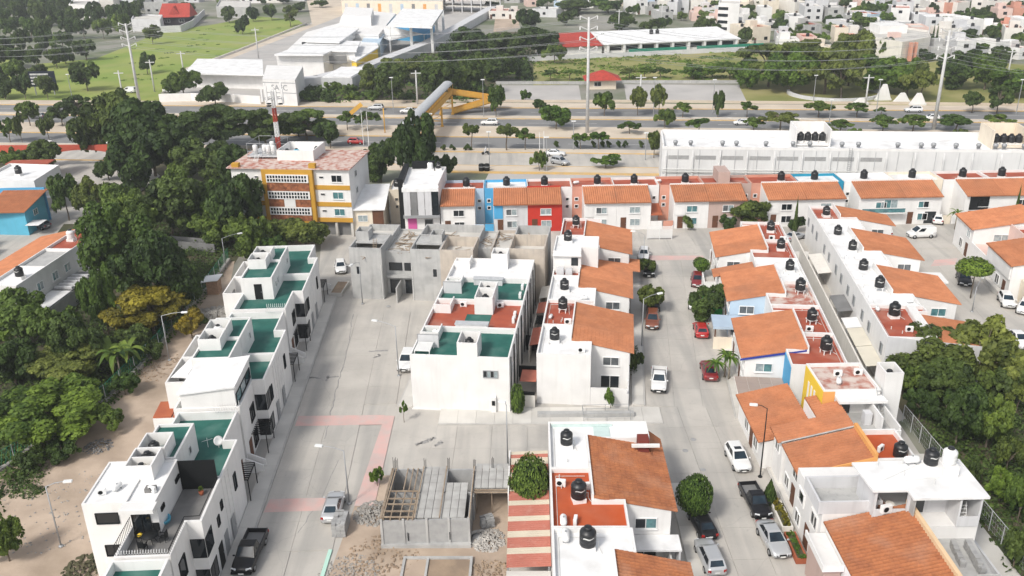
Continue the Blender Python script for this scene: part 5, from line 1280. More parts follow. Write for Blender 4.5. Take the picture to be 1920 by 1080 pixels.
wh = thing('flat_roof_house', 'house with big plain white roof slab over an open unfinished upper floor', 'house', W0, 0, 0)
MB().prism([(27.6,62.3),(36.5,62.5),(36.5,57.3),(30.6,57.3),(30.6,58.4),(27.9,58.4)], 8.3, 8.5).obj('roof_slab', whiteroof, wh)
b = MB(); b.prism([(24.6,59.4),(36.2,59.4),(36.2,65.9),(24.6,65.9)], 0, 5.6); b.prism([(31.3,57.6),(36.2,57.6),(36.2,59.397),(31.3,59.397)], 0, 5.6); b.obj('wall', white, wh)
b = MB(); b.wall([(24.2,59.4),(29.3,59.4),(29.3,63.0),(24.2,63.0)], .18, 5.6, 6.75); b.obj('terrace_parapet', greywall, wh); MB().box(24.4,29.1,59.6,62.8,5.602,5.64).obj('terrace_floor', cement, wh)
b = MB(); b.box(29.4,36.1,62.0,62.15,5.6,8.3); b.box(28.2,28.4,58.6,62.0,5.6,8.3); b.box(30.7,30.9,58.3,58.5,5.6,8.3); b.box(28.4,30.7,58.5,58.62,5.6,6.6); b.box(36.0,36.15,57.5,62.0,5.6,8.3); b.box(34.4,34.55,57.5,59.5,5.6,8.3); b.box(34.55,36.0,57.5,57.62,5.6,6.5); b.box(31.8,34.4,59.4,59.52,5.6,7.0); b.obj('upper_wall', greywall, wh)
MB().box(30.9,31.0,57.6,58.3,5.6,8.3).obj('column', cement, wh)
for x_, w_ in ((29.6,1.2),(31.6,1.0),(33.2,1.6),(35.0,.8)): MB().box(x_,x_+w_,61.94,61.997,6.5,7.8).obj('opening', glass, wh)
MB().box(31.9,32.6,59.34,59.397,5.65,7.0).obj('opening', glass, wh); MB().box(28.9,29.6,58.9,60.2,5.61,6.4).obj('crates', brownwood, wh); MB().rbox(29.6,30.5,59.2,60.2,5.61,6.3,.2).obj('sacks', offwhite, wh)
win(wh, 'W', 63.6, 3.2, 1.3, 1.1, 24.6, n=1, frame=white, t=.15, depth=.12); win(wh, 'W', 60.2, 3.2, 1.4, 1.3, 24.6, n=2, frame=white, t=.15, depth=.12); win(wh, 'W', 64.0, .7, 1.2, 1.2, 24.6, n=2); door(wh, 'W', 61.6, .1, 1.1, 2.2, 24.6)
MB().box(34.0,35.2,59.9,61.3,8.502,9.5).obj('tank_plinth', white, wh); MB().box(33.1,34.0,61.0,61.9,8.502,8.9).obj('tank_plinth', white, wh)
b = MB().rod([(29.0,59.6,8.53),(33.2,62.0,8.53)], .025, 4).rod([(29.2,59.4,8.53),(35.8,60.2,8.53)], .02, 4)
for x_, y_ in ((29.5,61.8),(31.6,61.9),(31.0,60.2),(32.9,59.0)): b.tube((x_,y_,8.5),(x_,y_,9.1),.035,n=5)
b.obj('roof_pipes', pvc, wh)
tank(W0, 33.6, 61.4, 8.9, 'black water tank at the back of the big white roof slab', s=1.0, stand=0); tank(W0, 34.6, 60.6, 9.5, 'white water tank on a plinth on the big white roof slab', s=1.0, stand=0, body=whitemet, mark=False)
gastank(W0, 32.3, 61.9, 8.5, 5, 'white gas tank at the back edge of the big white roof slab', 1.1)
b = MB().prism([(31.4,52.6),(35.4,52.6),(36.0,57.597),(31.4,57.597)], 0, 4.4); b.box(31.5,35.6,52.6,52.75,4.4,5.0); b.obj('rear_terrace', cement, wh)
stack('row of grey blocks on the rear terrace, left of two', W0, 33.4, 54.2, 1, 13, 3, -8, .03, 4.41); stack('row of grey blocks on the rear terrace, right of two', W0, 34.4, 53.2, 1, 17, 4, -6, .03, 4.41); MB().box(32.0,32.9,53.4,54.0,4.41,4.8).obj('crate', darkm, wh)
_r = thing('step_ladder', 'white metal step ladder inside the open upper floor', 'ladder', W0, 35.2, 58.4, 5.6)
b = MB()
for sx in (-.3,.3): b.tube((sx,-.3,0),(sx*.6,0,1.7),.03,n=5).tube((sx,.3,0),(sx*.6,0,1.7),.03,n=5)
for i in range(5): b.tube((-.27,-.27+.05*i,.2+i*.3),(.27,-.27+.05*i,.2+i*.3),.025,n=5)
b.obj('ladder_frame', whitemet, _r)
th = thing('tile_roof_house', 'house with large weathered tile roof and cream ridge in the bottom right corner', 'house', W0, 0, 0)
MB().prism([(25.0,44),(31.0,44),(31.0,59.3),(25.0,59.3)], 0, lambda x, y: 4.85+.25*(x-25.0)).obj('front_wall', white, th)
tile_roof(th, 31.1, 6.55, 24.7, 4.95, 44, 59.3, tile_old, rows=18, step=.04)
MB().box(31.1,31.42,43.9,59.35,4.9,6.95).obj('ridge_wall', mat('pale_orange_paint', (.72,.52,.32), (.66,.48,.3), scale=.5), th)
MB().box(23.3,24.95,54.8,59.2,3.7,3.9).box(23.3,23.45,54.8,59.2,3.9,4.25).box(23.45,24.95,54.8,54.95,3.9,4.25).obj('porch_slab', white, th)
MB().box(23.6,24.9,55.2,58.9,0,3.69).obj('porch_wall', mauve, th); MB().box(24.0,24.95,52.0,54.7,0,3.0).obj('side_wall', lilac, th); win(th, 'W', 52.6, .8, 1.2, 1.2, 24.0, n=1)
parapet_roof(th, [(31.45,44),(35.6,44),(35.6,52.5),(31.45,52.5)], 3.2, darkm, h=.5, t=.2)
aircon(W0, 29.2, 58.5, 6.3, 15, 'outdoor unit at the top edge of the big weathered tile roof', 1.1); tank(W0, 34.4, 49.8, 3.2, 'black water tank in the bottom right back yard', s=1.2, stand=0)
MB().rbox(-1.0,1.0,-1.0,1.0,0,.06).obj('patio_slab', concrete2, None, 'pale concrete square on the dark flat roof in the bottom right corner', 'slab', loc=(33.2,51.2,3.205)); gastank(W0, 35.0, 51.4, 3.2, 80, 'white gas tank at the edge of the dark flat roof, bottom right', .9)
# front gardens on the near right
for i, (y0, y1, lab) in enumerate(((60.0,63.6,'front'), (64.2,68.2,'rear'))):
    r = thing('planter', '%s brick planter with shrubs before the houses at the lower right' % lab, 'planter', W0, 23.2, y0, .12)
    b = MB(); b.wall([(0,0),(1.0,0),(1.0,y1-y0),(0,y1-y0)], .15, 0, .5); b.obj('planter_wall', brickred if i == 0 else offwhite, r); MB().box(.16,.84,.16,y1-y0-.16,0,.42).obj('soil', darksoil, r)
    for k in range(4): inst('shrub', crown_mesh('planter_shrub', 20+k+i*5, 6, 160, .2, 'round', LM['y' if i else 'b'])[0], r, (.5,.5+k*(y1-y0-.9)/3,.4), 0, (.45,.55,.6 if i else .3))
# chain-link fence on the right boundary
_ft = [(41.0,82.0),(41.2,74),(41.2,66),(41.4,58),(41.8,50),(42.0,44)]
FN = thing('chain_link_fence', 'chain-link fence along the plot on the right edge', 'fence', W0, 0, 0)
b = MB()
for (xa, ya), (xc, yc) in zip(_ft, _ft[1:]):
    n_ = 4
    for k in range(n_):
        x_, y2 = xa+(xc-xa)*k/n_, ya+(yc-ya)*k/n_; MB().tube((x_,y2,0),(x_,y2,2.1),.04,n=6).obj('fence_post', galv, FN)
    b.tube((xa,ya,2.08),(xc,yc,2.08),.03,n=5)
    for z_ in (.3,.8,1.3,1.75): b.tube((xa,ya,z_),(xc,yc,z_),.008,n=4)
    L_ = math.hypot(xc-xa,yc-ya); m_ = int(L_/.35)
    for k in range(m_):
        p0 = (xa+(xc-xa)*k/m_, ya+(yc-ya)*k/m_); p1 = (xa+(xc-xa)*(k+1)/m_, ya+(yc-ya)*(k+1)/m_)
        b.tube((p0[0],p0[1],.1),(p1[0],p1[1],2.05),.005,n=3,caps=False).tube((p1[0],p1[1],.1),(p0[0],p0[1],2.05),.005,n=3,caps=False)
b.obj('fence_mesh', galv, FN)
MB().box(38.6,38.8,44,76,0,.9).obj('boundary_wall', greywall, None, 'low grey wall inside the chain-link fence at the lower right', 'wall'); sheet('rear_path', [(36.4,40),(41.0,40),(41.0,76),(36.4,76)], .018, concrete2)
# ------------------------------------------------------------------ far row of two-storey houses facing the estate
FY = 144.9
def far_house(label, x0, x1, gl, gr, wm, tm=None, flatm=None, gapw=None, panel_=None, garage=None, z=6.2, ground=True, pane=None, balcony=False, gapwin=True):
    """x0..x1 tiled part; gl, gr: width of side passage on the left or right belonging to this plot"""
    r = thing('far_row_house', label, 'house', W0, x0, FY); d = x1-x0
    gm = gapw or wm
    parapet_roof(r, [(-gl+.01,4.7),(d+gr-.01,4.7),(d+gr-.01,10),(-gl+.01,10)], 5.9, flatm or redroof, h=.45, t=.15, wm=gm)
    MB().prism([(.01,0),(d-.01,0),(d-.01,4.697),(.01,4.697)], 0, lambda x, y: 4.85+.30*y).obj('wall', wm, r)
    tile_roof(r, 4.72, 6.45, -.55, 4.95, .02, d-.02, tm or tile, axis='y', rows=8)
    MB().box(-.02,d+.02,4.55,4.70,5.9,6.62).obj('ridge_wall', wm, r)
    win(r, 'S', d*.38, 3.0, 1.7, 1.0, 0, n=2, pane=pane or [greyglass, paleglass], sill=True)
    if ground: win(r, 'S', d*.4, .8, 1.6, 1.1, 0, n=2, pane=pane or [greyglass, paleglass]); door(r, 'S', d*.12, .1, .95, 2.1, 0, brownwood)
    if panel_:
        a, c, mm = panel_; MB().box(a,c,-.10,-.003,2.4,4.75).obj('bay_panel', mm, r)
    if gl > .5:
        if gapwin:
            for zz in (3.9,2.6): win(r, 'S', -gl+.5, zz, .5, .5, 4.7, n=1, frame=white, t=.1)
        MB().box(-gl+.05,0,-.2,-.05,0,1.5).obj('yard_wall', gm, r)
    if gr > .5:
        if gapwin:
            for zz in (3.9,2.6): win(r, 'S', d+gr-1.1, zz, .5, .5, 4.7, n=1, frame=white, t=.1)
        MB().box(d,d+gr-.05,-.2,-.05,0,1.5).obj('yard_wall', gm, r)
    if garage: MB().prism([(d+.02,-.2),(d+gr-.02,-.2),(d+gr-.02,4.6),(d+.02,4.6)] if gr > gl else [(-gl+.02,-.2),(-.02,-.2),(-.02,4.6),(-gl+.02,4.6)], 2.5, lambda x, y: 2.6+.12*y).obj('garage_roof', garage, r)
    return r
FH = 'in the far row'
k1 = far_house('white house with pale blue side wall beside the bright blue one %s' % FH, -11.8,-6.0,0,1.5,white, gapw=paleblue, flatm=redroof, pane=glass)
k2 = far_house('house with bright blue side and pale front %s' % FH, -2.9,2.9,1.55,0,greywall, gapw=bluewall, flatm=whiteroof, panel_=(.1,1.6,bluewall)); 
k3 = far_house('bright red house %s' % FH, 2.9,8.7,0,2.0,redwall, gapw=white, pane=[paleglass, paleglass])
k4 = far_house('white house with salmon side wall, right of the red one %s' % FH, 12.4,17.9,1.7,0,white, gapw=salmon, panel_=(.05,1.6,white))
k5 = far_house('white house with white slatted gate and barred window %s' % FH, 17.9,23.7,0,2.0,white, gapw=white, pane=[paleglass], garage=brickred)
k6 = far_house('white house with salmon side wall and dark shrub at its door %s' % FH, 27.5,33.4,1.7,0,white, gapw=salmon, panel_=(.1,2.0,white), pane=tealglass)
k7 = far_house('mauve house with tall mauve roof wall behind the bushy tree %s' % FH, 33.4,39.8,0,1.8,mauve, gapw=mauve)
k8 = far_house('white house with a cypress in front %s' % FH, 43.2,49.8,1.6,0,white, gapw=salmon, panel_=(.1,2.2,white), pane=glass)
k9 = far_house('white house with teal back wall %s' % FH, 49.8,56.4,0,1.1,white, gapw=tealwall, flatm=whiteroof, pane=paleglass, gapwin=False)
k10 = far_house('white house with long glass balcony %s' % FH, 58.7,66.4,1.1,0,white, panel_=None, flatm=whiteroof, pane=[tealglass, paleglass])
k11 = far_house('white house with a car in its open carport %s' % FH, 66.4,72.7,0,1.9,white, gapw=cream, flatm=whiteroof, pane=[tealglass, glass])
k12 = far_house('white house with dark slate panel and big window %s' % FH, 76.6,82.9,1.9,0,white, panel_=(.8,4.0,darkm), flatm=redroof, gapwin=False)
k13 = far_house('last white house by a tall palm at the right edge %s' % FH, 82.9,89.5,0,2.0,white, pane=glass)
for hh, a_, c_ in ((k10,.2,7.4),):
    MB().box(a_,c_,-1.3,-.002,2.35,2.55).obj('balcony_slab', white, hh); MB().box(a_,c_,-1.3,-1.25,2.6,3.3).obj('balcony_glass', tealglass, hh); MB().box(a_,c_,-1.34,-1.22,3.3,3.4).obj('balcony_rail', white, hh); win(hh, 'S', 4.3, 2.7, 2.2, 1.7, 0, n=2, pane=[tealglass, paleglass])
MB().box(3.7,5.6,-.02,-.003,.1,2.2).obj('carport_opening', glass, k11)
MB().box(-.0+2.4,4.4,4.74,9.0,6.36,8.4).obj('roof_wall', mauve, k7)
gt = MB()
for i in range(11): gt.box(0,4.2,0,.05,.25+i*.19,.36+i*.19)
for x_ in (0,2.05,4.1): gt.box(x_,x_+.1,-.04,.09,0,2.4)
setp(gt.obj('slatted_gate', whitemet, None, loc=(22.3,139.6,.05)), 'white horizontal slat gate before the far row', 'gate')
# grey glazed house and beige house at the left end of the far row
gh = thing('modern_house', 'tall narrow house with grey glazed upper box and magenta door panel', 'house', W0, -17.9, 145.2)
parapet_roof(gh, [(0,0),(5.9,0),(6.6,11),(0,11)], 8.3, whiteroof, h=.25, t=.15)
MB().box(-.9,0-.003,1.0,11.2,0,9.2).obj('dark_side_wall', darkm, gh); MB().box(.6,4.6,10.6,11.3,8.4,9.6).obj('dark_rear_wall', darkm, gh)
MB().box(-.1,6.0,-1.1,-.003,3.0,3.5).obj('balcony_slab', graymet, gh); MB().box(-.1,6.0,-1.1,-.003,7.6,8.2).obj('eave_band', whiteroof, gh)
for i in range(5): MB().box(.1+i*1.18,1.2+i*1.18,-1.06,-1.0,3.5,7.6).obj('glazing_panel', [greywall, grey_sheet, greywall, greywall, glass][i], gh)
MB().box(0,5.9,-.95,-.9,3.5,4.5).obj('railing', darkm, gh); MB().box(.5,2.0,-.08,-.003,0,2.9).obj('door_panel', magenta, gh); win(gh, 'S', 3.4, 1.2, 1.3, 1.2, 0, n=1, pane=glass, frame=graymet)
tank(W0, -14.0, 154.6, 8.3, 'pale water tank at the back of the grey glazed house', s=.9, body=whitemet, mark=False, stand=1); tank(W0, -12.6, 154.8, 8.3, 'dark water tank at the back of the grey glazed house', s=.8, stand=1)
bh = thing('small_house', 'beige house with white shed roof beside the yellow apartment block', 'house', W0, -26.6, 144.4)
MB().prism([(0,0),(5.2,0),(5.2,8),(0,8)], 0, lambda x, y: 4.6+.22*y).obj('wall', cream, bh); MB().prism([(-.2,-.4),(5.6,-.4),(5.6,8.2),(-.2,8.2)], lambda x, y: 4.65+.22*y, lambda x, y: 4.85+.22*y).obj('shed_roof', whiteroof, bh)
MB().box(3.4,5.24,-.06,-.003,.4,4.4).obj('wood_panel', brownwood, bh); win(bh, 'S', 1.0, 2.6, 1.5, 1.0, 0, n=2, pane=paleglass); parapet_roof(bh, [(5.6,6.0),(8.4,6.0),(8.4,12),(5.6,12)], 5.8, whiteroof, h=.4, t=.15, wm=cream)
for zz in (4.2,2.9): win(bh, 'S', 6.6, zz, .5, .5, 6.0, n=1, frame=cream, t=.08)
tank(W0, -19.8, 152.5, 5.8, 'black water tank on the beige house', s=1.0, stand=1)
for i, (x_, nm) in enumerate(((-7.6,'pale blue sided'),(-.6,'bright blue'),(6.0,'red'),(15.2,'salmon sided'),(21.6,'barred window'),(30.5,'dark shrub'),(47.2,'cypress'),(53.0,'teal walled'),(61.6,'glass balcony'),(70.0,'carport'),(78.8,'slate panelled'),(85.6,'palm fronted'))):
    tank(W0, x_, 151.6, 5.9, 'black water tank on the %s house of the far row' % nm, s=1.1, stand=1, mark=False)
gastank(W0, 11.6, 152.5, 5.9, 20, 'white gas tank on the roof between the red house and the salmon-sided house', .9); gastank(W0, 26.0, 152.5, 5.9, 20, 'white gas tank on the far row roof left of the dark shrub house', .9)
# houses beyond the street on the far right
def east_house(label, y0, y1, xw, notch, tm=None):
    r = thing('east_house', label, 'house', ES, 0, 0)
    MB().prism([(xw,y0),(xw+9,y0),(xw+9,y1),(xw,y1)], 0, lambda x, y: 5.0+.18*(x-xw)).obj('wall', white, r)
    tile_roof(r, xw+9.2, 6.75, xw-.4, 5.0, y0-.2, y1+.1, tile, rows=14, step=.03)
    win(r, 'S', xw+3.0, 3.2, 2.2, 1.0, y0, n=2, pane=[paleglass]); win(r, 'W', y0+1.0, 3.2, 1.3, 1.1, xw, n=2, pane=paleglass); win(r, 'W', y0+3.4, .8, 1.3, 1.3, xw, n=2); door(r, 'W', y0+1.2, .1, 1.0, 2.1, xw)
    return r
r1 = east_house('white tile-roofed house on the right with pink party wall', 51.0, 58.4, 75.2, 0)
MB().box(80.2,80.4,44.2,51.0,0,6.0).obj('pink_wall', pinkwall, r1); parapet_roof(r1, [(80.6,45),(90,45),(90,50.9),(80.6,50.9)], 5.2, redroof, h=.5, t=.16); MB().box(75.4,80.2,46.6,50.9,2.5,2.65).obj('porch_roof', pinkwall, r1); MB().box(75.2,75.4,45.0,51,0,2.9).box(76,80.2,45.6,45.8,0,4.2).obj('yard_wall', white, r1)
r2 = east_house('white tile-roofed house at the right edge with a grooved front', 36.0, 44.9, 75.2, 0)
MB().box(75.0,75.18,36.2,44.5,2.9,5.0).obj('front_band', white, r2); MB().box(74.3,75.0,34.0,44.8,0,.8).obj('front_step', concrete2, r2); MB().box(76.5,90,33.0,35.8,0,3.2).obj('cream_wall', cream, r2)
MB().box(77.2,79.4,35.9,35.96,3.0,4.4).obj('barred_window', grey_sheet, r2)

# ------------------------------------------------------------------ yellow apartment block
YA = thing('apartment_block', 'four-storey white and ochre apartment block with worn red roof', 'building', ES, -42.4, 55.0)
b = MB(); b.prism([(0,0),(20.2,0),(20.2,11.6),(0,11.6)], 2.6, 11.75); b.obj('wall', white, YA)
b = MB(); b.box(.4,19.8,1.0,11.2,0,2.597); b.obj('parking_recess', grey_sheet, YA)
for x_ in (.2,5.6,13.8,17.0,19.7): MB().box(x_,x_+.4,.1,.5,0,2.597).obj('column', concrete2, YA)
MB().box(-.5,20.6,-.6,11.9,11.752,11.95).obj('flat_roof', wornred, YA)
b = MB(); b.box(5.5,14.2,-.75,-.003,2.6,11.74); b.obj('central_bay', ochre, YA)
for zz in (2.62,5.35,8.25): 
    MB().box(0,5.497,-.12,-.003,zz,zz+.75).obj('ochre_band', ochre, YA); MB().box(14.203,20.2,-.12,-.003,zz,zz+.75).obj('ochre_band', ochre, YA)
for k, zz in enumerate((4.0,6.75,9.6)):
    F = MB(); F.box(6.3,13.5,-.95,-.753,zz,zz+1.35); sc_ = F.obj('screen', white, YA)
    hole = MB().box(0,.32,-.02,0,0,.42).mesh('hole', glass)
    for i in range(14):
        for j in range(2): inst('screen_opening', hole, sc_, (6.5+i*.49, -.955, zz+.18+j*.58))
    if k < 2:
        MB().box(6.3,8.9 if k == 0 else 13.5,-.85,-.753,zz+1.4,zz+2.72).obj('stone_panel', stone, YA)
        if k == 0: MB().box(10.9,13.5,-.85,-.753,zz+1.4,zz+2.72).obj('stone_panel', stone, YA); MB().box(8.95,10.85,-.85,-.753,zz+1.4,zz+2.72).obj('white_panel', white, YA)
MB().box(6.3,13.5,-.85,-.753,3.0,3.95).obj('stone_panel', stone, YA)
for zz in (3.8,6.7,9.6):
    win(YA, 'S', 17.2, zz, 1.7, 1.1, 0, n=2, pane=[tealglass, tealglass] if zz < 9 else glass, sill=True); win(YA, 'S', 15.1, zz+.6, .7, .3, 0, n=1, t=.03); win(YA, 'S', 1.0, zz, 1.6, 1.1, 0, n=2, pane=[paleglass, tealglass]); win(YA, 'S', 4.0, zz+.5, .6, .3, 0, n=1, t=.03)
    win(YA, 'E', 3.0, zz, 1.2, 1.0, 20.2, n=2)
MB().box(.4,1.6,-.5,.4,11.96,12.6).obj('ochre_pier', ochre, YA); MB().box(13.6,14.7,-.5,.4,11.96,12.7).obj('ochre_pier', ochre, YA)
b = MB(); b.prism([(6.6,4.2),(13.0,4.2),(13.0,10.6),(6.6,10.6)], 11.96, 12.3); b.wall([(6.6,4.2),(13.0,4.2),(13.0,10.6),(6.6,10.6)], .18, 12.3, 13.7); b.obj('roof_box', white, YA)
MB().box(1.0,6.4,5.0,10.8,12.3,12.45).obj('equipment_deck', galv, YA)
b = MB()
for x_ in (1.1,3.7,6.3):
    for y_ in (5.1,10.7): b.tube((x_,y_,11.96),(x_,y_,14.6),.05,n=5)
for z_ in (13.2,14.6): b.rod([(1.1,5.1,z_),(6.3,5.1,z_),(6.3,10.7,z_),(1.1,10.7,z_),(1.1,5.1,z_)], .04, 4)
b.obj('deck_railing', graymet, YA)
b = MB()
for sx in (0,.7): b.tube((2.6+sx,3.6,11.96),(2.6+sx,4.8,12.9),.04,n=4)
for i in range(5): b.tube((2.6,3.7+.22*i,12.05+.17*i),(3.3,3.7+.22*i,12.05+.17*i),.03,n=4)
b.obj('roof_ladder', whitemet, YA)
for i, (x_, y_, s_) in enumerate(((2.0,6.4,1.2),(3.6,6.6,1.2),(4.7,7.4,1.5),(5.3,6.2,1.2),(4.5,6.0,1.3))):
    r = thing('equipment_cabinet', 'pale cylinder cabinet on the roof deck below the mast, %s from left' % nth(i), 'cabinet', ES, -42.4+x_, 55+y_, 12.45, group='mast cabinets')
    MB().lathe([(0,0),(.42,0),(.42,1.2*s_),(.36,1.32*s_),(0,1.36*s_)], n=14).obj('cabinet', whitemet, r); MB().lathe([(.44,.5),(.45,.52),(.45,.6),(.44,.62)], n=14).obj('band', graymet, r)
for i, (x_, y_, s_, bm) in enumerate(((7.8,6.0,.9,None),(9.4,6.2,.9,skyblue),(10.8,5.4,.6,whitemet),(11.6,5.4,.6,whitemet),(12.2,8.4,.8,None))):
    tank(ES, -42.4+x_, 55+y_, 12.31, 'water tank %s from left inside the white roof box of the apartment block' % nth(i), s=s_, stand=0, body=bm, mark=False)
# red and white mast with antennas
MS = thing('antenna_mast', 'red and white lattice mast with panel antennas above the apartment block', 'mast', ES, -37.0, 63.5, 12.45)
def lattice(z0, z1, w0, w1, n):
    b = MB()
    for k in range(n):
        za, zb = z0+(z1-z0)*k/n, z0+(z1-z0)*(k+1)/n; wa = w0+(w1-w0)*k/n; wb = w0+(w1-w0)*(k+1)/n
        ca = [(sx*wa,sy*wa,za) for sx, sy in ((-1,-1),(1,-1),(1,1),(-1,1))]; cb = [(sx*wb,sy*wb,zb) for sx, sy in ((-1,-1),(1,-1),(1,1),(-1,1))]
        for i in range(4): b.tube(ca[i],cb[i],.06,n=5); b.tube(ca[i],cb[(i+1) % 4],.04,n=4); b.tube(ca[i],ca[(i+1) % 4],.04,n=4); b.tube(ca[(i+1) % 4],cb[i],.04,n=4)
    return b
for k, (za, zb) in enumerate(((0,2.6),(2.6,5.2),(5.2,7.6),(7.6,10.5))): lattice(za, zb, .30-.02*k, .28-.02*k, 3).obj('mast_section', redmast if k % 2 == 0 else whitemet, MS)
b = MB()
for a in range(6):
    t = a*1.047; b.tube((0,0,9.2),(1.6*math.cos(t),1.6*math.sin(t),9.2),.05,n=4); b.tube((1.6*math.cos(t),1.6*math.sin(t),9.2),(1.6*math.cos(t+1.047),1.6*math.sin(t+1.047),9.2),.05,n=4)
b.obj('platform', graymet, MS)
for a in range(7):
    t = a*.898; MB().rbox(1.75*math.cos(t)-.16,1.75*math.cos(t)+.16,1.75*math.sin(t)-.1,1.75*math.sin(t)+.1,8.3+(a % 3)*.4,10.8+(a % 2)*.8,.04).obj('panel_antenna', whitemet, MS)
for a in (.5,2.6,4.4): MB().lathe([(0,0),(.4,.05),(.45,.2),(0,.22)], n=12).obj('drum_antenna', darkm, MS).location = (1.2*math.cos(a),1.2*math.sin(a),8.0)

# ------------------------------------------------------------------ long white warehouse
WHS = thing('warehouse', 'long low white warehouse with ribbed wall and roof fans', 'building', ES, 30.0, 87.5)
MB().box(0,130,0,11.2,0,7.6).obj('wall', dullwhite, WHS); MB().box(0,130,0,.35,7.6,8.05).box(0,.35,.353,11.2,7.6,8.6).box(.353,130,10.85,11.2,7.6,8.8).obj('parapet', white, WHS); MB().box(.36,129.9,.36,10.84,7.602,7.7).obj('roof', whiteroof, WHS)
rib = MB().prism([(0,-.35),(.28,-.35),(.28,-.003),(0,-.003)], 0, lambda x, y: 6.2 if y < -.2 else 7.4).mesh('rib', dullwhite); pan_ = MB().box(0,3.9,-.04,-.003,0,.75).mesh('grey_band', block); pip = MB().tube((0,-.09,.2),(0,-.09,7.5),.05,n=5).mesh('downpipe', galv)
for i in range(18): inst('rib', rib, WHS, (.6+i*5.1, 0, 0))
for i in range(8): inst('grey_band', pan_, WHS, (1.2+i*5.1, 0, 5.6))
for i in range(24): inst('downpipe', pip, WHS, (3.0+i*3.6+(i % 3)*.5, 0, 0))
MB().tube((0,-.45,3.3),(98,-.45,3.3),.10,n=6).tube((0,-.45,3.75),(98,-.45,3.75),.09,n=6).obj('pipe_run', pvc, WHS)
MB().box(53,69,-.06,-.003,4.2,5.2).obj('long_grey_band', greywall, WHS) if False else None
fanm = MB().lathe([(.32,0),(.32,.35),(.45,.4),(.45,.8),(.3,.95),(0,1.0)], n=12).mesh('roof_fan', graymet)
for i, x_ in enumerate((2.5,5.4,11.4,14.0,19.5,24.5,27.6,33.5,36.5,43.6,47.8,50,54,58,61,62.5,66,70,72,74,77,79,83)):
    r = setp(empty('roof_fan', WHS.matrix_basis @ Vector((x_,1.2,8.051))), 'turbine roof vent on the warehouse, %s from the left' % nth(i), 'roof vent', 'warehouse roof vents'); inst('fan_body', fanm, r); 
for k, x_ in enumerate((25.0,60.6)):
    b = MB(); b.box(x_,x_+.25,2,9,7.7,11.2).box(x_+6.3,x_+6.55,2,9,7.7,11.2).box(x_+.253,x_+6.297,8.75,9,7.7,11.2).box(x_+.253,x_+6.297,2.5,8.747,7.9,8.2); b.obj('tank_shelter', cream if k else white, WHS)
    for j in range(4): tank(ES, 30+x_+1.3+j*1.35, 87.5+4.0, 8.2, 'black tank %s in the %s roof shelter of the warehouse' % (nth(j), ('left', 'right')[k]), s=1.15, stand=1, mark=False)
b = MB()
for x_ in (34.6,66.0): 
    for s_ in (0,.5): b.tube((x_+s_,-.4,.3),(x_+s_,-.4,8.2),.04,n=4)
    for i in range(20): b.tube((x_,-.4,.5+i*.38),(x_+.5,-.4,.5+i*.38),.03,n=4)
b.obj('wall_ladder', graymet, WHS)
# ------------------------------------------------------------------ houses at the left edge
LF = Frame(-64.2, 124.6, -5.0)
def left_house(label, fr, x0, x1, y0, y1, wm, flat=None, ridge='E', z=5.8, tm=None, tl=None):
    r = thing('left_house', label, 'house', fr, 0, 0)
    if flat: parapet_roof(r, [(flat[0],y0+.01),(flat[1],y0+.01),(flat[1],y1-.01),(flat[0],y1-.01)], z, flat[2], h=.4, t=.15, wm=wm)
    if tl:
        a, c, zr, ze = tl
        MB().prism([(a+(.01 if a < c else -.01),y0+.02),(c,y0+.02),(c,y1-.02),(a+(.01 if a < c else -.01),y1-.02)], 0, lambda x, y: zr+(ze-zr)*(abs(x-a)/abs(c-a))-.12).obj('front_wall', wm, r)
        tile_roof(r, a, zr, c+(.4 if c > a else -.4), ze-.08, y0-.1, y1+.1, tm or tile, rows=8)
    return r
for i, (y0, y1, fm) in enumerate(((-14.5,-7.5,whiteroof),(-7.5,-.5,cement),(-.5,8.5,redroof))):
    r = left_house(['whitewashed house nearest the left edge, beside the ravine', 'whitewashed house with a grey open roof yard, beside the ravine', 'whitewashed house with red flat roof and white tank, beside the ravine'][i], LF, 0, 0, y0, y1, white, flat=(-4.2,0,fm), z=5.6, tl=(-4.2,-10.0,5.9,4.6))
    for yy in (y0+1.0, y0+4.2): win(r, 'E', yy, 3.4, 1.4, 1.1, 0, n=2, pane=[tealglass, paleglass], sill=True)
    MB().box(0.1,3.0,y0+.1,y1-.1,2.3,2.42).obj('rear_roof', [whiteroof, grey_sheet, offwhite][i], r); MB().box(2.9,3.1,y0,y1,0,2.2).obj('rear_wall', cement, r)
    if i == 1:
        b = MB()
        for k in range(5): b.box(.2,2.8,y0+.5+k*1.1,y0+1.0+k*1.1,2.43,2.7)
        b.obj('stored_timber', greywall, r)
tank(LF, -1.6, -11.0, 5.6, 'black water tank on the whitewashed house at the left edge', s=1.0); tank(LF, -2.6, 4.0, 5.6, 'white water tank on the red flat roof beside the ravine', s=1.0, body=whitemet, mark=False)
r = thing('left_house', 'bright sky-blue house with orange tile roof at the left edge', 'house', W0, -88.0, 148.0)
MB().prism([(-4,-1),(4.6,-2),(4.4,7.2),(-4,8)], 0, lambda x, y: 4.8+.0*x+.16*(x+4)*0+.10*(y+2)).obj('wall', skyblue, r)
tile_roof(r, 8.3, 6.5, -2.7, 4.95, -4.4, 5.0, tile, axis='y', rows=8); win(r, 'E', 1.5, 3.0, 1.6, 1.1, 4.55, n=2, pane=tealglass); win(r, 'S', -2.6, 3.0, .6, .7, -1.35, n=1, frame=white); MB().box(4.7,7.5,-3,.5,2.3,2.4).obj('porch_roof', whiteroof, r); MB().box(-6.5,4.4,8.0,8.3,0,6.9).obj('blue_rear_wall', bluewall, r); r.scale = (.84,.84,.88); r.location = (-87.2,149.6,0)
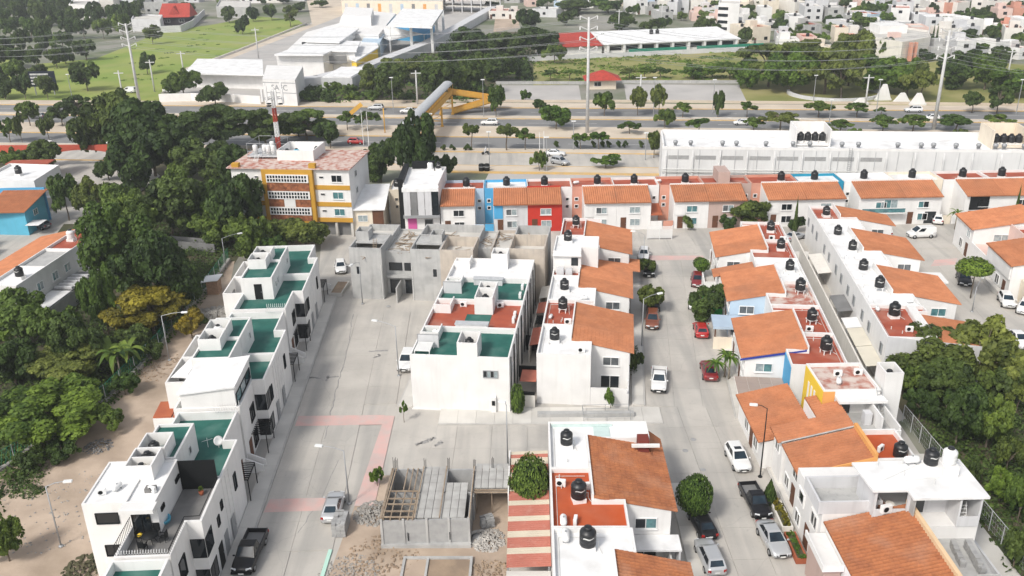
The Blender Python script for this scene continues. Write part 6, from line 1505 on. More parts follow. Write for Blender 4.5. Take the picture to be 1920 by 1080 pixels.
r = thing('left_house', 'white flat-roofed house with one black tank behind the blue house', 'house', W0, -92.0, 163.0)
parapet_roof(r, [(-6,-2),(5,-3),(4.6,8),(-6,10)], 5.9, whiteroof, h=.45, t=.2); win(r, 'E', 1, 3.2, 1.2, 1.0, 4.9, n=2); MB().box(-9,-6.1,-1,8,0,5.4).obj('lime_wall', limewall, r); MB().box(-7,1.5,10.1,13,6.0,6.2).obj('red_roof', redroof, r); MB().box(5.2,8,-1,4,2.4,2.55).obj('porch_roof', whiteroof, r)
tank(W0, -92.5, 165.5, 5.9, 'black water tank on the white house behind the blue one', s=1.1)
r = thing('left_house', 'white house with red gate wall cut by the left edge', 'house', W0, -92.5, 134.0)
MB().prism([(-8,-2),(3.2,-2),(3.2,7),(-8,7)], 0, lambda x, y: 4.8+.2*(3-x)*.5).obj('wall', white, r); tile_roof(r, -8, 6.0, 3.8, 4.9, -2.2, 7.2, tile, rows=8); MB().box(3.3,7.2,-1.5,-1.2,0,2.4).box(6.9,7.2,-1.2,4.5,0,2.4).obj('gate_wall', offwhite, r); MB().box(3.2,7.5,-1.0,5,2.4,2.55).obj('red_porch', redroof2, r)
for k in range(3): MB().box(7.21,7.26,.2+k*1.3,.7+k*1.3,.3,2.1).obj('red_post', redwall, r)
car(kind='hatch', col='grey', loc=P(76,428)+Vector((0,0,.02)), rz=rad(70), label='grey hatchback parked by the sky-blue house')
# ------------------------------------------------------------------ footbridge over the highway
FB = thing('footbridge', 'yellow steel footbridge with grey barrel roof across the highway', 'footbridge', ES, 0, 0)
def bp(pxx, pyy, z): p = ES.l(P(pxx, pyy, z)); return p.x, p.y
bx0, by0 = bp(752, 236, 8.5); bx1, by1 = bp(838, 152, 8.5); bxm = (bx0+bx1)/2
b = MB(); N = 10; V = []
for y_ in (by0+3, by1+1):
    for i in range(N+1):
        a = math.pi*i/N; V.append((bxm+1.35*math.cos(a), y_, 7.6+.8*math.sin(a)))
b.smooth = True; b.add(V, [(i, i+1, N+2+i, N+1+i) for i in range(N)]); b.smooth = False
b.add(V[:N+1], [tuple(range(N+1))]); b.add(V[N+1:], [tuple(range(N, -1, -1))])
b.obj('barrel_roof', galv, FB)
MB().box(bxm-1.3,bxm+1.3,by0+3,by1+1,5.0,5.35).obj('deck', ytube, FB)
for sx in (-1.38,1.30): MB().box(bxm+sx,bxm+sx+.08,by0+3,by1+1,5.0,6.5).obj('side_panel', ytube, FB)
post = MB().box(-.05,.05,-.05,.05,6.5,7.62).mesh('roof_post', ytube)
n_ = 16
for i in range(n_+1):
    yy = by0+3.1+(by1-by0-2.2)*i/n_
    for sx in (-1.34,1.34): inst('roof_post', post, FB, (bxm+sx, yy, 0))
for yy in (by0+8, by0+22, by0+36, by1-2):
    b = MB()
    for sx in (-1.6,1.6):
        b.box(bxm+sx-.2,bxm+sx+.2,yy-.2,yy+.2,0,5.0); b.box(bxm+sx-.35,bxm+sx+.35,yy-.35,yy+.35,0,.5)
    for z_ in (1.5,3.0,4.5): b.box(bxm-1.4,bxm+1.4,yy-.08,yy+.08,z_,z_+.16)
    b.tube((bxm-1.5,yy,1.6),(bxm+1.5,yy,3.0),.07,n=5).tube((bxm-1.5,yy,3.1),(bxm+1.5,yy,4.5),.07,n=5); b.obj('pier', ytube, FB)
# switchback ramp at the far end
def ramp(p0, p1, w_):
    b = MB(); a = Vector(p0); c = Vector(p1); d = (c-a); n = Vector((-d.y, d.x, 0)).normalized()*w_/2
    for off, h in ((n, 1.1), (-n, 1.1)):
        q = [a+off, c+off, c+off*.92, a+off*.92]
        b.add([tuple(p+Vector((0,0,-.25))) for p in q]+[tuple(p+Vector((0,0,h))) for p in q], [(0,3,2,1),(4,5,6,7),(0,1,5,4),(1,2,6,5),(2,3,7,6),(3,0,4,7)])
    q = [a+n, c+n, c-n, a-n]
    b.add([tuple(p+Vector((0,0,-.25))) for p in q]+[tuple(p) for p in q], [(0,3,2,1),(4,5,6,7),(0,1,5,4),(1,2,6,5),(2,3,7,6),(3,0,4,7)])
    return b
R1_ = (bxm, by1+1.2, 5.2); R2_ = (bxm+11.5, by1+4.5, 2.9); R3_ = (bxm+11.8, by1+1.8, 2.9); R4_ = (bxm+1.5, by1-1.2, .4)
ramp(R1_, R2_, 2.2).obj('ramp', ytube, FB); ramp(R3_, R4_, 2.2).obj('ramp', ytube, FB)
MB().lathe([(0,2.65),(2.2,2.65),(2.2,4.0),(2.1,4.0),(2.1,2.9),(0,2.9)], cx=bxm+12.4, cy=by1+3.2, n=18).obj('ramp_landing', ytube, FB)
MB().box(bxm+12.2,bxm+12.6,by1+3.0,by1+3.4,0,2.65).obj('pier', ytube, FB)
# yellow sign gantry left of the bridge
r = thing('road_sign_gantry', 'slim yellow gantry with a tilted sign arm left of the footbridge', 'sign', ES, *bp(722, 250, 0))
MB().tube((0,0,0),(0,0,6.2),.14,n=8).obj('post', ytube, r); MB().box(-2.2,1.6,-.1,.1,5.0,6.0).obj('sign_panel', ytube, r).rotation_euler = (0, rad(-38), 0); r.children[1].location = (-3.2,0,1.9)
# gate arch of the neighbouring estate on the left
AR = thing('entrance_arch', 'red and white entrance arch beam at the far left', 'arch', W0, 0, 0)
pa = P(-40, 280, 4.2); pc = P(222, 278, 4.2)
d = (pc-pa); L_ = d.length; AR.location = (pa.x, pa.y, 0); AR.rotation_euler = (0,0,math.atan2(d.y,d.x))
b = MB(); n_ = 16
for i in range(n_):
    x0, x1 = L_*.5+L_*.48*i/n_, L_*.5+L_*.48*(i+1)/n_; z0 = 3.0+.9*math.sin(math.pi*i/n_); z1 = 3.0+.9*math.sin(math.pi*(i+1)/n_)
    b.add([(x0,0,z0),(x1,0,z1),(x1,.8,z1),(x0,.8,z0),(x0,0,4.9),(x1,0,4.9),(x1,.8,4.9),(x0,.8,4.9)], [(0,3,2,1),(4,5,6,7),(0,1,5,4),(2,3,7,6)])
arch_red = mat('arch_red_paint', (.47,.09,.055), (.42,.08,.05), scale=.4, rough=.8)
b.obj('arch_beam', arch_red, AR); MB().box(0,L_*.49,0,.8,3.0,4.9).obj('arch_beam', arch_red, AR)
for x_ in (L_*.46, L_*.985): MB().box(x_-1.4,x_+1.4,-.4,1.3,0,5.4).box(x_-1.7,x_+1.7,-.6,1.5,5.4,5.7).obj('arch_pier', white, AR)
# ------------------------------------------------------------------ small concrete footbridge over the ravine
rb = thing('ravine_footbridge', 'small grey concrete footbridge with parapets over the ravine', 'footbridge', W0, 0, 0)
pa = P(314, 458, .6); pc = P(410, 466, .6); d = pc-pa; rb.location = (pa.x, pa.y, 0); rb.rotation_euler = (0,0,math.atan2(d.y, d.x)); L_ = d.length
MB().box(0,L_,-1.0,1.0,.3,.6).obj('deck', grey_sheet, rb); MB().box(0,L_,-1.1,-.95,.3,1.7).obj('parapet', grey_sheet, rb); MB().box(0,L_,.95,1.1,.3,1.7).obj('parapet', grey_sheet, rb)
# retaining wall, fence and shed behind the white row
RW = thing('retaining_wall', 'low rough stone retaining wall with net fence behind the white row', 'wall', W0, 0, 0)
pts = [P(x, y) for x, y in ((-30,905),(30,870),(95,815),(200,755),(255,700),(300,655),(335,600),(395,540),(430,490))]
b = MB(); g = MB()
for a, c in zip(pts, pts[1:]):
    d = (c-a); n = Vector((-d.y, d.x, 0)).normalized()*.25
    b.add([tuple(a-n),tuple(c-n),tuple(c+n),tuple(a+n)]+[tuple(p+Vector((0,0,.55))) for p in (a-n,c-n,c+n,a+n)], [(4,5,6,7),(0,1,5,4),(1,2,6,5),(2,3,7,6),(3,0,4,7)])
    k = max(2, int(d.length/2.5))
    for i in range(k):
        p = a+d*i/k; MB().tube((p.x,p.y,.5),(p.x,p.y,2.3),.04,n=5).obj('fence_post', galv, RW)
    g.tube(tuple(a+Vector((0,0,2.25))), tuple(c+Vector((0,0,2.25))), .025, n=4)
    m_ = max(3, int(d.length/.5))
    for i in range(m_):
        p = a+d*i/m_; q = a+d*(i+1)/m_
        g.tube((p.x,p.y,.6),(q.x,q.y,2.2),.012,n=3,caps=False).tube((q.x,q.y,.6),(p.x,p.y,2.2),.012,n=3,caps=False)
b.obj('stone_wall', rubblem, RW); g.obj('fence_mesh', netgreen, RW)
sh = thing('shed', 'small brick shed with pale sheet roof behind the white row', 'shed', W0, *P(402, 548).xy)
MB().box(-.7,.9,-.9,.9,0,2.0).obj('shed_wall', mat('pale_brick', (.42,.27,.18), (.36,.23,.16), scale=2, rough=.9, cell=.15, cscale=6), sh); MB().prism([(-1.3,-1.4),(1.2,-1.4),(1.2,1.2),(-1.3,1.2)], lambda x, y: 2.2+.1*x, lambda x, y: 2.28+.1*x).obj('sheet_roof', whiteroof, sh)
rubble('pale building rubble beside the small brick shed', P(395,590), 2.6, 320, 21, .06, .3); rubble('mixed stones and debris along the fence behind the white row', P(300,690), 3.6, 260, 22, .04, .16, dirt, h=.12); rubble('dark gravel pile behind the nearest white house', P(185,838), 1.5, 150, 23, .04, .13, mat('dark_gravel', (.14,.14,.14), (.2,.2,.2), scale=3, rough=1), h=.6); rubble('dark burnt soil heap at the lower left', P(165,1066), 2.0, 200, 24, .06, .22, darksoil, h=.5)
rubble('loose stones strewn over the sandy strip', P(110,960), 6.5, 220, 25, .03, .12, h=.05)
# planter with brown soil by the left street
pl = thing('planter', 'raised concrete planter with brown soil at the far end of the left street', 'planter', W0, *P(637,545).xy)
pl.rotation_euler = (0,0,rad(-5)); MB().wall([(-.9,-2.3),(.9,-2.3),(.9,2.3),(-.9,2.3)], .15, 0, .6).obj('planter_wall', concrete2, pl); MB().box(-.74,.74,-2.14,2.14,0,.5).obj('soil', dirt, pl)

# ------------------------------------------------------------------ school complex beyond the highway
def bpoly(r, pxs, z, z0, m, name='wall'):
    pts = [tuple(P(x, y, z).xy) for x, y in pxs]; return MB().prism(pts, z0, z).obj(name, m, r)
def bld(name, label, cat='building'): return setp(empty(name, (0,0,0)), label, cat)
s1 = bld('school_hall', 'long white hall with pale sheet roof at the school entrance')
bpoly(s1, [(350,136),(492,139),(490,113),(374,112)], 4.6, 0, white); bpoly(s1, [(345,137),(494,140),(492,111),(370,110)], 5.0, 4.603, whiteroof, 'flat_roof')
g = P(470,158); MB().box(g.x-5,g.x+5,g.y-.2,g.y,0,3).obj('entrance_opening', glass, s1); g2 = P(444,146,0); MB().box(g2.x-1,g2.x+1,g2.y-9,g2.y-8.9,2.0,3.0).obj('window', glass, s1)
s2 = bld('school_sign_building', 'white school block with faint lettering on its front wall')
bpoly(s2, [(492,148),(553,150),(568,124),(500,122)], 7.4, 0, white)
a_ = P(492,148,7.4); c_ = P(553,150,7.4)
def text_obj(body, loc, rz, size, m, par, name='lettering'):
    cu = bpy.data.curves.new('lettering', 'FONT'); cu.body = body; cu.size = size; cu.extrude = .02; cu.align_x = 'CENTER'
    o = bpy.data.objects.new('tmp_text', cu); COL.objects.link(o)
    dg = bpy.context.evaluated_depsgraph_get(); me = bpy.data.meshes.new_from_object(o.evaluated_get(dg)); bpy.data.objects.remove(o)
    me.materials.clear(); me.materials.append(m)
    n = bpy.data.objects.new(name, me); COL.objects.link(n); n.parent = par; n.location = loc; n.rotation_euler = (rad(90), 0, rz); return n
rz_ = math.atan2(c_.y-a_.y, c_.x-a_.x); mid = (a_+c_)/2; nn = Vector((math.sin(rz_), -math.cos(rz_), 0))
text_obj('SAEC', (mid.x+nn.x*.06, mid.y+nn.y*.06, 4.4), rz_, 2.2, graymet, s2)
b = MB()
for z_ in (3.6,6.4): q0 = a_+nn*.05; q1 = c_+nn*.05; b.add([(q0.x,q0.y,z_),(q1.x,q1.y,z_),(q1.x,q1.y,z_+.18),(q0.x,q0.y,z_+.18)], [(0,1,2,3)])
b.obj('sign_line', graymet, s2)
s3 = bld('school_block', 'white school block with dark window and grey glazed corner'); bpoly(s3, [(518,103),(605,103),(622,97),(665,97),(672,80),(590,78)], 7.0, 0, white); bpoly(s3, [(514,102),(606,102),(622,95),(668,95),(676,77),(590,75)], 7.5, 7.003, whiteroof, 'flat_roof')
g = P(556,122,0); 
for x_, y_, w_, h_, m_ in ((570,112,6,2.2,glass),(635,112,6,2.6,grey_sheet)):
    q = P(x_, y_, 4.5); MB().box(q.x-w_/2,q.x+w_/2,q.y-1.2,q.y-1.0,3.4,3.4+h_).obj('window', m_, s3)
s4 = bld('school_block', 'white school block with flat roof and long clerestory windows'); bpoly(s4, [(540,92),(620,95),(668,66),(640,42),(575,60)], 5.5, 0, white); bpoly(s4, [(575,78),(635,80),(670,55),(610,52)], 8.0, 5.503, white, 'upper_wall'); bpoly(s4, [(572,77),(636,79),(673,53),(610,50)], 8.4, 8.003, whiteroof, 'flat_roof')
q0 = P(608,88,5); MB().box(q0.x-8,q0.x+9,q0.y-.2,q0.y,5.9,6.9).obj('window_band', glass, s4)
s5 = bld('school_block', 'large white flat-roofed school wing behind the clerestory block'); bpoly(s5, [(630,62),(710,65),(742,25),(672,18),(640,30)], 7.0, 0, white); bpoly(s5, [(642,28),(695,32),(700,15),(648,13)], 10.5, 7.003, white, 'roof_room'); bpoly(s5, [(640,58),(662,60),(666,50),(645,48)], 8.2, 7.003, white, 'roof_box')
s6 = bld('school_block', 'school block with pale blue wall left of the white sail'); bpoly(s6, [(678,78),(712,80),(724,58),(690,55)], 5.5, 0, paleblue)
s7 = bld('school_block', 'school block with yellow-ochre side wall'); bpoly(s7, [(660,112),(668,116),(708,90),(706,80),(645,78)], 5.0, 0, yellow); bpoly(s7, [(655,110),(668,114),(710,88),(706,77),(645,76)], 5.4, 5.003, whiteroof, 'flat_roof')
s8 = bld('school_block', 'low white roofed block with curved grey wall in front of the school'); bpoly(s8, [(602,146),(660,146),(684,132),(690,126),(640,125)], 4.0, 0, greywall); bpoly(s8, [(604,144),(658,144),(680,131),(684,126),(640,125)], 4.3, 4.003, whiteroof, 'flat_roof')
s9 = bld('school_gym', 'tall open-sided white gym roof on columns'); bpoly(s9, [(728,46),(810,49),(831,18),(755,16)], 10.5, 9.6, whiteroof, 'gym_roof')
for x_, y_ in ((729,47),(770,48),(809,50),(818,36),(830,20),(757,17)):
    q = P(x_, y_, 9.6); MB().box(q.x-.5,q.x+.5,q.y-.5,q.y+.5,0,9.6).obj('column', whitemet, s9)
bpoly(s9, [(735,60),(800,64),(815,44),(750,40)], 3.2, 0, bluewall, 'blue_stand')
sl_ = bld('shade_sail', 'white stretched shade sail in front of the gym', 'shade sail')
A, B, C_, D_ = [P(x, y, z) for x, y, z in ((707,67,5.0),(724,48,8.0),(795,64,4.6),(731,76,5.5))]
V = []; N = 8
for i in range(N+1):
    for j in range(N+1):
        s, t = i/N, j/N; p = (A*(1-s)+B*s)*(1-t)+(D_*(1-s)+C_*s)*t; p.z -= 1.6*math.sin(math.pi*s)*math.sin(math.pi*t); V.append(tuple(p))
b = MB(); b.smooth = True; b.add(V, [(i*(N+1)+j,(i+1)*(N+1)+j,(i+1)*(N+1)+j+1,i*(N+1)+j+1) for i in range(N) for j in range(N)]); b.obj('sail', whiteroof, sl_)
b = MB()
for p in (A,B,C_,D_): b.tube((p.x,p.y,0),tuple(p),.15,n=6)
b.obj('mast', whitemet, sl_)
def longwall(name, label, pxs, h, t, m, cat='wall'):
    r = bld(name, label, cat); pts = [P(x, y) for x, y in pxs]
    for a, c in zip(pts, pts[1:]):
        d = c-a; n = Vector((-d.y, d.x, 0)).normalized()*t/2
        MB().prism([tuple((a-n).xy),tuple((c-n).xy),tuple((c+n).xy),tuple((a+n).xy)], 0, h).obj('wall_section', m, r)
    return r
longwall('boundary_wall', 'long curving grey wall and ramp beside the school', [(560,168),(600,163),(690,140),(760,112),(800,96),(830,80),(870,56),(925,24)], 3.4, 4.5, greywall)
longwall('boundary_wall', 'white boundary wall along the school frontage', [(300,192),(360,190),(430,192),(490,196)], 2.4, .5, white); longwall('boundary_wall', 'low pale park wall along the far pavement', [(640,193),(900,191),(1000,192),(1250,192),(1400,194),(1700,196),(1920,199)], .7, .4, medianm); longwall('boundary_wall', 'pale wall at the rear of the sports courts', [(930,158),(1090,158),(1170,156),(1400,156)], .9, .3, cement)
longwall('boundary_wall', 'grey wall below the red-roofed chalet', [(290,62),(340,60),(362,50),(384,28)], 3.0, .5, greywall); longwall('boundary_wall', 'dirt road edge wall beside the grass field', [(350,133),(450,95),(575,45)], .8, .4, offwhite)
pv = setp(empty('dark_panel_sign', P(86,178)), 'dark blue roadside sign board with white lines at the far left', 'sign'); MB().box(-4,4,-.15,.15,2.6,7.2).obj('board', mat('navy_sign', (.01,.016,.03), rough=.5), pv); MB().box(-3,-2.7,-.1,.1,0,2.6).box(2.7,3,-.1,.1,0,2.6).obj('post', graymet, pv)
for k in range(4): MB().box(-3.5,3.3-.4*k,-.19,-.155,3.2+k*.95,3.7+k*.95).obj('sign_line', paint_white, pv)
# chalet with red roof
ch = bld('chalet', 'dark wooden chalet with steep red roof beyond the grass field', 'house'); G = P(335,46); 
MB().box(G.x-6.5,G.x+6.5,G.y-4,G.y+6,0,4.2).obj('wall', mat('dark_timber', (.03,.025,.03), rough=.7), ch)
b = MB(); b.prism([(G.x-7,G.y-5),(G.x+7,G.y-5),(G.x+7,G.y+7),(G.x-7,G.y+7)], 4.1, 4.2); b.obj('eaves', brownwood, ch)
b = MB(); x0, x1, y0, y1 = G.x-7.8,G.x+7.8,G.y-5.5,G.y+7.5; ym = (y0+y1)/2
b.add([(x0,y0,4.0),(x1,y0,4.0),(x1-1,ym,10.0),(x0+1,ym,10.0),(x0,y1,4.0),(x1,y1,4.0)], [(0,1,2,3),(4,3,2,5),(0,3,4),(1,5,2)]); b.obj('red_roof', tile_red, ch)
b = MB(); b.add([(G.x-2.6,G.y-4.2,5.4),(G.x+2.6,G.y-4.2,5.4),(G.x,G.y-4.2,8.8),(G.x,ym,9.2)], [(0,1,2),(0,2,3),(1,3,2)]); b.obj('dormer', tile_red, ch)
win(ch, 'S', G.x-5, 1.6, 2.4, 1.4, G.y-4, n=2); win(ch, 'S', G.x+2, 1.6, 2.4, 1.4, G.y-4, n=2)
# long school building with red end roof
lb = bld('long_low_building', 'long low white-roofed building with a red tiled end beyond the meadow'); a_, c_ = P(1135,82,4.2), P(1385,71,4.2)
fr = Frame(a_.x, a_.y, math.degrees(math.atan2(c_.y-a_.y, c_.x-a_.x))); lb.location = (a_.x,a_.y,0); lb.rotation_euler = (0,0,fr.a); L_ = (c_-a_).length
MB().box(0,L_,.8,22,0,3.7).obj('wall', white, lb); MB().prism([(-.6,-.6),(L_+.6,-.6),(L_+.6,23),(-.6,23)], 3.75, lambda x, y: 4.1+.07*y).obj('roof', whiteroof, lb)
for i in range(8): MB().box(2+i*L_/8.3,2+i*L_/8.3+4.4,.70,.797,1.6,3.2).obj('window', glass, lb)
for i in range(9): MB().box(.6+i*L_/8.3,1.4+i*L_/8.3,-.4,.69,0,3.74).obj('column', white, lb)
MB().box(-18,-1,1,19,0,3.4).obj('end_wall', white, lb); tile_roof(lb, 19, 6.2, .0, 3.6, -18.5, -.8, tile_red, axis='y', rows=6, period=.5, name='red_tile_roof')
MB().box(8,30,-3.4,-3.2,0,2.4).box(34,60,-3.4,-3.2,0,2.4).obj('green_net_fence', netgreen, lb); MB().box(-30,L_+20,-5.2,-4.9,0,1.6).obj('front_wall', greywall, lb)
for k in (0,1): tank(fr, 22+k*2.4, 14, 5.1, 'black water tank %s on the long low white roof' % ('left', 'right')[k], s=1.3, stand=0, mark=False)
# red-roofed kiosk in the park
kq = bld('kiosk', 'small kiosk with hipped red roof between the sports courts', 'kiosk'); G = P(1128,164)
MB().box(G.x-4,G.x+4,G.y-3,G.y+3,0,2.8).obj('wall', cream, kq); b = MB(); b.add([(G.x-5.5,G.y-4.5,2.8),(G.x+5.5,G.y-4.5,2.8),(G.x+5.5,G.y+4.5,2.8),(G.x-5.5,G.y+4.5,2.8),(G.x-.5,G.y,5.2),(G.x+.5,G.y,5.2)], [(0,1,5,4),(1,2,5),(2,3,4,5),(3,0,4),(3,2,1,0)]); b.obj('hipped_roof', tile_red, kq); win(kq, 'S', G.x-2.5, 1.0, 2, 1.2, G.y-3, n=2)
# curved concrete bench ring and white sculptures in the park
r = setp(empty('ring_bench', P(1563,176)), 'curved low concrete ring wall in the park', 'wall'); b = MB(); N = 28
for i in range(N):
    a0, a1 = math.pi*.9+i*1.25*math.pi/N, math.pi*.9+(i+1)*1.25*math.pi/N
    q = [(ra*math.cos(t), ra*.9*math.sin(t)) for ra, t in ((13,a0),(13,a1),(12.2,a1),(12.2,a0))]; b.prism(q, 0, .9)
b.obj('ring_wall', greywall, r)
for i, (x_, y_, h_) in enumerate(((1613,196,1.8),(1655,188,4.4),(1720,197,3.2),(1690,192,2.6))):
    r = setp(empty('park_sculpture', P(x_, y_)), 'angular white concrete fin in the park by the highway, %s from left' % nth(i), 'sculpture', 'white park fins'); MB().prism([(-2.2,-.5),(2.2,-.5),(2.2,.5),(-2.2,.5)], 0, .5).obj('base', white, r); MB().add([(-2,-.4,.5),(2,-.4,.5),(.6,-.3,h_),(-.4,-.3,h_),(-2,.4,.5),(2,.4,.5),(.6,.3,h_),(-.4,.3,h_)], [(0,1,2,3),(5,4,7,6),(4,0,3,7),(1,5,6,2),(3,2,6,7)]).obj('fin', white, r)
# zig-zag edging on the wide median
zz = setp(empty('zigzag_edging', (0,0,0)), 'pale zigzag concrete edging on the highway medians', 'kerb')
for u_, v0 in ((131.5,22),(147.6,36)):
    for i in range(9):
        x_ = v0+i*9; pts = [HW.w(x_, u_, .17), HW.w(x_+4, u_+2.0, .17), HW.w(x_+8, u_, .17)]
        b = MB()
        for a, c in zip(pts, pts[1:]): b.tube(tuple(a), tuple(c), .14, n=4)
        b.obj('edging_piece', kerb_m, zz)

# ------------------------------------------------------------------ the far town
TR = random.Random(77)
WALLC = [white]*5+[offwhite]*5+[cream]*2+[greywall]*6+[pinkwall]*2+[cement]*4+[salmon, paleblue]
ROOFC = [whiteroof, whiteroof, concrete2, concrete2, cement, concrete2, cement, concrete2, offwhite, redroof, brickred, rust_sheet]
CNAME = {white.name: 'white', offwhite.name: 'off-white', cream.name: 'cream', greywall.name: 'pale grey', pinkwall.name: 'pink', cement.name: 'raw cement', salmon.name: 'salmon', paleblue.name: 'pale blue'}
RNAME = {whiteroof.name: 'white roof', concrete2.name: 'concrete roof', cement.name: 'bare cement roof', offwhite.name: 'pale roof', redroof.name: 'red roof', brickred.name: 'brick-red roof', rust_sheet.name: 'red sheet roof', tile.name: 'tile roof'}
def town_house(G, rz, w_, d_, h_, wm, rm, label, group, extra=True):
    r = setp(empty('town_house', G, rz), label, 'house', group)
    parapet_roof(r, [(-w_/2,0),(w_/2,0),(w_/2,d_),(-w_/2,d_)], h_, rm, h=.5, t=.3, wm=wm)
    n = max(1, int(w_/4)); st = max(1, int(h_/3))
    wm_ = TWIN
    for k in range(st):
        for i in range(n):
            if TR.random() < .75: inst('window', wm_, r, (-w_/2+w_*(i+.5)/n, 0, k*3+1.2))
    if TR.random() < .4: inst('door', TDOOR, r, (-w_/2+1.2, 0, 0))
    if extra and TR.random() < .6:
        a = TR.uniform(-w_/2+.5, w_/2-4); MB().box(a,a+3.4,d_*.4,d_*.4+3.2,h_+.002,h_+2.4).obj('roof_room', wm, r)
    if extra and TR.random() < .6:
        inst('roof_tank', TANKB, r, (TR.uniform(-w_/2+1,w_/2-1), d_*.3, h_+.01), 0, (1.1,1.1,1.1))
    return r
TWIN = MB().box(-.75,.75,-.09,-.004,0,1.2).mesh('town_window', glass); TDOOR = MB().box(-.5,.5,-.07,-.004,.02,2.1).mesh('town_door', brownwood)
ROWS = [ # name, base pixel line, x range, step px
 ('front row of right town', 1445, 1925, lambda x: 106+.012*(x-1445), 34),
 ('second row of right town', 1400, 1925, lambda x: 80+.012*(x-1400), 31),
 ('third row of right town', 1330, 1930, lambda x: 58+.010*(x-1330), 29),
 ('fourth row of right town', 1250, 1930, lambda x: 41+.006*(x-1250), 27),
 ('fifth row of right town', 1180, 1930, lambda x: 26+.004*(x-1180), 25),
 ('sixth row of right town', 1000, 1930, lambda x: 13+.002*(x-1000), 24),
 ('top edge row of right town', 960, 1930, lambda x: 3, 24),
 ('row among top middle trees', 935, 1130, lambda x: 34, 42),
 ('top edge middle row', 690, 940, lambda x: 2, 26),
 ('row behind upper left wood', 10, 300, lambda x: 17+.02*x, 46),
 ('top edge left row', 0, 560, lambda x: 3, 34)]
TT = []
for nm, xa, xb, fy, stp in ROWS:
    x_ = xa; i = 0
    while x_ < xb:
        yb = fy(x_)+TR.uniform(-3,3); G = P(x_, yb); s = scale_at(G)
        wpx = stp*TR.uniform(.75,1.25); w_ = min(22, wpx/s); d_ = TR.uniform(8,15); h_ = TR.choice([3,3.2,3.4,3.4,5.6,5.8,6,6.2])
        wm = TR.choice(WALLC); rm = TR.choice(ROOFC)
        if TR.random() < .87:
            town_house(G, rad(TR.choice([-7,-7,-7,8,20,-25])+TR.uniform(-4,4)), w_, d_, h_, wm, rm, '%s house with %s, %s from left, %s' % (CNAME[wm.name], RNAME[rm.name], nth(i), nm), 'houses of the far town'); i += 1
        else: TT.append((x_, yb))
        if TR.random() < .42: TT.append((x_+wpx*.5, yb+4))
        x_ += wpx*TR.uniform(.95,1.3)
def town_special(label, pxs, z, m, rm, name='town_building'):
    r = bld(name, label); pts = [tuple(P(x, y, z).xy) for x, y in pxs]
    parapet_roof(r, pts, z, rm, h=.6, t=.35, wm=m)
    cx = sum(p[0] for p in pts)/len(pts); cy = sum(p[1] for p in pts)/len(pts)
    return r, cx, cy
r, cx, cy = town_special('tall narrow white tower block with window columns at the top right of centre', [(1347,8),(1368,9),(1387,9),(1388,2),(1350,1)], 11.5, white, concrete2)
a_, c_ = P(1347,8,11.5), P(1368,9,11.5)
for k in range(4):
    for j in range(3):
        q = a_*(1-(j+.6)/3.4)+c_*((j+.6)/3.4); inst('window', TWIN, r, (q.x, q.y-.02, 1.2+k*2.7), math.atan2(c_.y-a_.y, c_.x-a_.x))
r, cx, cy = town_special('large white block with pink stripe and peach side wall in the right-hand town', [(1614,68),(1692,82),(1745,72),(1740,60),(1660,48),(1620,54)], 6.4, offwhite, concrete2)
q = P(1692,82,6.4); MB().box(q.x+3,q.x+4,q.y+.4,q.y+1.6,.5,6.6).box(q.x+5,q.x+5.6,q.y+.6,q.y+2.4,.5,6.6).obj('pink_stripe', salmon, r)
q2 = P(1660,62,6.4); MB().box(q2.x-3,q2.x+7,q2.y-2,q2.y+8,6.41,9.2).obj('roof_house', white, r)
town_special('white cube house on the hill at the upper left', [(129,10),(182,12),(186,2),(135,1)], 6, white, concrete2); town_special('raw grey flat block beside the dirt road at the top', [(405,14),(468,16),(470,4),(412,2)], 5, cement, concrete2); town_special('small grey house left of the red-roofed chalet', [(246,38),(300,40),(305,30),(252,28)], 5, greywall, concrete2)
r, cx, cy = town_special('long colourful building with grey bays at the top centre left', [(640,3),(830,5),(832,-6),(640,-8)], 6, cream, concrete2)
a_, c_ = P(640,3,6), P(830,5,6)
for k in range(9): q = a_*(1-(k+.3)/9)+c_*((k+.3)/9); MB().box(q.x,q.x+3.6,q.y-.5,q.y-.2,.6,5.2).obj('bay', [greywall, paleblue, grey_sheet, orange_trim][k % 4], r)
r = bld('concrete_frame', 'open concrete frame building at the top centre'); a_, c_ = P(832,22), P(938,26)
for z_ in (3.2,6.4,9.6): MB().prism([(a_.x,a_.y),(c_.x,c_.y),(c_.x,c_.y+14),(a_.x,a_.y+14)], z_-.3, z_).obj('floor_slab', concrete2, r)
for k in range(7):
    q = a_*(1-k/6)+c_*(k/6)
    for yy in (.3,7,13.5): MB().box(q.x-.25,q.x+.25,q.y+yy-.25,q.y+yy+.25,0,9.3).obj('column', greywall, r)
# ------------------------------------------------------------------ vehicles
car_px('pickup','black',485,1012,455,1082,'black pickup truck parked by the white row at the bottom left')
car_px('sedan','silver',620,982,632,938,'silver sedan seen from behind beside the block stack', s=.97)
car_px('suv','white',1370,846,1395,892,'white car with sunroof parked facing the camera, right street', sunroof=True, s=.95)
car_px('pickup','black',1402,925,1428,974,'black pickup truck parked by a conical shrub, right street', s=.93)
car_px('sedan','silver',1432,992,1466,1052,'silver sedan parked nearest the camera on the right street')
car_px('suv','silver',1342,1082,1318,1028,'silver wagon with dark rear window at the bottom edge', s=.97)
car_px('sedan','black',1326,1010,1306,972,'dark car in the shade of the rounded street tree', s=.95)
car_px('pickup','white',1236,692,1234,752,'white pickup truck parked facing the camera, left side of the right street', s=.97)
car_px('suv','orange',1224,590,1222,628,'orange-brown car with dark windscreen behind the street lamp')
car_px('hatch','black',1226,562,1224,594,'dark car half hidden under the street tree')
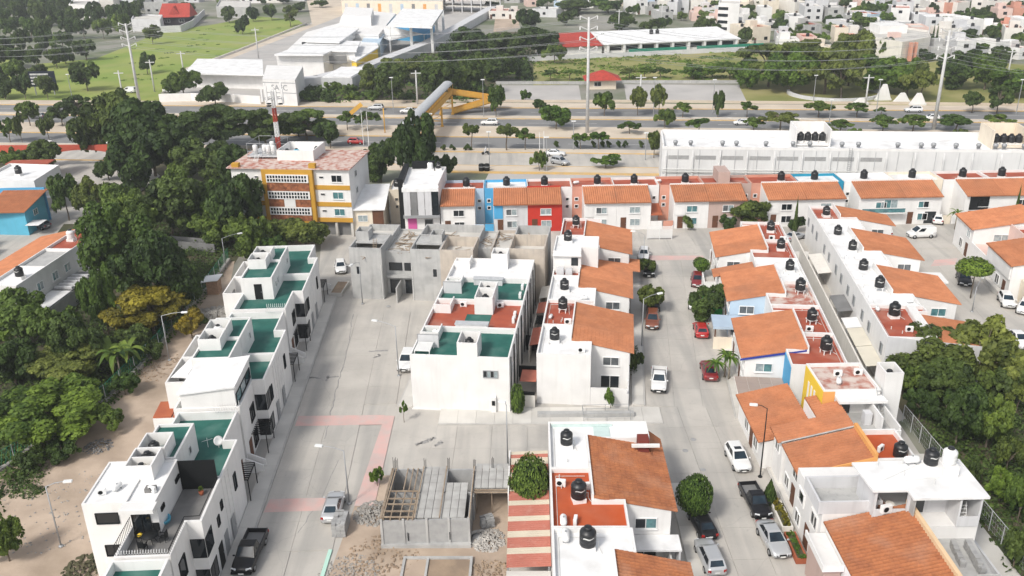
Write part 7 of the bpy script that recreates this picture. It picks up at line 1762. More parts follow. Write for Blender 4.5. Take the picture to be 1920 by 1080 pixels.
car_px('pickup','black',1218,494,1216,530,'black pickup truck at the far end of the right street', s=.95)
car_px('hatch','white',1208,474,1206,494,'white car at the far left corner of the right street')
car_px('hatch','darkred',1306,520,1308,546,'dark red car under the square clipped tree')
car_px('hatch','white',1300,562,1302,588,'white car mostly hidden by the dark round tree', s=.9)
car_px('hatch','red',1318,645,1310,608,'bright red car seen from behind below the dark round tree')
car_px('sedan','darkred',1334,724,1324,682,'dark red sedan seen from behind by the small palm')
car_px('hatch','white',638,492,641,524,'white car facing the camera at the far end of the left street')
car_px('suv','white',768,672,758,700,'white car parked against the green row front')
car_px('van','white',1748,444,1702,446,'white delivery van crossing the far street', name='delivery_van')
car_px('hatch','white',1758,428,1756,406,'white car backed into the open carport of the far row')
car_px('suv','white',1662,446,1652,432,'white car behind the end house of the back row')
car_px('sedan','black',1800,512,1812,548,'black sedan under the wide clipped tree, right edge')
car_px('sedan','white',1893,630,1925,660,'white sedan at the right edge of the east street')
car_px('suv','black',1918,682,1908,710,'dark car at the right edge below the white sedan')
car_px('hatch','white',1880,560,1892,582,'white car in front of the grooved house, right edge')
car_px('hatch','white',1925,572,1915,596,'white car cut by the right edge')
car_px('sedan','silver',1480,452,1500,446,'grey car behind the last wall of the alley', s=.9)
def hcar(kind, col, px_, py_, left, label, s=1.0, tilt=0):
    G = P(px_, py_); a = HW.a+(rad(90) if left else rad(-90))+rad(tilt)
    return car(kind, col, G+Vector((0,0,.02)), a, label, s=s, name='moving_car', group='cars on the highway')
hcar('suv','silver',705,206,True,'silver car on the far lanes left of the footbridge'); hcar('hatch','white',764,212,True,'white car half hidden by the footbridge'); hcar('suv','white',918,234,True,'white car on the middle lanes right of the footbridge'); hcar('sedan','white',1041,292,False,'white sedan on the service road'); hcar('suv','silver',1050,308,False,'silver car turning on the forecourt edge', tilt=-35); hcar('hatch','red',668,270,False,'red car on the near lanes by the apartment block')
hcar('suv','white',1712,210,True,'white car on the far lanes at the right'); hcar('hatch','white',1390,234,True,'white car on the middle lanes behind a median tree'); hcar('van','white',242,174,True,'white van at the edge of the grass field'); hcar('hatch','grey',72,222,True,'grey car on the highway behind the trees at the left')
for i, (x_, y_) in enumerate(((400,160),(416,158),(432,160),(318,173),(1745,225))): hcar('hatch', 'white', x_, y_, i % 2 == 0, ['white car left of three in the school yard','white car middle of three in the school yard','white car right of three in the school yard','white car beside the school entrance wall','white car on the middle lanes near the right tank shelter'][i])
# motorcycle with rider
mc = setp(empty('motorcycle', P(911,290), HW.a+rad(90)), 'dark motorcycle with rider on the service road', 'motorcycle')
b = MB(); b.tube((-.06,.65,.32),(.06,.65,.32),.32,n=14).tube((-.06,-.65,.32),(.06,-.65,.32),.32,n=14); b.obj('wheels', rubber, mc); MB().rbox(-.13,.13,-.75,.5,.45,.82,.06).box(-.35,.35,.42,.48,1.0,1.05).obj('frame', darkm, mc)
pr = setp(empty('person', P(911,290), HW.a+rad(90)), 'motorcycle rider in pale shirt and dark trousers', 'person')
b = MB(); b.lathe([(.0,.80),(.17,.82),(.2,1.0),(.19,1.2),(.24,1.38),(.12,1.48),(.07,1.52),(.07,1.56),(.12,1.62),(.13,1.74),(.08,1.82),(0,1.84)], n=12)
for sx in (-1,1): b.tube((sx*.12,-.05,.88),(sx*.2,.35,.75),.10,.08,n=7); b.tube((sx*.2,.35,.75),(sx*.18,.2,.3),.08,.06,n=7); b.tube((sx*.22,0,1.36),(sx*.3,.22,1.1),.06,.05,n=6); b.tube((sx*.3,.22,1.1),(sx*.28,.45,1.05),.05,.04,n=6)
b.obj('body', greywall, pr)
# ------------------------------------------------------------------ street lamps
def lamp(px_, pyb, pyt, lx, ly, label, m=None, cat='street lamp', r=.06):
    G = P(px_, pyb); h = height_for(G, pyt); root = setp(empty('street_lamp', G), label, cat, 'street lamps')
    tip = P(lx, ly, h+.15)-G; d = Vector((tip.x, tip.y, 0)); 
    if d.length > 3.2: d = d.normalized()*3.2
    MB().tube((0,0,0),(0,0,h),r*1.3,r*.8,n=8).obj('pole', m or graymet, root); MB().lathe([(.22,0),(.22,.12),(.12,.2),(0,.2)], n=10).obj('base', m or graymet, root)
    e = (d.x, d.y, h+.35); MB().rod([(0,0,h-.02),(d.x*.5,d.y*.5,h+.26),e], r*.6, 6).obj('arm', m or graymet, root)
    a = math.atan2(d.y, d.x); q = MB().rbox(-.12,.62,-.16,.16,-.1,.06,.04).obj('lamp_head', lampm, root); q.location = e; q.rotation_euler = (0,0,a)
    return root
lamp(115,1025,912,122,906,'street lamp on the sandy strip at the lower left'); lamp(655,945,845,603,839,'street lamp by the block stack'); lamp(748,705,612,706,604,'street lamp before the green row'); lamp(680,570,492,660,498,'street lamp at the grey unfinished building')
lamp(952,872,760,946,757,'street lamp at the cross street near the building site'); lamp(1425,895,766,1418,762,'dark street lamp by the white car, right street', darkm); lamp(1203,650,560,1234,553,'street lamp beside the orange-brown car'); lamp(318,676,592,342,588,'street lamp in the olive tree behind the white row'); lamp(424,500,447,447,440,'street lamp by the ravine footbridge'); lamp(1822,585,538,1842,523,'street lamp by the black sedan, right edge')
lamp(1206,505,440,1190,436,'thin lamp at the far left corner of the right street', r=.04)
for i, (x_, yb, yt) in enumerate(((738,212,146),(810,282,214),(907,220,150),(918,316,248),(1025,322,258),(1075,282,228),(1210,300,250),(1225,218,146),(1336,212,150),(1640,232,150),(1525,190,142),(1553,244,188),(1905,214,150),(135,182,140))):
    G = P(x_, yb); h = height_for(G, yt); r = setp(empty('highway_lamp', G), 'slim highway lamp post, %s in the list from left to right beyond the estate' % nth(sorted([738,810,907,918,1025,1075,1210,1225,1336,1640,1525,1553,1905,135]).index(x_)), 'street lamp', 'highway lamps')
    r['label'] = 'slim highway lamp post, %s from the left' % nth(sorted([738,810,907,918,1025,1075,1210,1225,1336,1640,1525,1553,1905,135]).index(x_))
    MB().tube((0,0,0),(0,0,h),.12,.07,n=6).obj('pole', graymet, r); MB().rbox(-.5,.5,-.18,.18,h,h+.2,.04).obj('lamp_head', lampm, r)
for i, (x_, yb) in enumerate(((1012,314),(1020,312),(692,275),(682,272))):
    G = P(x_, yb); h = height_for(G, yb-66); MB().tube((0,0,0),(0,0,h),.09,.06,n=6).obj('flag_pole', whitemet, None, 'thin white pole %s' % ['left of a pair on the frontage', 'right of a pair on the frontage', 'right of a pair by the apartment block', 'left of a pair by the apartment block'][i], 'pole', 'white poles', loc=G)
# ------------------------------------------------------------------ tall power poles with wires
TP = []
for i, (x_, yb, yt, lab) in enumerate(((262,194,44,'tall concrete power pole with curved insulator arms beside the grass field'), (1101,250,32,'tall plain concrete power pole rising above the kiosk'), (1750,244,56,'tall concrete power pole between umbrella trees at the right'))):
    G = P(x_, yb); h = height_for(G, yt); r = setp(empty('power_pole', G), lab, 'power pole', 'tall power poles')
    MB().tube((0,0,0),(0,0,h),.45,.26,n=12).obj('pole', polem, r); tops = []
    for k in range(4):
        z_ = h-.6-k*h*.085
        for sx in (-1,1):
            b = MB().rod([(0,0,z_),(sx*1.3,0,z_+.5),(sx*2.0,0,z_+.9)], .13, 6); b.obj('arm', polem, r); MB().lathe([(.1,-.9),(.16,-.7),(.1,-.5),(.16,-.3),(.1,-.1),(.05,0)], n=8).obj('insulator', whitemet, r).location = (sx*2.0,0,z_+.9); tops.append(G+Vector((sx*2.0,0,z_)))
    TP.append(tops)
def wire(a, c, sag, n=14, r=.035):
    pts = []
    for i in range(n+1):
        t = i/n; p = a*(1-t)+c*t; p.z -= sag*4*t*(1-t); pts.append(tuple(p))
    return pts
wr = setp(empty('power_lines', (0,0,0)), 'overhead power lines strung between the tall poles along the highway', 'power line')
for k in range(8):
    b = MB(); far_l = TP[0][k]+(TP[0][k]-TP[1][k])*.9; far_r = TP[2][k]+(TP[2][k]-TP[1][k])*.9
    for a, c in ((far_l, TP[0][k]), (TP[0][k], TP[1][k]), (TP[1][k], TP[2][k]), (TP[2][k], far_r)): b.rod(wire(a, c, 3.5), .03, 4)
    b.obj('wire', graymet, wr)
for i, (x_, yb, yt) in enumerate(((232,190,132),(290,172,112),(345,140,96),(485,110,52),(783,196,132),(1200,196,140),(1622,200,140),(1888,150,92),(1240,50,8),(1160,60,18))):
    G = P(x_, yb); h = height_for(G, yt); r = setp(empty('utility_pole', G), 'concrete utility pole with crossarm, %s from the left beyond the highway' % nth(sorted([232,290,345,485,783,1200,1622,1888,1240,1160]).index(x_)), 'utility pole', 'utility poles')
    MB().tube((0,0,0),(0,0,h),.28,.18,n=8).obj('pole', polem, r); MB().box(-1.4,1.4,-.1,.1,h-.9,h-.65).obj('crossarm', polem, r)
# kerb bushes/bollards on the planted median, bins
for i, x_ in enumerate((832,849,875,880,1043,1081,1113,1130,1141,1160,1172,1202)):
    G = P(x_, 283 if x_ < 1000 else 277); tree_at(G+Vector((0,0,.16)), 1.3, .8, 'small dark shrub in the planted highway median, %s from the left' % nth(i), 'd', 'bush', name='median_shrub', cat='shrub', group='median shrubs', size='s')
for i, (x_, y_) in enumerate(((903,322),(913,322))):
    r = setp(empty('litter_bin', P(x_, y_)+Vector((0,0,.15))), 'dark litter bin on the frontage pavement, %s' % ('left of two', 'right of two')[i], 'bin', 'litter bins'); MB().lathe([(.5,0),(.6,.2),(.62,1.3),(.5,1.55),(0,1.6)], n=12).obj('bin_body', darkm, r); MB().lathe([(.63,.9),(.66,.92),(.66,1.05),(.63,1.07)], n=12).obj('rim', graymet, r)
# ------------------------------------------------------------------ vegetation
def clipped_mesh(form, n, leaf, lm, seed):
    R = random.Random(seed); V = []; F = []; T = []
    for i in range(n):
        d = Vector((R.gauss(0,1), R.gauss(0,1), R.gauss(0,1))).normalized()
        if form == 'box':
            m_ = max(abs(d.x), abs(d.y), abs(d.z)); d = d*(.75/m_*.6+.4)
        k = R.uniform(.88,1.04)*(1+.10*math.sin(d.x*3+seed)+.08*math.sin(d.y*5+d.z*4+seed)); p = Vector((d.x*k, d.y*k, .5+.5*d.z*k))
        if form == 'cone': t = R.random()**.6; a = R.uniform(0,6.283); r_ = (1-t**1.5)*k; p = Vector((r_*math.cos(a), r_*math.sin(a), t)); d = Vector((math.cos(a), math.sin(a), .4))
        nr = (d.normalized()+Vector((R.gauss(0,.45), R.gauss(0,.45), R.gauss(.1,.45)))).normalized()
        a = nr.cross(Vector((R.gauss(0,1), R.gauss(0,1), R.gauss(0,1)))).normalized(); bb = nr.cross(a); s = leaf*R.uniform(.6,1.3); i0 = len(V)
        V += [tuple(p-a*s), tuple(p-bb*s*.6), tuple(p+a*s), tuple(p+bb*s*.6)]; F.append((i0,i0+1,i0+2,i0+3)); T += [R.random()]*4
    me = bpy.data.meshes.new('clipped_crown'); me.from_pydata(V, [], F); me.materials.append(lm); at = me.attributes.new('tone', 'FLOAT', 'POINT'); at.data.foreach_set('value', T); return me
CLIP = {}
def clipped(cx, top, base, wpx, label, leafk='b', form='ball', cb=.3, name='clipped_tree', n=2600, leaf=.075):
    G = P(cx, base); s = scale_at(G); h = max(1.0, height_for(G, top)); r = wpx/2/s; key = (leafk, form, n)
    if key not in CLIP: CLIP[key] = clipped_mesh(form, n, leaf, LM[leafk], len(CLIP)+40)
    root = setp(empty(name, G), label, 'tree'); inst('crown', CLIP[key], root, (0,0,h*cb), random.uniform(0,6), (r,r,h*(1-cb)))
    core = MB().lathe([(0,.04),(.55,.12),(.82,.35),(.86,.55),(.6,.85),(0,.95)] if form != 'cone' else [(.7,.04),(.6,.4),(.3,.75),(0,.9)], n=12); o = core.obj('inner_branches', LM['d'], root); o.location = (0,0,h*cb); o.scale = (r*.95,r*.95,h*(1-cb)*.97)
    MB().tube((0,0,0),(0,0,h*cb+.3),.09,.07,n=7).obj('trunk', bark, root); return root
def strip_leaf(b, T, base, az, ln, wd, up, droop, tone, n=7):
    d = Vector((math.cos(az), math.sin(az), 0)); sd = Vector((-d.y, d.x, 0)); prev = None
    for i in range(n+1):
        t = i/n; p = Vector(base)+d*(ln*t)+Vector((0,0,up*ln*t-droop*ln*t*t)); w_ = wd*math.sin(math.pi*min(1,.12+.88*t))**.7*(1 if t < .95 else .2)
        cur = [tuple(p-sd*w_+Vector((0,0,w_*.35))), tuple(p), tuple(p+sd*w_+Vector((0,0,w_*.35)))]
        i0 = len(b.v); b.v += cur; T += [tone]*3
        if prev is not None:
            for k in (0,1): b.f.append((prev+k, prev+k+1, i0+k+1, i0+k)); b.m.append(0); b.sm.append(True)
        prev = i0
def frond_plant(G, h, ln, n, label, wd, leafk, name, cat, trunk=True, stems=1, up=.8, droop=1.0, seed=1):
    R = random.Random(seed); root = setp(empty(name, G), label, cat)
    for s_ in range(stems):
        ox, oy = (R.uniform(-1.2,1.2), R.uniform(-1.2,1.2)) if stems > 1 else (0,0); hh = h*R.uniform(.75,1.1)
        b = MB(); T = []
        for i in range(n): strip_leaf(b, T, (ox,oy,hh), i*6.283/n+R.uniform(-.2,.2), ln*R.uniform(.75,1.1), wd, up*R.uniform(.5,1.4), droop*R.uniform(.8,1.2), R.random())
        me = b.mesh('fronds', LM[leafk]); at = me.attributes.new('tone', 'FLOAT', 'POINT'); at.data.foreach_set('value', T); inst('frond_crown', me, root)
        MB().tube((ox,oy,0),(ox,oy,hh),.13 if trunk else .09,.09,n=7).obj('trunk', palebark, root)
    return root
TL = [
 (18,972,1082,80,'g','round','leafy tree at the bottom left corner'), (105,728,900,245,'b','round','broad bright green tree left of the sandy strip'), (20,745,860,130,'d','round','dark tree at the left edge behind the broad bright tree'),
 (135,650,785,175,'o','layer','olive layered tree below the banana plants'), (42,556,690,150,'g','round','green tree at the left edge below the whitewashed houses'), (118,575,700,110,'g','round','deep green tree right of the left edge tree, above the olive layered one'), (30,640,770,130,'d','round','shaded tree at the left edge in the ravine'), (160,600,735,110,'d','round','shaded tree in the ravine left of the banana plants'),
 (292,543,690,165,'y','layer','olive-yellow spreading tree behind the white row'), (362,575,660,60,'y','layer','small yellowish tree against the back of the white row'),
 (236,400,610,150,'g','round','tall leafy tree overhanging the whitewashed houses'), (205,505,650,80,'g','round','leafy tree low beside the whitewashed houses'), (300,455,640,140,'d','round','dark tree in the middle of the ravine'), (345,500,620,90,'d','round','dark low tree right of the ravine middle'),
 (262,345,500,120,'g','layer','sunlit layered tree above the ravine, left of the footbridge'), (325,340,470,130,'d','round','dark tree above the ravine footbridge'), (390,345,455,110,'g','round','green tree between the ravine footbridge and the apartment block'), (445,335,480,110,'d','round','dark tree against the left wall of the apartment block'), (470,400,500,90,'g','round','green tree at the foot of the apartment block'), (405,395,480,90,'g','round','fresh green tree right of the ravine footbridge'), (515,440,490,60,'g','round','small tree in front of the apartment parking'),
 (575,408,485,95,'o','round','olive tree in front of the ochre bay of the apartment block'), (525,420,482,70,'o','round','smaller olive tree left of the one before the ochre bay'),
 (130,325,425,70,'g','round','slim tree right of the white flat-roofed house on the left'), (185,335,430,85,'o','round','olive tree in the belt right of the sky-blue house'), (232,350,450,80,'g','round','green tree in the belt below the red arch'),
 (205,182,318,130,'o','round','huge olive-topped tree over the red arch'), (292,195,350,145,'d','round','huge dark tree right of the red arch'), (270,245,372,125,'d','round','huge dark tree hanging over the red arch'), (350,225,350,120,'d','round','dark tree right of the huge ones over the arch'),
 (330,318,420,90,'g','round','bright clump at the foot of the huge dark trees'), (420,196,300,150,'d','layer','broad dark tree left of the antenna mast'), (500,200,292,110,'d','layer','dark tree behind the antenna mast'), (575,205,272,110,'g','layer','broad tree right of the antenna mast'), (400,270,370,130,'d','round','dark tree below the broad one left of the mast'), (455,280,380,80,'d','round','dark tree behind the left corner of the apartment block'), (620,228,285,60,'d','round','dark tree behind the right corner of the apartment block'),
 (40,275,340,75,'g','round','bushy tree in front of the red arch, left of two'), (98,268,338,80,'d','round','bushy dark tree in front of the red arch, right of two'), (205,290,345,60,'d','round','dark bush tree under the right end of the red arch'),
 (782,218,372,110,'d','tall','tall dense dark tree behind the grey glazed house'), (715,268,352,80,'d','round','dark rounded tree left of the tall dense one'), (830,285,345,60,'d','tall','dark tree right of the tall dense one'),
 (345,128,184,80,'g','round','round tree on the school frontage, left of two'), (405,158,200,66,'d','round','round tree on the school frontage, right of two'),
 (165,116,174,66,'d','round','dense round dark tree in the grass field'), (124,82,123,50,'d','round','tree in the grass field beside the wood, left of a pair'), (163,74,116,52,'d','round','tree in the grass field beside the wood, right of a pair'), (287,46,85,40,'o','layer','leaning olive tree in the grass field'), (277,100,140,42,'d','round','dark tree by the tall power pole in the grass field'), (455,28,66,32,'d','round','single dark tree in the upper grass field'), (430,12,44,34,'d','round','dark tree at the top of the grass field'), (475,12,42,30,'d','round','second dark tree at the top of the grass field'), (510,8,40,34,'d','round','third dark tree at the top of the grass field'), (545,10,52,42,'o','layer','sparse tree at the dirt road'),
 (57,180,240,58,'g','layer','highway tree at the far left, nearest the edge'), (118,188,240,60,'d','layer','highway tree at the far left, second'), (42,214,270,26,'o','round','thin young tree on the median at the far left'), (92,218,264,34,'o','round','small olive tree on the median at the far left'), (150,176,230,60,'d','layer','dark highway tree left of the huge olive-topped one'),
 (652,205,245,38,'g','umbrella','umbrella tree on the wide median left of the sign gantry'), (690,206,246,52,'g','umbrella','umbrella tree beside the sign gantry'), (885,226,282,46,'o','umbrella','umbrella tree on the planted median right of the footbridge'), (950,229,283,58,'o','umbrella','second umbrella tree on the planted median'), (930,158,222,44,'g','round','upright tree on the narrow median'), (1012,178,214,42,'d','layer','dark tree on the narrow median'), (1043,201,248,72,'b','round','dense round tree on the wide median'), (1133,171,221,50,'g','round','tree on the narrow median below the kiosk'), (1088,249,281,38,'b','umbrella','left tree of a close pair on the planted median'), (1122,246,280,40,'b','umbrella','right tree of a close pair on the planted median'), (1011,283,325,37,'g','round','small round tree on the frontage pavement'), (1136,287,322,60,'b','layer','spreading tree on the frontage pavement'), (1226,244,300,42,'o','round','olive tree at the left end of the warehouse'),
 (1246,204,243,44,'g','round','round tree on the wide median above the warehouse end'), (1345,164,221,32,'d','tall','narrow dark conifer-like tree on the narrow median'), (1310,221,252,48,'g','umbrella','umbrella tree above the warehouse roof'), (1413,221,246,42,'g','umbrella','umbrella tree with a bush, left of the left tank shelter'), (1462,206,248,70,'o','umbrella','broad olive umbrella tree by the left tank shelter'), (1534,187,220,56,'g','umbrella','flat tree on the narrow median, right of the left shelter'), (1606,190,220,50,'g','umbrella','flat tree on the narrow median, second right of the left shelter'), (1652,201,216,24,'g','umbrella','little flat tree by the white fins'), (1655,217,248,52,'g','umbrella','umbrella tree left of the right-hand power pole'), (1711,212,250,62,'g','umbrella','broad umbrella tree touching the right-hand power pole'), (1792,214,248,70,'g','umbrella','broad umbrella tree right of the right-hand power pole'), (1872,212,243,54,'g','umbrella','umbrella tree behind the right tank shelter'), (1797,240,260,28,'o','round','small bush tree in front of the right tank shelter'), (1560,240,258,30,'o','round','small bush right of the left tank shelter'), (1600,240,258,30,'b','round','second small bush right of the left tank shelter'),
 (1822,160,214,50,'d','layer','dark tree on the far pavement at the right, first'), (1868,158,216,58,'d','layer','dark tree on the far pavement at the right, second'),
 (1032,130,152,36,'g','umbrella','clipped flat tree at the meadow edge, first'), (1068,128,152,46,'b','umbrella','clipped flat tree at the meadow edge, second'), (1180,126,149,36,'o','umbrella','clipped flat tree at the meadow edge, third'), (1208,123,148,36,'b','umbrella','clipped flat tree at the meadow edge, fourth'), (1238,124,147,38,'g','umbrella','clipped flat tree at the meadow edge, fifth'), (1300,119,150,58,'b','round','clipped flat tree at the meadow edge, sixth'), (1335,119,150,58,'b','round','clipped flat tree at the meadow edge, seventh'), (1368,119,151,58,'g','round','clipped flat tree at the meadow edge, eighth'),
 (1440,70,168,125,'o','layer','olive park tree at the left of the park grove'), (1405,111,170,75,'b','round','green park tree at the left foot of the grove'), (1480,96,178,112,'b','round','bright park tree behind the courts'), (1545,76,182,137,'o','layer','broad olive park tree by the ring wall'), (1575,104,194,100,'o','layer','olive tree inside the ring wall'), (1500,68,160,112,'o','layer','tall olive tree in the back of the grove'), (1590,66,165,100,'o','round','tall tree behind the ring wall'), (1655,108,178,125,'b','round','bright wide tree right of the ring wall'), (1700,114,182,75,'b','round','bright tree behind the white fins'), (1725,116,192,70,'o','layer','yellowish park tree by the right-hand power pole'), (1790,104,170,100,'d','round','dark park tree right of the right-hand power pole'), (1845,106,172,87,'g','round','green tree at the right of the park'), (1895,132,184,100,'b','round','bright hedge-like tree at the right edge of the park'),
 (1660,70,112,40,'g','round','dark green town tree before the pink-striped block'), (1800,55,100,60,'d','round','dark tree in the right-hand town'), (1835,78,112,60,'g','round','round green tree in the right-hand town'), (1880,88,118,50,'d','round','dark tree low in the right-hand town'),
 (758,750,792,15,'b','umbrella','tiny clipped tree on the corner pavement'), (1145,730,778,26,'b','round','sapling in a railed pit on the cross pavement'), (708,880,922,28,'b','round','sapling at the left of the building site'), (1213,535,606,64,'o','round','street tree over the half hidden dark car'), (1209,488,528,40,'o','round','small street tree over the black pickup'), (1325,540,628,82,'d','round','dark round street tree on the right row pavement'),
 (1397,376,440,92,'o','round','bushy tree in front of the mauve house'), (1290,407,436,28,'d','round','dark shrub tree at the door of a far row house'), (1362,406,440,42,'d','round','dark bush left under the bushy tree'), (1490,405,442,34,'d','round','dark bush at the foot of the cypress'),
 (1738,632,790,190,'o','round','feathery dark tree left of two beside the back row end'), (1830,606,790,160,'o','round','feathery tree right of two beside the back row end'), (1690,668,770,80,'g','round','small feathery tree behind the white tower'), (1790,735,880,110,'d','round','leafy dark tree on the right plot, left of two'), (1848,735,880,100,'g','round','leafy tree on the right plot, right of two'), (1885,825,910,56,'o','round','yellowish small tree on the right plot'), (1872,882,965,66,'b','round','bright low tree on the right plot'), (1905,700,800,70,'o','layer','olive tree at the right edge of the plot'), (1905,900,1010,60,'g','round','shrubby tree at the right edge, lower'), (1900,975,1090,70,'d','round','shrubby tree in the bottom right corner'), (1810,860,930,50,'d','round','shaded bush behind the white roof slab'),
 (1190,658,708,34,'d','round','dark shrub on the wall of the nearest middle-row house'), (1135,378,424,14,'o','round','potted sapling on the far roof edge'),
 (760,105,160,90,'o','layer','olive tree in the shrub belt, first'), (700,118,185,70,'o','layer','olive tree in the shrub belt, second'), (745,122,195,90,'d','round','dark tree left of the footbridge roof'), (820,112,190,90,'d','round','dark tree behind the footbridge roof'), (880,105,185,80,'d','round','dark tree right of the footbridge roof'), (930,104,158,80,'d','round','dark tree in the shrub belt right of the footbridge'), (975,108,152,60,'d','round','dark tree at the right end of the shrub belt'), (895,148,182,48,'g','round','round green tree behind the footbridge ramp'), (890,55,110,90,'d','round','dark tree upper left of the meadow'), (950,62,118,90,'d','round','dark tree upper middle of the meadow edge'), (1010,50,110,90,'d','round','dark tree upper right of the meadow edge'), (850,80,130,70,'d','round','dark tree beside the long curving wall'), (1040,82,122,50,'g','round','green tree left of the red-ended long building'), (1135,66,92,26,'d','round','dark tree at the joint of the long building'),
 (1165,25,60,62,'d','round','round tree behind the long building, first'), (1215,35,62,44,'d','round','round tree behind the long building, second'), (1245,32,60,40,'g','round','round tree behind the long building, third'), (1316,32,62,50,'d','round','round tree behind the long building, fourth'), (1085,2,30,90,'d','round','dark tree at the top edge above the long building, left'), (1140,0,28,70,'g','round','green tree at the top edge above the long building'), (990,15,62,60,'d','round','dark tree near the sand heap'), (1395,52,90,36,'d','round','dark tree right of the tower block'),
 (1405,0,26,60,'d','round','dark tree at the top edge right of the tower block'), (1620,25,62,70,'g','layer','tree between houses in the upper town'), (1745,6,40,34,'d','tall','tall conifer in the upper town'), (1790,0,28,60,'d','round','dark tree at the top edge far right'), (1850,18,48,70,'d','round','dark tree in the upper right town'), (1890,0,30,60,'d','round','dark tree in the top right corner'), (1680,0,20,60,'d','round','dark tree at the top edge over the upper town'), (1520,0,18,70,'d','round','dark tree at the top edge over the middle town'),

 (1775,690,815,120,'d','round','dark leafy tree between the feathery trees and the chain-link fence'), (1872,680,800,110,'d','round','dark leafy tree right of the feathery pair'), (1722,735,815,70,'d','round','dark low tree beside the chain-link fence below the white tower'), (215,770,830,60,'g','round','low bush between the retaining wall and the sandy strip'), (120,830,890,70,'d','round','dark bush under the right side of the broad bright tree'), (235,705,765,60,'g','round','bush by the retaining wall below the banana plants'), (170,760,815,60,'g','round','bush by the retaining wall right of the bright tree'), (290,640,690,50,'d','round','bush by the retaining wall right of the banana plants'), (355,590,640,60,'d','round','dark bush between the olive-yellow tree and the white row'), (60,845,905,70,'d','round','dark bush at the foot of the broad bright tree'), (250,620,700,80,'d','round','dark bush under the olive-yellow tree'),
 (790,205,246,40,'g','umbrella','umbrella tree on the wide median under the footbridge'), (985,236,282,36,'g','umbrella','small umbrella tree right of the second on the planted median'), (1180,226,252,44,'g','umbrella','umbrella tree on the wide median right of the plain power pole'), (1280,192,221,36,'g','umbrella','small tree on the narrow median above the warehouse'), (1400,190,220,36,'g','umbrella','small tree on the narrow median below the courts'), (1575,222,250,50,'g','umbrella','umbrella tree right of the left tank shelter'), (1195,165,218,36,'o','round','thin young tree before the kiosk court, left of two'), (1235,160,218,36,'o','round','thin young tree before the kiosk court, right of two'), (985,170,192,24,'g','round','little tree on the west sports court'), (560,212,262,70,'g','layer','tree behind the apartment block on the median'), (20,225,270,40,'g','round','small tree on the near lanes at the left edge'),
]
for cx, top, base, wpx, lk, form, lab in TL:
    tree(cx, top, base, wpx*(1.22 if 230 < cx < 640 and base > 250 and wpx > 50 else 1.25 if form == 'umbrella' else 1.1), lab, lk, form)
TRr = random.Random(3); i = 0
for yb, xa, xb, stp in ((30,-10,130,34),(52,0,260,36),(75,-10,240,34),(100,-20,120,34),(130,-30,110,34),(160,-30,100,34),(188,-20,100,36)):
    x_ = xa
    while x_ < xb:
        wd = TRr.uniform(40,62); lab = '%s tree from left in the %s row of the dark upper left wood' % (nth(int((x_-xa)/stp)), nth((30,52,75,100,130,160,188).index(yb)))
        tree(x_+TRr.uniform(-6,6), yb-TRr.uniform(36,52), yb, wd, lab, TRr.choice('ddddg'), 'round', group='trees of the dark wood'); x_ += stp
i = 0
for x_, y_ in ((590,182),(625,175),(655,178),(690,168),(540,190),(575,192),(615,192),(660,192),(700,192),(640,160),(520,180),(860,150),(835,165),(905,130),(960,95),(860,110)):
    tree(x_, y_-20, y_, 42, 'rounded shrub of the belt below the school, %s' % nth(i), TRr.choice('dggo'), 'bush', name='belt_shrub', cat='shrub', group='shrubs of the belt below the school'); i += 1
i = 0
for x_, y_, t_ in ((420,0,20),(355,3,22),(250,5,30),(205,35,60),(600,0,16),(560,4,24),(30,2,24),(100,0,20),(1300,0,18),(1240,8,30),(1460,34,60),(1560,28,52),(1700,60,92),(1480,52,78),(1760,30,56),(1860,50,80),(1910,60,92),(1340,30,56),(1060,20,50),(925,0,20)):
    tree(x_, y_, t_, 40, 'tree between roofs of the far town, %s listed from the left' % nth(sorted([420,355,250,205,600,560,30,100,1300,1240,1460,1560,1700,1480,1760,1860,1910,1340,1060,925]).index(x_)) if False else 'tree standing between far town roofs, %s from the left' % nth(sorted([420,355,250,205,600,560,30,100,1300,1240,1460,1560,1700,1480,1760,1860,1910,1340,1060,925]).index(x_)), TRr.choice('ddg'), 'round', group='trees between the far roofs')
TT.sort()
for i, (x_, y_) in enumerate(TT): tree(x_, y_-TRr.uniform(14,26), y_, TRr.uniform(22,42), 'tree among the far town houses, %s from the left' % nth(i), TRr.choice('ddggb'), 'round', group='trees among the far houses')
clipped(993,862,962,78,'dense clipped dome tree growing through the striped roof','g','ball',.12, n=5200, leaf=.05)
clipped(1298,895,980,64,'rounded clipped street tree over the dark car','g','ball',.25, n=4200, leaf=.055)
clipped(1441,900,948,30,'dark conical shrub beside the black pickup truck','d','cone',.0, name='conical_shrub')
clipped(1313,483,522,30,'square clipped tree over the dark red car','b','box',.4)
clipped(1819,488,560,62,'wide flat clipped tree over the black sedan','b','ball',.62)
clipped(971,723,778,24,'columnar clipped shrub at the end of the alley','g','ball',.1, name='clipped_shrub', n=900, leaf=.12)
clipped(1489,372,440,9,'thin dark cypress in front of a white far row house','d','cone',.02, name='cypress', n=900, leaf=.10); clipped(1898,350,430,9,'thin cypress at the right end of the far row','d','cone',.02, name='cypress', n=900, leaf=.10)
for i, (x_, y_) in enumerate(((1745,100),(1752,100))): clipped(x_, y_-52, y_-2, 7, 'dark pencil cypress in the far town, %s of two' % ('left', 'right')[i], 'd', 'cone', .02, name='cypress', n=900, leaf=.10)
frond_plant(P(1347,706), 2.6, 1.5, 16, 'small palm beside the dark red sedan', .14, 'b', 'palm_tree', 'palm', stems=3, seed=4)
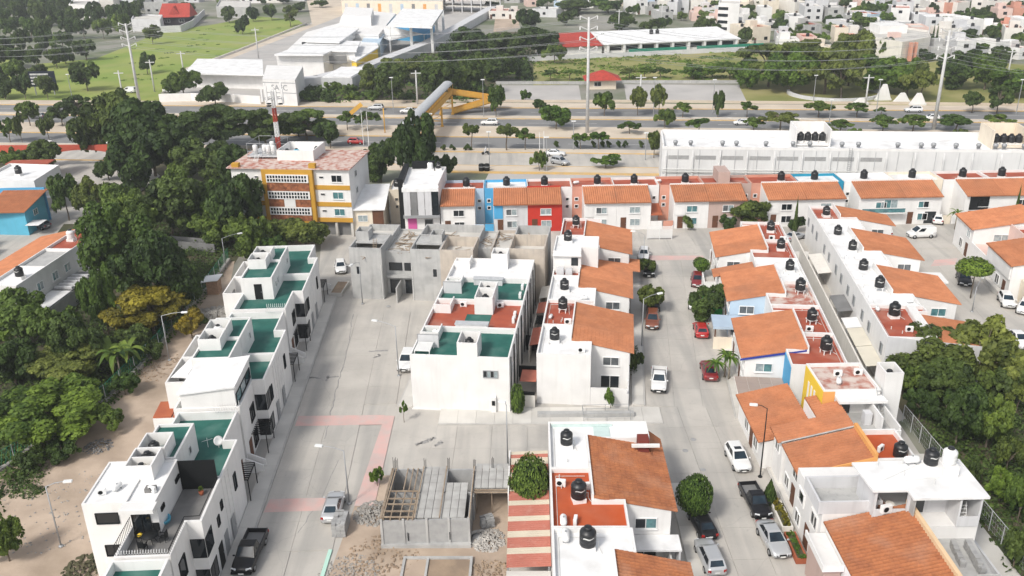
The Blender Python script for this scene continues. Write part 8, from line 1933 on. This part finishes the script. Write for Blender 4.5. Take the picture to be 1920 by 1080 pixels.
frond_plant(P(230,700), 2.6, 3.0, 9, 'clump of banana plants in the ravine', .34, 'g', 'banana_plant', 'banana plant', trunk=False, stems=4, up=1.1, droop=1.15, seed=6)
frond_plant(P(1790,430), 3.4, 1.8, 10, 'tall thin palm at the right end of the far row', .16, 'b', 'palm_tree', 'palm', seed=8)
r = setp(empty('tree_guard', P(1135,784)), 'thin metal railing round the sapling on the cross pavement', 'railing')
b = MB()
for z_ in (.6,1.1): b.rod([(-2.4,-.8,z_),(2.6,-.8,z_),(2.6,1.0,z_),(-2.4,1.0,z_),(-2.4,-.8,z_)], .025, 5)
for x_ in (-2.4,.1,2.6):
    for y_ in (-.8,1.0): b.tube((x_,y_,.1),(x_,y_,1.1),.03,n=5)
b.obj('rails', graymet, r)
MB().box(-5.2,5.2,-.3,.3,.1,.62).obj('ramp_wall', cement, None, 'low grey ramp wall on the cross pavement', 'wall', loc=P(1098,782), rz=NB.a)
# ground cover nobody could count
def in_poly(x, y, pts):
    c = False; j = len(pts)-1
    for i in range(len(pts)):
        if (pts[i][1] > y) != (pts[j][1] > y) and x < (pts[j][0]-pts[i][0])*(y-pts[i][1])/(pts[j][1]-pts[i][1])+pts[i][0]: c = not c
        j = i
    return c
def cover(name, label, pxs, n, leaf, h, lk, seed, hole=None):
    R = random.Random(seed); pts = [P(x, y) for x, y in pxs]; x0 = min(p.x for p in pts); x1 = max(p.x for p in pts); y0 = min(p.y for p in pts); y1 = max(p.y for p in pts)
    V = []; F = []; T = []; k = 0
    cl = []
    while len(cl) < n//28:
        x, y = R.uniform(x0,x1), R.uniform(y0,y1)
        if in_poly(x, y, pts): cl.append((x, y, R.uniform(.35,1.0), R.random()))
    for x, y, s_, tn in cl:
        rr = s_*leaf*6
        for q in range(28):
            d = Vector((R.gauss(0,1), R.gauss(0,1), abs(R.gauss(0,1)))).normalized(); p = Vector((x+d.x*rr, y+d.y*rr, d.z*h*s_*R.uniform(.4,1)))
            nr = (d+Vector((R.gauss(0,.5), R.gauss(0,.5), .5))).normalized(); a = nr.cross(Vector((R.gauss(0,1), R.gauss(0,1), R.gauss(0,1)))).normalized(); bb = nr.cross(a); s = leaf*R.uniform(.5,1.3); i0 = len(V)
            V += [tuple(p-a*s), tuple(p-bb*s*.6), tuple(p+a*s), tuple(p+bb*s*.6)]; F.append((i0,i0+1,i0+2,i0+3)); T += [min(1,.6*tn+.4*R.random())]*4
    me = bpy.data.meshes.new(name); me.from_pydata(V, [], F); me.materials.append(LM[lk]); at = me.attributes.new('tone', 'FLOAT', 'POINT'); at.data.foreach_set('value', T)
    o = bpy.data.objects.new(name, me); COL.objects.link(o); setp(o, label, 'undergrowth', kind='stuff')
cover('ravine_undergrowth', 'dense low undergrowth filling the ravine on the left', ((-60,1000),(90,870),(215,745),(320,630),(390,540),(440,480),(500,430),(520,395),(400,350),(250,400),(170,540),(60,600),(-60,640)), 36000, .24, 1.6, 'd', 51)
cover('ravine_undergrowth', 'brighter bushes along the fence in the ravine', ((90,870),(215,745),(320,630),(390,540),(340,540),(250,640),(150,740),(0,870)), 9000, .2, 1.5, 'g', 52)
cover('side_undergrowth', 'undergrowth on the plot at the right edge', ((1690,690),(1925,705),(1990,1090),(1905,1085),(1860,1010),(1800,930),(1720,780)), 14000, .2, 1.2, 'd', 53)
cover('belt_undergrowth', 'scrub along the slope below the school', ((505,192),(560,168),(700,132),(880,66),(1000,66),(1000,118),(995,152),(925,150),(915,192)), 15000, .55, 2.6, 'g', 54)
cover('meadow_tufts', 'tall rough grass tufts in the meadow', ((1000,155),(1005,120),(1060,102),(1250,94),(1420,102),(1400,148)), 6000, .45, .6, 'b', 55)
cover('field_tufts', 'grass tufts in the green field', ((70,165),(70,120),(180,112),(240,86),(400,48),(560,40),(350,130),(290,176)), 1400, .35, .2, 'b', 56)
cover('strip_weeds', 'dark weeds on the sandy strip', ((15,885),(80,875),(75,930),(20,930)), 1500, .14, .6, 'd', 57)
cover('street_weeds', 'creeper along the walls of the near row houses', ((1178,700),(1196,700),(1192,655),(1180,655)), 900, .12, 1.8, 'd', 58)
dup = [k for k, v in LABELS.items() if len(v) > 1]
for k in LABELS:
    if len(k.split()) > 16: print('LONG', k)
if dup: print('DUPLICATE LABELS', len(dup), dup[:12])

# ------------------------------------------------------------------ thin haze over the whole place
HZ = bpy.data.materials.new('thin_haze'); HZ.use_nodes = True; hn = HZ.node_tree; hn.nodes.clear()
hv = hn.nodes.new('ShaderNodeVolumePrincipled'); ho = hn.nodes.new('ShaderNodeOutputMaterial')
hv.inputs['Color'].default_value = (.90,.93,.95,1); hv.inputs['Density'].default_value = .00030; hv.inputs['Anisotropy'].default_value = .2
hn.links.new(hv.outputs[0], ho.inputs['Volume'])
MB().box(-700,700,-60,1300,-1.2,56).obj('haze', HZ, None, 'thin pale haze hanging over the whole estate and town', 'haze', kind='stuff')
